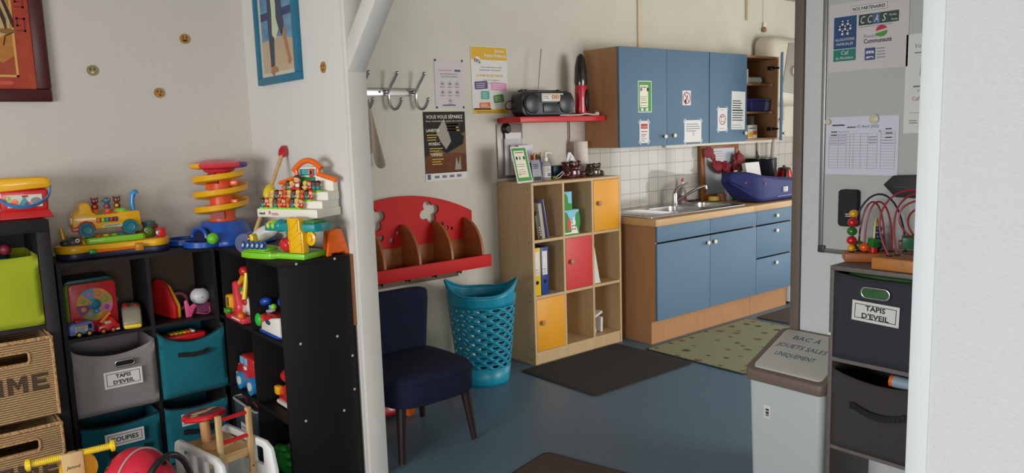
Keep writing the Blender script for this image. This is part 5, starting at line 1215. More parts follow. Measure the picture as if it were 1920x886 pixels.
def wicker(z0, label, y0):
    t = thing('wicker_basket', label, 'basket', (.104, y0, z0), 0, 'woven baskets in the tall shelf')
    w_, d_, h_ = .340, .36, .315; b = B(); k = .012
    slot = rrect(w_/2-.085, h_-.085, w_/2+.085, h_-.048, .008)
    b.prism(rrect(0, 0, w_, h_, .01), 0, k, WICK, holes=[slot]); b.box(0, k, 0, k, d_, h_, WICK); b.box(w_-k, k, 0, w_, d_, h_, WICK); b.box(k, d_-k, 0, w_-k, d_, h_, WICK); b.box(k, k, 0, w_-k, d_-k, k, WICK)
    obj('basket_body', b, t)
    b = B(); BR_ = mat('seagrass_braid', (204, 164, 112), .85, kind='voronoi', scale=90, rgb2=(140, 100, 62), amt=.8, bump=.8)
    b.tube([(0, 0, h_), (w_, 0, h_), (w_, d_, h_), (0, d_, h_)], .0075, BR_, n=8, closed=True); b.tube([(x_, .0, z_) for x_, z_ in rrect(w_/2-.09, h_-.09, w_/2+.09, h_-.043, .012)], .005, BR_, n=6, closed=True)
    b.tube([(w_, 0, 0), (w_, 0, h_)], .006, BR_, n=6)
    obj('braid', b, t)
    b = B(); WL = mat('woven_letter', (44, 32, 26), .9, kind='wave', scale=34, rgb2=(96, 72, 48), amt=.25); x0 = w_/2-.138; k = .017; lw, lh, gp, z0 = .057, .07, .015, .11
    def bar(u0, v0, u1, v1): b.box(x0+u0, -.0018, z0+v0, x0+u1, .001, z0+v1, WL)
    bar(0, 0, k, lh); bar(lw-k, 0, lw, lh); bar(k, lh/2-k/2, lw-k, lh/2+k/2); x0 += lw+gp
    bar(0, 0, k, lh); bar(lw-k, 0, lw, lh); bar(k, 0, lw-k, k); bar(k, lh-k, lw-k, lh); x0 += lw+gp
    mw = lw+.01; b.prism([(x0+u, z0+v*lh) for u, v in ((0, 0), (0, 1), (k, 1), (mw/2, .55), (mw-k, 1), (mw, 1), (mw, 0), (mw-k, 0), (mw-k, .62), (mw/2, .2), (k, .62), (k, 0))], -.0018, .001, WL); x0 += mw+gp
    bar(0, 0, k, lh); bar(k, 0, lw, k); bar(k, lh-k, lw, lh); bar(k, lh/2-k/2, lw*.85, lh/2+k/2)
    obj('woven_word', b, t)
wicker(.438, 'upper seagrass basket with a woven dark word, under the lime box', 3.475)
wicker(.086, 'lower seagrass basket, mostly cut off by the bottom edge of the photo', 3.462)
def cell(k): return (MX0+e+.004, .326) if k == 0 else (MX0+.350+e+.004, .283)
z2, z1 = .315+e+.001, e+.001
x, w_ = cell(0)
t1 = fabric_box((x, MY-.03, z2), 0, w_, .29, .295, GREYF, 'light grey fabric box with an eyelet and written label in the black shelf', .042, bulge=.02)
grommet(t1, .195, .215, -.0225, .085, .032); bin_sign(t1, .182, .150, .155, .075, (('TAPIS', .062), ("D'EVEIL", .085)), -.028, .0165)
t1 = fabric_box((x+.004, MY-.02, z1), 0, w_-.01, .29, .265, TEALF, 'teal fabric box labelled for spinning tops, under the light grey box', .02, bulge=.014, trim=BIND)
bin_sign(t1, .162, .19, .16, .062, (('TOUPIES', .112),), -.027, .0205); strap(t1, .105, .25, .125, -.019, BIND, .022)
x, w_ = cell(1)
t1 = fabric_box((x, MY-.03, z2), 0, w_+.006, .29, .308, TEALF, 'teal fabric box with a black strap handle holding a red keyboard toy', .055, bulge=.02, trim=BIND)
strap(t1, .08, .20, .20, -.024, BIND, .006, .02)
t2 = thing('toy_keyboard', 'red toy keyboard with coloured keys lying in the upper teal box', 'toy', (x+.025, MY+.0, z2+.248))
b = B(); b.prism([(0, 0), (.19, 0), (.2, .03), (.17, .10), (.03, .10), (-.01, .03)], 0, .03, RED, plane='xy', bev=.008); obj('body', b, t2)
for k in range(6):
    b = B(); b.box(.04+k*.019, .03, .03, .057+k*.019, .08, .038, (YEL, LEMON, LIME, YEL, ORA, W_)[k], .003); obj('key', b, t2)
t1 = fabric_box((x+.003, MY-.02, z1), 0, w_-.004, .29, .265, TEALF, 'teal fabric box behind the wooden bus, its label hidden by the red disc', .02, bulge=.014, trim=BIND)
bin_sign(t1, .135, .20, .155, .058, (('M', .016),), -.025, .0205); strap(t1, .075, .19, .140, -.019, BIND, .006)
t = thing('smoky_box', 'smoky clear plastic box with a white label in the bottom of the partition shelf', 'storage box', (RX+.008, 3.622, z1), RW)
b = B(); SM = mat('smoky_clear_plastic', (96, 98, 104), .15, trans=.45)
b.taper(0, 0, 0, .30, .27, .265, SM, 1.04, 1.04, .02); obj('box_body', b, t)
b = B(); b.tube([(x_-.006, y_-.006, .267) for x_, y_ in rrect(0, 0, .312, .282, .03)], .006, mat('smoky_rim', (170, 172, 176), .3), n=8, closed=True); obj('rim', b, t)
b = B(); b.tube(bez((.12, .02, .262), (.12, .0, .33), (.19, .0, .33), (.24, .03, .262)), .002, RED, n=6); obj('red_cord', b, t)
b = B(); b.box(.09, -.006, .08, .18, -.0045, .17, PAPERB); lines(b, .10, .17, .15, 4, .02, INKG, -.006, .006); obj('label_card', b, t)
# ---------------------------------------------------------------- toys standing on the black shelves
# shape sorter bucket on the tall shelf
t = thing('block_bucket', 'red toy bucket with a yellow lid and blue carrying handle on the tall shelf', 'bucket', (.435, 3.74, 1.2135), math.radians(-3))
b = B(); b.taper(-.098, -.075, 0, .098, .075, .035, RED, .86, .86, .006); b.taper(-.082, -.062, .03, .082, .062, .118, RED, 1.06, 1.06, .01); obj('bucket_body', b, t)
b = B(); b.box(-.06, -.0685, .048, .062, -.066, .098, mat('bucket_label', (212, 208, 196), .4)); 
b.prism(circ(-.035, .07, .014), -.0692, -.0683, ORA); b.prism([(-.02, .06), (.0, .095), (.018, .055)], -.0692, -.0683, TEALP); b.prism(circ(.012, .058, .012), -.0692, -.0683, PINK); b.box(-.008, -.0692, .088, .014, -.0683, .096, INKR); b.ell((.04, -.0688, .072), (.02, .0008, .014), GREYF, n=10); b.ell((-.055, -.0688, .085), (.008, .0008, .01), LIME, n=8)
obj('label', b, t)
b = B(); b.prism([(-.098, .112), (.098, .122), (.098, .16), (.07, .168), (-.07, .168), (-.098, .158)], -.078, .078, YEL, bev=.012); b.box(-.098, -.08, .134, .098, .08, .139, YEL, .002); obj('lid', b, t)
b = B(); b.tube(bez((-.098, -.03, .125), (-.10, -.10, .02), (.10, -.10, .028), (.100, -.03, .13), 20), .01, SKY, flat=(.002, .009)); obj('handle', b, t)
t = thing('small_toy', 'little green topped toy at the left edge, beside the red bucket', 'toy', (.315, 3.74, 1.2135))
b = B(); b.box(-.03, -.04, 0, .03, .04, .12, mat('toy_brownred', (120, 44, 30), .4), .012); obj('body', b, t)
b = B(); b.box(-.035, -.045, .12, .035, .045, .165, LIME, .014); obj('top', b, t)
b = B(); b.box(-.04, -.075, 0, .02, -.045, .02, SKY, .006); obj('foot', b, t)
# yellow activity table with the truck
t = thing('activity_truck', 'yellow toy truck with three animal figures on its green keyed activity base', 'toy', (.775, 3.83, MH+.001), math.radians(-2))
b = B()
def blob(s, z0, z1, m, bev):
    pts = []
    for cx, sgn in ((.165, 1), (-.165, -1)):
        for k in range(17):
            a = -2.1+4.2*k/16
            pts.append((sgn*(.165+.072*s*math.cos(a)), sgn*(.0+.088*s*math.sin(a)) if True else 0))
    b.prism(pts, z0, z1, m, plane='xy', bev=bev)
blob(.94, 0, .03, DNAVY, .006); obj('underside', b, t)
b = B(); blob(1.0, .026, .062, YEL, .012); b.box(-.13, -.04, .05, .13, .05, .085, YEL, .01); obj('base', b, t)
b = B(); b.prism([(-.115, -.075), (.115, -.075), (.125, -.03), (-.125, -.03)], .062, .090, LIME, plane='xy', bev=.008); obj('keyboard', b, t)
for k, m_ in enumerate((GRN, ORA, LEMON, LIME, TEALP, PURP, HAIRB)):
    b = B(); b.ell((-.10+.033*k, -.04, .094), (.014, .012, .006), m_, n=12); obj('key', b, t)
b = B(); b.tube([(-.10, -.085, .03), (.10, -.085, .03)], .005, ORA, n=8); b.box(-.115, -.095, .022, -.085, -.075, .042, GRN, .005); obj('slider', b, t)
b = B(); b.box(.07, -.10, .015, .105, -.07, .05, mat('amber_clear', (230, 150, 40), .2, trans=.3), .006); obj('latch', b, t)
# creatures at both ends of the base
b = B(); b.ell((-.165, -.02, .075), (.032, .03, .022), mat('beetle_grey', (70, 74, 72), .35)); b.ell((-.15, -.05, .082), (.01, .006, .01), W_); b.ell((-.15, -.056, .082), .004, BLK); b.ell((-.195, -.02, .072), (.02, .02, .016), mat('bottle_green', (26, 66, 52), .35)); obj('beetle', b, t)
for x in (-.19, -.118):
    b = B(); b.cyl((x, .02, .05), (x-.01*(1 if x < -.15 else -1), .02, .135), .012, YEL, r1=.006, n=14); obj('post', b, t)
b = B(); b.box(.175, -.05, .062, .215, -.012, .105, RED, .008); b.ell((.176, -.053, .085), (.006, .003, .009), W_); obj('red_block', b, t)
b = B(); b.ell((.145, -.0, .085), (.028, .026, .028), mat('frog_green', (100, 140, 40), .35)); b.ell((.135, -.026, .098), .008, W_); b.ell((.134, -.033, .098), .004, BLK); obj('frog', b, t)
b = B(); b.lathe([(.026, .06), (.026, .118), (.03, .12), (.03, .132), (0, .133)], mat('grey_teal', (70, 110, 116), .4), c=(.16, .035, 0), n=20); b.ell((.18, .03, .11), (.02, .02, .012), mat('toy_darkred', (150, 36, 36), .4)); obj('drum', b, t)
TR_ = Matrix.Translation((-.02, 0, .022)) @ Matrix.Diagonal((.86, 1, .88, 1))
# truck
b = B(TR_); y0, y1 = -.045, .055
b.prism([(-.165, .115), (.155, .115), (.157, .125), (.155, .195), (.04, .195), (.035, .190), (-.05, .190), (-.068, .20), (-.078, .245), (-.088, .25), (-.118, .25), (-.125, .244), (-.130, .215), (-.155, .20), (-.168, .17)], y0, y1, YEL, bev=.010); obj('truck_body', b, t)
b = B(TR_); b.prism([(-.17, .112), (-.17, .132), (-.145, .135), (-.13, .155), (-.105, .163), (-.075, .155), (-.062, .13), (-.062, .112)], y0-.006, y0+.01, RED, bev=.004); obj('bumper', b, t)
b = B(TR_); b.box(-.055, y0-.002, .15, .045, y0+.004, .172, HAIRB, .002); b.box(-.03, y0-.003, .121, .07, y0+.0, .137, mat('sticker_cream', (206, 196, 150), .4)); lines(b, -.02, .06, .132, 2, .006, TEALP, y0-.003, .003); obj('front_panel', b, t)
for k, m_ in enumerate((ORA, LIME, TEALP, RED, PURP)):
    b = B(TR_); b.box(-.053+.02*k, y0-.008, .148, -.036+.02*k, y0+.002, .173, m_, .005); obj('piano_key', b, t)
for x in (-.105, .098):
    b = B(TR_); b.cyl((x, y0-.018, .118), (x, y0+.01, .118), .037, mat('wheel_teal', (22, 100, 116), .4), n=28); b.lathe([(.024, 0), (.022, .004), (.014, .002), (0, .005)], mat('wheel_teal2', (28, 118, 134), .35), n=24, X=Rx(PI/2, (x, y0-.018, .118))); obj('wheel', b, t)
b = B(TR_); b.box(-.172, y0+.005, .15, -.16, y0+.03, .18, W_, .004); obj('headlamp', b, t)
for k, (m_, m2) in enumerate(((GRN, 0), (CORAL, 0), (CORAL, 0))):
    b = B(TR_); b.box(-.055+.04*k, y0+.004, .189, -.024+.04*k, y0+.022, .196, m_, .003); obj('button', b, t)
b = B(TR_); b.ell((.07, -.01, .195), (.034, .03, .018), LIME); obj('green_hill', b, t)
FIGS = [(-.045, mat('fig_maroon', (130, 40, 54), .4), 0), (.012, mat('fig_teal', (60, 110, 130), .4), 1), (.06, mat('fig_brown', (110, 62, 36), .4), 2)]
for x, m_, k in FIGS:
    b = B(TR_); b.lathe([(.018, 0), (.019, .012), (.014, .02)], ORA, c=(x, .015, .192), n=18); b.ell((x, .015, .224), (.017, .014, .018), m_); b.ell((x, .012, .253), (.018, .016, .016), m_); b.ell((x-.004, -.001, .226), (.009, .004, .009), (ORA, CORAL, YEL)[k], n=12)
    if k == 1: b.cyl((x-.012, .012, .256), (x-.034, .008, .25), .007, m_, r1=.001, n=10)
    else:
        for s in (-1, 1): b.ell((x+s*.014, .014, .268), .006 if k == 2 else .005, m_, n=10)
    for s in (-1, 1): b.ell((x+s*.006, -.004, .257), .0025, W_, n=8)
    obj('animal_figure', b, t)
b = B(TR_); b.tube(bez((.135, .0, .19), (.115, .0, .26), (.16, .0, .34), (.155, .0, .245), 18)[:16], [.012]*8+[.014]*8, SKY, n=12); obj('grip', b, t)

# spiral ball tower in the corner
t = thing('ball_tower', 'orange and yellow spiral ball run tower on a blue base in the corner', 'toy', (1.26, 3.79, MH+.001), math.radians(-20))
TS_ = Matrix.Diagonal((1, 1, .93, 1))
b = B(TS_)
b.lathe([(.145, 0), (.147, .025), (.125, .07), (.105, .112), (.10, .12), (0, .12)], BLU, n=40)
for a, L in ((-2.35, .135), (PI*.92, .19), (-.25, .16), (.6, .13)):
    b.lathe([(.08, 0), (.087, .006), (.087, .03), (.08, .033), (.075, .012), (0, .01)], BLU, c=(L*math.cos(a), L*math.sin(a), 0), n=30)
obj('base', b, t)
b = B(TS_); ca, sa = math.cos(-2.35), math.sin(-2.35)
b.prism([(-.038, .012), (-.038, .055)]+[(.038*math.cos(a), .055+.038*math.sin(a)) for a in [PI-PI*k/12 for k in range(13)]]+[(.038, .012)], -.02, .03, mat('tunnel_navy', (16, 26, 66), .5), X=Matrix.Translation((ca*.135, sa*.135, 0)) @ Rz(-2.35+PI/2)); 
b.tube([Matrix.Translation((ca*.153, sa*.153, 0)) @ Rz(-2.35+PI/2) @ Vector((.046*math.cos(a), 0, .05+.046*math.sin(a))) for a in [PI*k/14 for k in range(15)]], .009, BLU, n=8); obj('tunnel', b, t)
b = B(TS_); b.lathe([(.062, .12), (.056, .15), (.054, .36), (.05, .375)], mat('tower_orange', (232, 84, 28), .35, coat=.3), n=32); obj('column', b, t)
for a, z in ((-2.2, .325), (-1.9, .14)):
    b = B(TS_); b.prism([(-.03, 0)]+[(.03*math.cos(q), .03+.03*math.sin(q)) for q in [PI-PI*k/12 for k in range(13)]]+[(.03, 0)], -.006, .006, mat('tower_recess', (150, 40, 16), .5), X=Matrix.Translation((.053*math.cos(a), .053*math.sin(a), z-.01)) @ Rz(a+PI/2)); obj('arch_opening', b, t)
tb = bmesh.new(); n = 110; rg = []
for k in range(n+1):
    u = k/n; a = -.5-u*2*PI*2.75; z = .355-u*.215; c, s = math.cos(a), math.sin(a)
    rg.append([tb.verts.new((r*c, r*s, z+dz)) for r, dz in ((.056, .014), (.062, -.004), (.112, -.010), (.126, .0), (.131, .026), (.122, .026), (.116, .006), (.062, .008))])
for A, C_ in zip(rg, rg[1:]):
    for i in range(8): tb.faces.new((A[i], A[(i+1) % 8], C_[(i+1) % 8], C_[i]))
tb.faces.new(rg[0]); tb.faces.new(rg[-1][::-1]); bmesh.ops.recalc_face_normals(tb, faces=tb.faces[:])
b = B(TS_); b.add(tb, YEL, True); obj('spiral_track', b, t)
for a, z in ((2.4, .28), (-.3, .30), (-.4, .20), (2.6, .17)):
    b = B(TS_); b.box(.05, -.014, 0, .085, .014, .03, ORA, .004, X=Rz(a, (0, 0, z))); obj('bracket', b, t)
b = B(TS_); b.lathe([(.055, .37), (.07, .378), (.075, .388), (.05, .392)], CORAL, n=32)
tb = bmesh.new()
b.lathe([(.05, .388), (.115, .392), (.13, .40), (.134, .41), (.13, .42), (.116, .424), (.09, .43), (.06, .437), (0, .44)], CORAL, n=44)
obj('top_dish', b, t)
for a0, a1, m_ in ((-2.9, -2.25, YEL), (-.75, -.25, PURP), (.9, 1.6, YEL), (2.2, 2.8, TEALP)):
    b = B(TS_); b.tube([(.122*math.cos(a0+(a1-a0)*k/8), .122*math.sin(a0+(a1-a0)*k/8), .409) for k in range(9)], .0145, m_, n=12); obj('rim_segment', b, t)
b = B(); b.ell((0, 0, 0), .027, mat('lime_ball', (110, 200, 40), .4, kind='voronoi', scale=60, bump=.4)); tag(obj('ball', b, loc=(1.155, 3.64, MH+.046)), 'lime green ball resting on the blue base of the ball tower', 'ball')

# push toy: stick with a red knob and a white whale on blue wheels
t = thing('push_toy', 'wooden push stick with a red knob and white whale body leaning on the partition wall', 'toy', (1.235, 3.33, MH+.001))
P0, P1 = Vector((.02, .03, .09)), Vector((.245, .215, .42))
b = B(); b.cyl(P0, P1, .0095, WOODL, n=14); obj('stick', b, t)
b = B(); d = (P1-P0).normalized(); M_ = d.to_track_quat('Z', 'Y').to_matrix().to_4x4(); M_.translation = P1
b.lathe([(.010, -.012), (.019, 0), (.023, .022), (.019, .042), (.008, .053), (0, .054)], mat('knob_red', (186, 24, 36), .25, coat=.6), n=22, X=M_); obj('red_knob', b, t)
b = B(); M2 = M_.copy(); M2.translation = P0+d*.215
b.lathe([(.012, -.03), (.022, -.02), (.026, .005), (.022, .03), (.010, .045)], LEMON, n=22, X=M2); obj('yellow_bead', b, t)
b = B(); M3 = M_.copy(); M3.translation = P0+d*.085
b.bm.free()
WH = mat('whale_white', (214, 210, 208), .35)
b = B(); XW = Rz(math.radians(-48), (.045, -.02, .085)) @ Ry(math.radians(-22))
b.ell((0, 0, 0), (.078, .034, .033), WH, n=24, X=XW); b.cyl((.06, 0, .01), (.10, 0, .005), .018, WH, r1=.006, n=14, X=XW)
b.prism([(-.06, .01), (-.10, .0), (-.125, -.03), (-.10, -.028), (-.095, -.045), (-.075, -.02)], -.012, .012, WH, bev=.004, X=XW); obj('whale_body', b, t)
b = B(); b.ell((.05, -.031, .005), (.008, .003, .009), BLK, X=XW); obj('eye', b, t)
for s in (-1, 1):
    b = B(); WX = Rz(math.radians(-48), (-.015, .03, .045)); b.cyl((0, s*.032-.006, 0), (0, s*.032+.006, 0), .044, mat('wheel_navy', (42, 62, 108), .35), n=32, X=WX); b.cyl((.012, s*.032-.0075, -.015), (.012, s*.032+.0075, -.015), .005, CHROME, n=12, X=WX); obj('wheel', b, t)

# jungle activity toy
JA = math.radians(-65.2)
t = thing('jungle_piano', 'green based jungle piano toy with yellow tower and teal deck on the near black shelf', 'toy', (1.2, 3.245, MH+.001), JA)
JS = Matrix.Diagonal((.74, 1, .93, 1))
JG = mat('jungle_green', (128, 204, 40), .35, coat=.2)
b = B(JS)
pts = [(-.02, .03), (-.045, -.01), (-.03, -.055), (.04, -.07), (.15, -.075), (.21, -.07), (.235, -.045), (.425, -.045), (.425, .10), (.06, .13), (.0, .09)]
b.prism(pts, .0, .028, JG, plane='xy', bev=.006); b.prism([(.0, -.04), (.14, -.055), (.16, -.03), (.16, .02), (.0, .05), (-.025, .0)], .028, .05, JG, plane='xy', bev=.008)
b.prism([(-.02, -.05), (.21, -.065), (.2, .0), (-.02, .02)], .020, .034, JG, plane='xy', bev=.006)
obj('base', b, t)
JB = mat('key_blue', (40, 110, 170), .35); JB2 = mat('key_navy', (24, 50, 110), .35)
b = B(JS); b.box(-.02, -.072, .026, .16, -.058, .062, JB, .008, X=Rx(-.25)); obj('key_panel', b, t)
for k in range(5):
    b = B(JS); cx = .0+.036*k; X = Rx(-.25)
    b.prism(circ(cx, .042, .015, .017), -.075, -.07, JB2, X=X)
    for q in range(3): b.box(-.010, -.0762, -.0016, .010, -.075, .0016, PAPERB, X=X @ Matrix.Translation((cx, 0, .042)) @ Ry(q*PI/3))
    obj('piano_key', b, t)
b = B(JS); b.ell((.265, .0, .06), (.055, .035, .034), RED, n=22); b.ell((.295, -.005, .07), (.035, .03, .03), RED, n=18); obj('red_hump', b, t)
JY = mat('jungle_yellow', (236, 184, 16), .35, coat=.2)
b = B(JS @ Matrix.Translation((.068, 0, 0))); b.prism([(.255, .03), (.36, .03), (.36, .125), (.34, .135), (.34, .178), (.33, .186), (.265, .186), (.255, .178)], -.048, -.012, JY, bev=.005)
for z0, z1, x1 in ((.038, .078, .35), (.084, .124, .35), (.130, .178, .33)):
    for q in ((.265, z0, x1, z0+.004), (.265, z1-.004, x1, z1), (.265, z0, .269, z1), (x1-.004, z0, x1, z1)): b.box(q[0], -.0515, q[1], q[2], -.046, q[3], JY)
    L = math.hypot(x1-.265, z1-z0); a = math.atan2(z1-z0, x1-.265); b.box(0, -.0515, -.002, L, -.046, .002, JY, X=Matrix.Translation((.265, 0, z0)) @ Ry(-a))
b.prism([(.235, .09), (.262, .09), (.262, .183), (.245, .188), (.235, .18)], -.035, .0, JY, bev=.004); obj('yellow_tower', b, t)
b = B(JS); b.lathe([(.03, 0), (.032, .012), (.018, .016), (.012, .01), (.012, .018), (0, .02)], JY, n=24, X=Rx(PI/2, (.455, -.012, .095))); obj('yellow_snail_wheel', b, t)
JT = mat('jungle_teal', (22, 140, 140), .35)
b = B(JS); b.prism([(.12, .0), (.14, -.035), (.33, -.04), (.49, -.03), (.51, .0), (.50, .07), (.15, .09)], .125, .16, JT, plane='xy', bev=.004); obj('teal_deck', b, t)
b = B(JS); b.prism([(.40, -.02), (.48, -.02), (.48, .06), (.40, .06)], .158, .172, mat('lily_green', (50, 130, 50), .35), plane='xy', bev=.006); obj('green_pad', b, t)
GL = mat('post_grey_green', (160, 164, 140), .5)
for x in (.215, .262):
    b = B(JS); b.lathe([(.011+.0022*(k % 2), .04+.0062*k) for k in range(17)], GL, c=(x, .03, 0), n=18); obj('ridged_post', b, t)
for k, m_ in enumerate((LEMON, LIME, TEALP)):
    b = B(JS); b.ell((.165+.035*k, -.01, .148), (.02+.006*k, .032, .022+.004*k), m_, n=18); obj('caterpillar_segment', b, t)
b = B(JS); b.prism([(-.005, .0), (.035, .0), (.035, .018), (.026, .024), (.012, .022), (.010, .044), (.0, .054), (-.016, .052), (-.02, .04), (-.018, .012)], -.016, .016, LEMON, bev=.005, X=Matrix.Translation((.012, -.005, .05))); b.box(-.012, -.0225, .062, .0, -.02, .095, BLK, .002); b.ell((-.006, -.0235, .082), (.004, .002, .004), W_, n=8); b.ell((-.006, -.0235, .090), (.004, .002, .004), RED, n=8); b.box(.024, -.0225, .062, .028, -.019, .074, RED); obj('yellow_cat', b, t)
t = thing('orange_ramp', 'orange toy ramp stand at the right end of the black shelf, beside the jungle toy', 'toy', (1.40, 2.962, MH+.001), math.radians(10))
b = B(Matrix.Diagonal((1.22, 1, .9, 1))); b.prism([(0, 0), (.012, .105), (.02, .118), (.05, .125), (.066, .118), (.092, 0), (.078, 0), (.074, .012), (.02, .012), (.016, 0)], -.008, .008, ORA, bev=.003)
OR2 = ORA
for q in ((.018, .02, .076, .024), (.02, .058, .070, .062)): b.box(q[0], -.0105, q[1], q[2], -.007, q[3], OR2)
b.box(0, -.0105, -.0015, .062, -.007, .0015, OR2, X=Matrix.Translation((.018, 0, .022)) @ Ry(-.6)); b.box(0, -.0105, -.0015, .062, -.007, .0015, OR2, X=Matrix.Translation((.072, 0, .022)) @ Ry(-(PI-.6))); obj('front_panel', b, t)
b = B(Matrix.Diagonal((1.22, 1, .9, 1))); b.prism([(.012, .0), (.02, .108), (.058, .108), (.08, 0), (.07, 0), (.066, .012), (.028, .012), (.024, 0)], .035, .048, ORA, bev=.003); b.box(.018, .0, .10, .06, .045, .116, ORA, .004); obj('rear_panel', b, t)

# white school house toy with its rows of little figures
t = thing('school_toy', 'white school house toy with orange roof and rows of little figures', 'toy', (1.233, 3.246, MH+.167), JA)
WT = mat('school_white', (230, 226, 212), .45)
W, D = .328, .145
b = B(); b.prism([(0, -.01), (W, -.01), (W+.0, D), (0, D)], 0, .036, WT, plane='xy', bev=.004)
b.box(.03, .030, .034, W-.004, D-.005, .068, WT, .004); b.box(.05, .065, .066, W-.0, D-.005, .104, WT, .004)
b.prism([(.06, .09), (W-.004, .09), (W-.004, .148), (.25, .175), (.24, .206), (.14, .206), (.13, .172), (.05, .148)], .108, D-.004, WT, bev=.003); obj('house_body', b, t)
b = B(); b.text('vtech', .028, .012, .010, INK, -.0104, width=.034, bold=.0006, shear=.3); b.prism(circ(.072, .020, .006, .008), -.0112, -.0102, mat('logo_tan', (190, 120, 80), .5)); lines(b, .082, .125, .017, 2, .006, INKR, -.0103, .003); obj('printed_mark', b, t)
b = B(Matrix.Translation((.0, .014, -.022)) @ Matrix.Diagonal((1.09, 1, 1, 1)))
b.tube([(.030, .09, .160), (.125, .09, .187)], .0085, ORA, n=12); b.tube([(.125, .09, .187), (.122, .09, .215)], .0085, ORA, n=12)
b.tube(bez((.108, .09, .213), (.16, .09, .268), (.20, .09, .27), (.246, .09, .222), 18), .0125, ORA, n=14); b.tube([(.232, .09, .222), (.23, .09, .195)], .010, ORA, n=12); b.tube([(.226, .09, .200), (.318, .09, .172)], .0105, ORA, n=12); obj('orange_roof', b, t)
b = B(Matrix.Translation((.0, .014, -.02)) @ Matrix.Diagonal((1.09, 1, 1, 1))); b.box(.134, .0925, .19, .212, .0955, .218, TEALP, .001); b.box(.134, .0925, .115, .212, .0955, .184, mat('chalk_green', (36, 120, 64), .4), .001); 
for k in range(3): b.box(.152+.013*k, .091, .196, .162+.013*k, .0925, .213, mat('tile_mint', (120, 190, 180), .4))
b.text('3', .157, .199, .010, INK, .0909); b.text('0', .170, .199, .010, INK, .0909)
b.box(.186, .088, .184, .205, .093, .219, mat('school_red', (214, 56, 40), .4), .003); b.box(.192, .0868, .196, .200, .089, .210, BLK); b.box(.197, .089, .160, .208, .093, .176, SKY, .002); obj('blackboard', b, t)
for z, y, x0, x1 in ((.036, .004, .012, .24), (.068, .038, .035, .27), (.104, .075, .055, .29)):
    b = B()
    for k in range(9):
        u0 = x0+(x1-x0)*k/9; b.box(u0, y-.012, z-.003, u0+(x1-x0)/9*.9, y+.02, z+.006, LIME, .001)
    obj('green_seat_row', b, t)
CLS = [(SKIN2, HAIRK, TEALP), (SKIN1, RED, RED), (SKIN1, LEMON, mat('fig_sand', (226, 186, 100), .4)), (SKIN2, HAIRK, TEALP), (mat('fig_terracotta', (196, 88, 44), .4), ORA, ORA), (SKIN1, RED, RED), (mat('fig_terracotta', (196, 88, 44), .4), ORA, ORA), (SKIN2, HAIRK, TEALP), (SKIN1, LEMON, mat('fig_sand', (226, 186, 100), .4)), (SKIN1, RED, RED)]
def figurine(x, y, z, c_, s=1):
    b = B(); sk, hr, cl = c_
    b.ell((x, y, z+.011*s), (.0105*s, .009*s, .013*s), cl, n=12); b.ell((x, y, z+.029*s), (.0105*s, .0095*s, .010*s), sk, n=12); b.ell((x, y+.002*s, z+.0335*s), (.0115*s, .0098*s, .0085*s), hr, n=12)
    for q in (-1, 1): b.ell((x+q*.004*s, y-.009*s, z+.029*s), (.0014*s, .001, .0016*s), HAIRK, n=6); b.ell((x+q*.009*s, y-.006*s, z+.015*s), (.003*s, .003*s, .005*s), sk, n=8)
    return obj('figure', b, t)
for k in range(10): figurine(.022+.0235*k, .006, .040, CLS[k])
for k in range(10): figurine(.048+.0235*k, .040, .072, CLS[(2, 0, 1, 4, 2, 3, 8, 6, 7, 5)[k]])
for k in range(7):
    x = (.084, .104, .124, .198, .222, .246, .268)[k]; figurine(x, .078, .108, CLS[(4, 3, 2, 2, 1, 0, 0)[k]])
figurine(.160, .074, .112, (SKIN1, HAIRB, RED), 1.5)
b = B(); b.box(.135, .052, .106, .182, .07, .122, RED, .003); b.box(.160, .060, .124, .180, .063, .138, PAPER, .001); obj('teacher_desk', b, t)

# ---------------------------------------------------------------- toys inside the black shelves
zt = 2*pit_+e+.0 if False else 2*((MH-.016)/3)+.016+.001
t = thing('activity_cube', 'red activity cube with a segmented animal wheel in the black shelf', 'toy', (.548, 3.79, zt))
CR2 = mat('cube_red', (190, 26, 36), .35)
b = B(); b.box(0, 0, 0, .212, .16, .225, mat('cube_green', (120, 150, 40), .4), .02, 4); obj('cube_body', b, t)
b = B(); b.prism(rrect(.016, .0, .206, .222, .02), -.012, .004, CR2, bev=.004); obj('red_face', b, t)
b = B(); b.prism([(.0, .222), (.206, .228), (.18, .243), (.02, .24)], .0, .15, mat('cube_teal', (22, 70, 84), .4), bev=.005); obj('top_edge', b, t)
SEG = [(206, 150, 40), (90, 150, 190), (226, 130, 60), (150, 150, 50), (206, 110, 150), (190, 140, 40), (150, 130, 50), (110, 60, 110)]
b = B(); cx, cz_ = .115, .125
for k, c_ in enumerate(SEG):
    a0 = PI-2*PI*k/8; m_ = mat('wheel_seg_%d' % k, c_, .45)
    b.prism([(cx, cz_)]+[(cx+.073*math.cos(a0-2*PI/8*q/6), cz_+.073*math.sin(a0-2*PI/8*q/6)) for q in range(7)], -.016, -.011, m_)
    am = a0-PI/8; b.ell((cx+.05*math.cos(am), -.0165, cz_+.05*math.sin(am)), (.011, .002, .011), mat('seg_fig_%d' % k, tuple(int(v*.75+40) for v in SEG[(k+3) % 8]), .5), n=10)
obj('picture_wheel', b, t)
b = B(); b.lathe([(.024, 0), (.024, .008), (.016, .010), (.014, .005), (0, .006)], mat('hub_teal', (22, 116, 140), .35), n=28, X=Rx(PI/2, (cx, -.016, cz_))); b.ell((cx+.004, -.022, cz_-.032), (.013, .006, .010), SKY, n=12); obj('hub', b, t)
b = B(); b.cyl((.206, .06, .12), (.222, .06, .12), .015, TEALP, n=16); b.cyl((-.012, .04, .12), (.002, .04, .12), .015, TEALP, n=16); obj('side_knob', b, t)
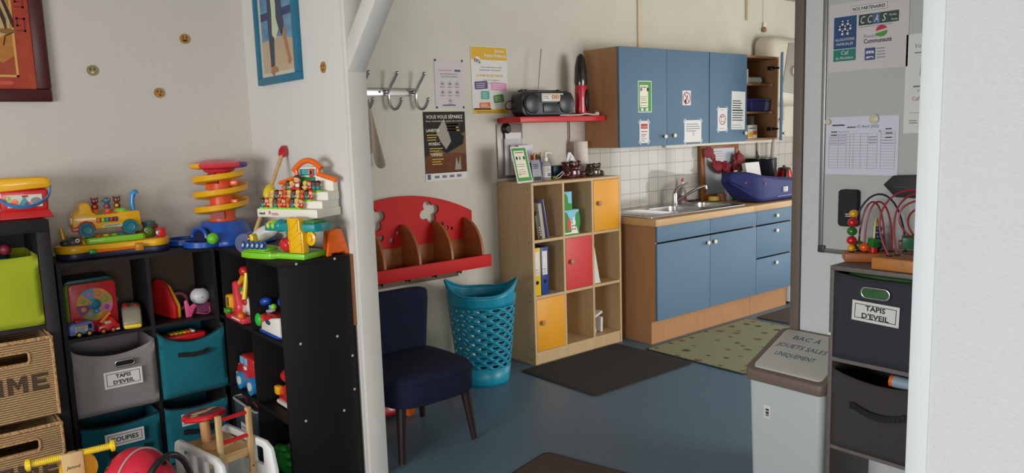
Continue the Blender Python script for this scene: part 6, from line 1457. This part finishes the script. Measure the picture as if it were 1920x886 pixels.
def vehicle(name, label, loc, rz, prof, wd, m, wheels, wr, extras):
    t = thing(name, label, 'toy vehicle', loc, rz); b = B(); b.prism(prof, -wd/2, wd/2, m, bev=.006); obj('body', b, t)
    for x in wheels:
        for s in (-1, 1):
            b = B(); b.cyl((x, s*(wd/2-.006), wr), (x, s*(wd/2+.004), wr), wr, BLK, n=20); b.cyl((x, s*(wd/2+.002), wr), (x, s*(wd/2+.0052), wr), wr*.58, extras['hub'], n=16); obj('wheel', b, t)
    extras['fn'](t, wd)
def x_bus(t, wd):
    b = B(); y = -wd/2; b.box(.022, y-.0012, .022, .072, y, .05, mat('bus_picture', (214, 190, 170), .4)); b.box(.075, y-.0012, .032, .09, y, .052, BLK)
    for k in range(6): b.box(.024+.008*k, y-.0018, .046, .028+.008*k, y-.001, .052, INKR)
    lines(b, .026, .068, .04, 3, .007, TEALP, y-.0012, .003); obj('side_sticker', b, t); b = B(); b.box(.03, -.012, .062, .055, .012, .07, RED, .003); obj('roof_hatch', b, t)
vehicle('toy_bus', 'pale blue toy bus with a red roof hatch in front of the red activity cube', (.541, 3.735, zt), math.radians(8), [(0, .010), (.098, .010), (.1, .04), (.095, .058), (.085, .064), (.012, .060), (0, .052)], .05, mat('bus_blue', (104, 132, 196), .35), (.035, .076), .012, dict(hub=LEMON, fn=x_bus))
def x_fire(t, wd):
    b = B(); b.box(.03, -wd/2-.001, .04, .056, wd/2+.001, .052, mat('fire_window', (190, 180, 150), .3), .002); obj('window', b, t); b = B(); b.tube([(.02, 0, .045), (.06, 0, .085)], .008, ORA, n=8); obj('ladder', b, t); b = B(); b.box(.062, -wd/2-.002, .006, .09, wd/2+.002, .014, W_, .003); obj('bumper', b, t)
vehicle('toy_fire_engine', 'red toy fire engine with orange wheel hubs in front of the activity cube', (.652, 3.735, zt), math.radians(4), [(0, .008), (.09, .008), (.092, .03), (.08, .038), (.07, .06), (.06, .068), (.045, .055), (.03, .04), (.004, .034)], .05, RED, (.02, .06), .012, dict(hub=ORA, fn=x_fire))
t = thing('toy_train', 'grey toy train with a blue windscreen and red spots right of the activity cube', 'toy vehicle', (.808, 3.775, zt), math.radians(-12))
b = B(Matrix.Scale(1.22, 4)); b.prism([(-.075, .0), (.06, .0), (.06, .075), (.03, .082), (-.03, .075), (-.065, .04)], -.033, .033, mat('train_grey', (150, 142, 124), .35), plane='yz', bev=.014); obj('body', b, t)
b = B(Matrix.Scale(1.22, 4)); b.box(-.027, -.06, .040, .027, -.048, .064, mat('screen_blue', (30, 100, 190), .15), .006, X=Matrix.Translation((0, .0, .012)) @ Rx(-.7, (0, -.0, 0)) @ Matrix.Translation((0, .026, -.036))); obj('windscreen', b, t)
b = B(Matrix.Scale(1.22, 4)); b.box(-.030, -.082, .006, .030, -.068, .022, LEMON, .006); obj('bumper', b, t)
for x, y in ((-.02, .03), (.015, .0), (-.016, -.012)):
    b = B(Matrix.Scale(1.22, 4)); b.ell((x, y, .078), (.011, .013, .006), RED, n=12); obj('red_spot', b, t)
# right hand compartment of the black shelf
t = thing('fan_toy', 'red and yellow rounded toy standing on edge in the right compartment of the black shelf', 'toy', (1.005, 3.765, zt), math.radians(30))
b = B(); b.prism([(0, 0), (.03, -.0), (.15, .02), (.16, .08), (.13, .17), (.10, .19), (.05, .16), (.0, .06)], -.016, .006, RED, plane='yz', bev=.008); obj('red_face', b, t)
b = B(); b.prism([(0, 0), (.03, -.0), (.15, .02), (.16, .08), (.13, .16), (.10, .178), (.05, .15), (.0, .06)], .006, .024, YEL, plane='yz', bev=.006); obj('yellow_back', b, t)
b = B(); b.box(.024, .06, .008, .06, .12, .065, YEL, .012); obj('yellow_foot', b, t)
t = thing('round_robot_toy', 'toy with a round white head and pink body in the black shelf', 'toy', (1.122, 3.80, zt))
b = B(); b.ell((0, 0, .085), (.045, .042, .042), mat('head_white', (206, 204, 210), .35), n=26); b.tube([(-.04, -.018, .075), (0, -.043, .084), (.042, -.014, .092)], .0016, DKG, n=6); b.ell((0, .0, .124), (.016, .016, .006), BLK); obj('head', b, t)
b = B(); b.taper(-.036, -.03, .0, .05, .04, .055, mat('body_plum', (120, 46, 90), .4), .8, .8, .01); obj('body', b, t)
b = B(); b.cyl((.05, -.012, .03), (.072, -.012, .03), .028, mat('wheel_white', (190, 188, 192), .4), n=20); obj('wheel', b, t)
b = B(); b.prism([(-.085, .0), (-.06, .0), (-.045, .035), (-.03, .05), (-.045, .062), (-.065, .05), (-.075, .085), (-.088, .08)], -.052, -.040, PINK, bev=.003); obj('pink_fin', b, t)
b = B(); b.tube(bez((-.04, -.06, .02), (.0, -.075, .003), (.03, -.07, .0), (.025, -.045, .035)), .0018, PINK, n=6); obj('pull_string', b, t)
b = B(); b.tube([(-.075+.04*math.cos(a), .03, .06+.04*math.sin(a)) for a in [2*PI*k/24 for k in range(24)]], .008, mat('ring_rose', (170, 90, 110), .4), n=8, closed=True); tag(obj('ring_toy', b, loc=(1.115, 3.84, zt)), 'dusky pink ring toy left of the round white headed toy', 'toy')
# partition shelf, facing the play corner
zr = zt; zm = (MH-.016)/3+.017
t = thing('pop_up_toy', 'pink red toy with a yellow block and green capped figure in the partition shelf', 'toy', (RX+.018, 3.618, zr), RW)
b = B(Matrix.Diagonal((1, 1, .92, 1))); b.box(-.0, -.02, 0, .22, .13, .03, CORAL, .008); b.prism([(.055, .02), (.12, .02), (.115, .08), (.10, .12), (.095, .18), (.085, .195), (.065, .195), (.055, .18)], .0, .05, CORAL, bev=.012); lines(b, .09, .20, .018, 1, .01, PAPER, -.02, .008, .1); obj('base', b, t)
b = B(Matrix.Diagonal((1, 1, .92, 1))); b.prism([(0, .03), (.055, .03), (.055, .11), (.045, .122), (.01, .122), (0, .11)], -.015, .04, YEL, bev=.008); b.box(.030, -.018, .065, .05, -.013, .11, mat('radio_grille', (100, 90, 70), .5), .004); obj('radio_block', b, t)
b = B(Matrix.Diagonal((1, 1, .92, 1))); b.ell((.05, -.02, .045), (.024, .016, .017), GRN, n=16)
for k in range(4): b.tube([(.03+.001*k, -.034, .037+.006*k), (.05, -.037, .038+.006*k), (.07-.001*k, -.034, .037+.006*k)], .0016, LIME, n=5)
obj('green_shell', b, t)
b = B(Matrix.Diagonal((1, 1, .92, 1))); b.taper(.11, .02, .03, .19, .07, .12, mat('figure_print', (228, 206, 196), .4), .7, .8, .012); b.ell((.145, .03, .145), (.022, .02, .02), SKIN1); b.ell((.16, .018, .10), (.02, .008, .018), RED, n=12); obj('figure', b, t)
b = B(Matrix.Diagonal((1, 1, .92, 1))); b.ell((.145, .028, .162), (.024, .022, .014), GRN); obj('cap', b, t)
b = B(Matrix.Diagonal((1, 1, .92, 1))); b.cyl((.09, .03, .185), (.16, .03, .225), .012, YEL, r1=.02, n=18); obj('horn', b, t)
b = B(Matrix.Diagonal((1, 1, .92, 1))); b.ell((.165, .03, .255), .026, RED); obj('red_ball', b, t)
b = B(Matrix.Diagonal((1, 1, .92, 1))); b.cyl((.19, .01, .12), (.19, .03, .25), .012, LEMON, n=12); b.ell((.19, -.01, .04), (.02, .02, .02), ORA); obj('yellow_post', b, t)
t = thing('rocket_toy', 'white red and green toy with blue knobs, nearest in the upper partition shelf', 'toy', (RX+.03, 3.245, zr), RW)
b = B(Matrix.Diagonal((1, 1, .93, 1))); b.prism(rrect(-.03, -.02, .25, .13, .06), 0, .014, BLU, plane='xy', bev=.005); obj('blue_base', b, t)
b = B(Matrix.Diagonal((1, 1, .93, 1))); b.prism([(-.03, .014), (.22, .014), (.22, .07), (.12, .09), (.02, .085), (-.02, .06)], -.01, .11, RED, bev=.014); obj('red_body', b, t)
b = B(Matrix.Diagonal((1, 1, .93, 1))); b.prism([(.045, .016), (.25, .016), (.25, .105), (.17, .09), (.06, .055)], -.022, .0, W_, bev=.006); b.ell((.13, -.021, .065), (.03, .004, .012), mat('slate_window', (50, 70, 96), .2), X=Ry(-.0)); obj('white_side', b, t)
b = B(Matrix.Diagonal((1, 1, .93, 1))); b.ell((-.01, -.008, .05), (.028, .014, .032), mat('bright_green', (40, 190, 60), .3), n=18); obj('green_patch', b, t)
b = B(Matrix.Diagonal((1, 1, .93, 1))); b.cyl((.02, .04, .08), (.012, .04, .115), .01, BLU, n=12); b.ell((.005, .04, .13), (.033, .028, .02), BLU, n=18, X=Ry(-.3, (0, 0, 0))); obj('blue_knob', b, t)
b = B(Matrix.Diagonal((1, 1, .93, 1))); b.cyl((.13, .06, .085), (.13, .06, .12), .01, BLU, n=12); b.ell((.13, .06, .145), (.04, .03, .028), BLU, n=18); obj('blue_knob', b, t)
b = B(Matrix.Diagonal((1, 1, .93, 1))); b.tube([(.03, .02, .092), (.07, .02, .10), (.10, .02, .112)], .008, mat('lever_grey', (180, 182, 180), .4), n=10); b.ell((.10, .02, .125), .014, LIME); obj('lever', b, t)
t = thing('toy_truck', 'red toy truck with blue wheels in the middle row of the partition shelf', 'toy vehicle', (RX+.025, 3.612, zm), RW)
b = B(Matrix.Scale(1.15, 4)); b.prism([(.0, .02), (.20, .02), (.20, .145), (.10, .145), (.055, .14), (.045, .10), (.005, .085)], .0, .10, RED, bev=.014); obj('body', b, t)
b = B(Matrix.Scale(1.15, 4)); b.prism([(.06, .105), (.092, .105), (.092, .136), (.066, .136)], -.003, .002, mat('cab_glass', (130, 180, 220), .15), bev=.002); b.prism([(.10, .105), (.14, .105), (.14, .136), (.10, .136)], -.003, .002, mat('cab_glass', (130, 180, 220), .15), bev=.002); b.box(.044, .015, .104, .052, .085, .135, mat('cab_glass', (130, 180, 220), .15), .003); obj('window', b, t)
b = B(Matrix.Scale(1.15, 4)); b.box(-.008, .012, .025, .004, .088, .085, W_, .006); b.box(-.011, .022, .035, -.006, .078, .076, BLK, .004); obj('grille', b, t)
for x in (.075, .19):
    b = B(Matrix.Scale(1.15, 4)); b.cyl((x, -.015, .036), (x, .02, .036), .036, SKY, n=26); b.cyl((x, -.018, .036), (x, -.012, .036), .018, CREAMP, n=18); obj('wheel', b, t)
b = B(Matrix.Scale(1.15, 4)); b.box(.0, -.004, .0, .05, .10, .022, SKY, .008); obj('blue_bumper', b, t)
b = B(Matrix.Scale(1.15, 4)); b.ell((.012, -.0, .05), (.007, .004, .008), YEL, n=10); b.prism(rrect(.10, .085, .13, .1, .006), -.0025, .001, W_); obj('badge', b, t)
t = thing('toy_car', 'red toy car with a yellow lamp, half hidden by the black end panel', 'toy vehicle', (RX+.06, 3.14, zm), RW)
b = B(); b.prism([(-.06, .015), (.12, .015), (.12, .10), (.03, .11), (-.03, .085), (-.06, .06)], .0, .10, RED, bev=.016); b.ell((.01, .04, .135), (.06, .045, .03), RED); obj('body', b, t)
b = B(); b.box(-.062, -.008, .005, .10, .1, .024, W_, .008); obj('bumper', b, t)
b = B(); b.box(-.07, -.012, .045, -.03, .018, .085, YEL, .008); obj('lamp', b, t)
t = thing('green_toy', 'shiny green bobbled toy with red and pink bits at the bottom of the partition shelf', 'toy', (RX+.06, 3.18, .018), RW)
b = B(Matrix.Diagonal((1.2, 1, .68, 1))); b.ell((0, .03, .10), (.075, .06, .10), GRN, n=20)
for k in range(7): a = k*.75; b.ell((.06*math.cos(a), .0, .12+.07*math.sin(a)), .024, GRN, n=12)
obj('body', b, t)
b = B(Matrix.Diagonal((1.2, 1, .68, 1))); b.ell((-.07, -.01, .07), (.03, .03, .026), RED); obj('red_foot', b, t)
b = B(Matrix.Diagonal((1.2, 1, .68, 1))); b.ell((.03, .02, .215), (.014, .014, .018), mat('violet_plastic', (140, 60, 130), .4)); obj('pink_tip', b, t)

# ---------------------------------------------------------------- ride-on toys on the floor in front
t = thing('wooden_bus', 'white wooden ride-on bus with a red disc wheel and red barred backrest', 'ride-on toy', (.885, 2.985, .0), math.radians(10))
TW = mat('toy_white_paint', (232, 234, 232), .4); RDP = mat('toy_red_paint', (204, 24, 30), .3, coat=.4)
for x, flip in ((-.05, 0), (.158, 1)):
    b = B(); win = [rrect(-.085, .205, -.015, .28, .01), rrect(.01, .205, .08, .28, .01), rrect(.105, .205, .185, .28, .01)]
    b.prism([(-.17, .05), (.235, .05), (.24, .26), (.23, .295), (.205, .31), (-.10, .31), (-.14, .29), (-.165, .2)], x, x+.018, TW, plane='yz', holes=win, bev=.003)
    obj('side_panel', b, t)
b = B(); b.prism([(-.1, .10), (.16, .10), (.16, .19), (-.1, .12)], -.052, -.0505, mat('mint_print', (130, 184, 160), .4), plane='yz'); obj('printed_side', b, t)
b = B(); b.box(-.032, -.02, .265, .158, .23, .277, WOODL, .002); b.box(-.032, -.02, .240, .158, -.002, .265, WOODL, .002); obj('seat', b, t)
b = B(); b.prism(circ(.07, .10, .07, .055, 24), .277, .287, WOODL, plane='xy', bev=.002); obj('seat_disc', b, t)
b = B(); b.cyl((.05, .155, .277), (.05, .165, .38), .02, mat('column_wood', (196, 146, 96), .5), n=22); obj('steering_column', b, t)
b = B(); XD = Rx(math.radians(-7), (.05, .16, .385)); b.lathe([(.078, 0), (.086, .006), (.086, .016), (.080, .022), (0, .022)], RDP, n=40, X=XD)
b.lathe([(.066, .022), (.066, .0226), (0, .0226)], mat('disc_darkred', (150, 14, 22), .3), n=36, X=XD)
DC = mat('disc_cream', (226, 206, 150), .4); b.ell((-.005, .012, .0228), (.044, .02, .001), DC, n=18, X=XD); b.ell((-.05, -.022, .0228), (.018, .011, .001), DC, n=14, X=XD); b.ell((.05, .03, .0228), (.02, .010, .001), DC, n=14, X=XD); b.box(-.012, -.042, .022, .045, -.030, .0235, mat('disc_grey', (120, 90, 92), .4), X=XD); obj('steering_disc', b, t)
PW = mat('post_wood', (214, 180, 128), .5, kind='wood', scale=8, rgb2=(190, 152, 104), stretch=(5, 5, .7))
for x in (.0, .128):
    b = B(); b.box(x, -.038, .17, x+.022, -.018, .445, PW, .004); b.cyl((x+.011, -.0385, .20), (x+.011, -.0375, .20), .004, GUNM, n=8); obj('backrest_post', b, t)
for z in (.425, .33):
    b = B(); b.cyl((.02, -.028, z), (.13, -.028, z), .008, RDP, n=14); obj('red_bar', b, t)
b = B(); b.box(-.032, -.16, .05, .158, .22, .062, TW, .002); b.box(-.032, .205, .062, .158, .22, .24, TW, .002); b.box(-.032, -.17, .05, .158, -.156, .13, TW, .002); obj('tray', b, t)
for sx in (-.063, .177):
    for sy in (-.11, .13):
        b = B(); b.cyl((sx, sy, .05), (sx+.012*(1 if sx > 0 else 1), sy, .05), .05, RDP, n=26); obj('wheel', b, t)
t = thing('ladybird_ride_on', 'red spotted ladybird ride-on toy with a black arched handle', 'ride-on toy', (.60, 2.94, 0), math.radians(20))
LS = Matrix.Diagonal((1.0, 1, 1.06, 1))
LR = mat('ladybird_red', (196, 30, 56), .4)
b = B(LS); b.ell((0, .0, .19), (.125, .17, .195), LR, n=36); obj('shell', b, t)
b = B(LS)
for a, el in ((.4, .9), (1.3, .75), (-.3, .6), (-1.1, .9), (-1.4, .45), (2.4, .8), (-2.4, .75)):
    p = Vector((.1255*math.cos(a)*math.cos(el), .1705*math.sin(a)*math.cos(el), .19+.1955*math.sin(el))); nrm = Vector((p.x/.0157, p.y/.029, (p.z-.19)/.0382)).normalized(); M_ = nrm.to_track_quat('Z', 'Y').to_matrix().to_4x4(); M_.translation = p; b.lathe([(.018, -.001), (.017, .001), (0, .0012)], BLK, n=18, X=M_)
obj('spots', b, t)
b = B(LS); b.tube([(.126*math.cos(a)*.995, -.02, .19+.197*math.sin(a)) for a in [PI*k/30 for k in range(31)]], .004, mat('shell_seam', (170, 150, 150), .5), n=6); obj('seam', b, t)
b = B(LS); b.tube(bez((-.085, -.12, .20), (-.07, -.15, .43), (.135, -.12, .43), (.145, -.10, .18), 22), .0115, mat('black_hose', (30, 26, 28), .35), n=12); obj('handle', b, t)
b = B(LS); b.box(-.15, -.05, .25, -.115, -.01, .285, mat('cyan_plastic', (70, 200, 206), .35), .006); obj('cyan_clip', b, t)
b = B(LS); b.ell((.0, -.17, .10), (.08, .07, .07), BLK); obj('head', b, t)
for sx in (-.11, .11):
    for sy in (-.09, .10):
        b = B(LS); b.cyl((sx-.015, sy, .045), (sx+.015, sy, .045), .045, BLK, n=24); obj('wheel', b, t)
t = thing('toddler_bike', 'wooden toddler bike with a yellow gripped handlebar at the bottom left', 'ride-on toy', (.413, 3.065, 0), math.radians(-4))
b = B()
for s in (-1, 1):
    b = B(); b.cyl((s*.032, 0, .40), (s*.132, 0, .40), .0115, LEMON, n=16)
    for k in range(14): b.lathe([(.0122, -.002), (.0128, 0), (.0122, .002)], LEMON, n=16, X=Matrix.Translation((s*(.038+.006*k), 0, .40)) @ Ry(PI/2), cap=False)
    b.lathe([(.012, -.008), (.022, -.004), (.022, .006), (.012, .012), (0, .013)], LEMON, n=20, X=Matrix.Translation((s*.132, 0, .40)) @ Ry(s*PI/2)); obj('grip', b, t)
STEM = mat('bike_wood', (212, 178, 124), .5, kind='wood', scale=8, rgb2=(196, 160, 106), stretch=(5, 5, .7))
b = B(); b.box(-.034, -.016, .10, .036, .014, .412, STEM, .005); obj('stem', b, t)
b = B(); b.text('Janod', .0, .355, .012, INK, -.0165, width=.045, shear=.2); obj('printed_mark', b, t)
b = B(); b.cyl((.0, .03, .33), (.0, .055, .33), .062, YEL, n=32, X=Matrix.Translation((.02, 0, 0))); obj('yellow_disc', b, t)
for x in (-.028, .030):
    b = B(); b.cyl((x*.6, .0, .412), (x*.6, 0, .4135), .005, GUNM, n=10); obj('bolt', b, t)
for y in (-.0, -.38):
    b = B(); b.cyl((-.05 if y == 0 else -.02, y, .10), (-.036 if y == 0 else .02, y, .10), .10, BLK, n=36); b.cyl((-.052 if y == 0 else -.022, y, .10), (-.034 if y == 0 else .022, y, .10), .05, STEM, n=28); obj('wheel', b, t)
b = B(); b.box(-.02, -.40, .20, .02, -.016, .235, STEM, .006); b.box(-.015, -.38, .10, .015, -.33, .21, STEM, .005); obj('frame', b, t)
b = B(); b.box(-.05, -.38, .235, .05, -.20, .265, mat('bike_seat', (60, 60, 66), .7), .014); obj('seat', b, t)
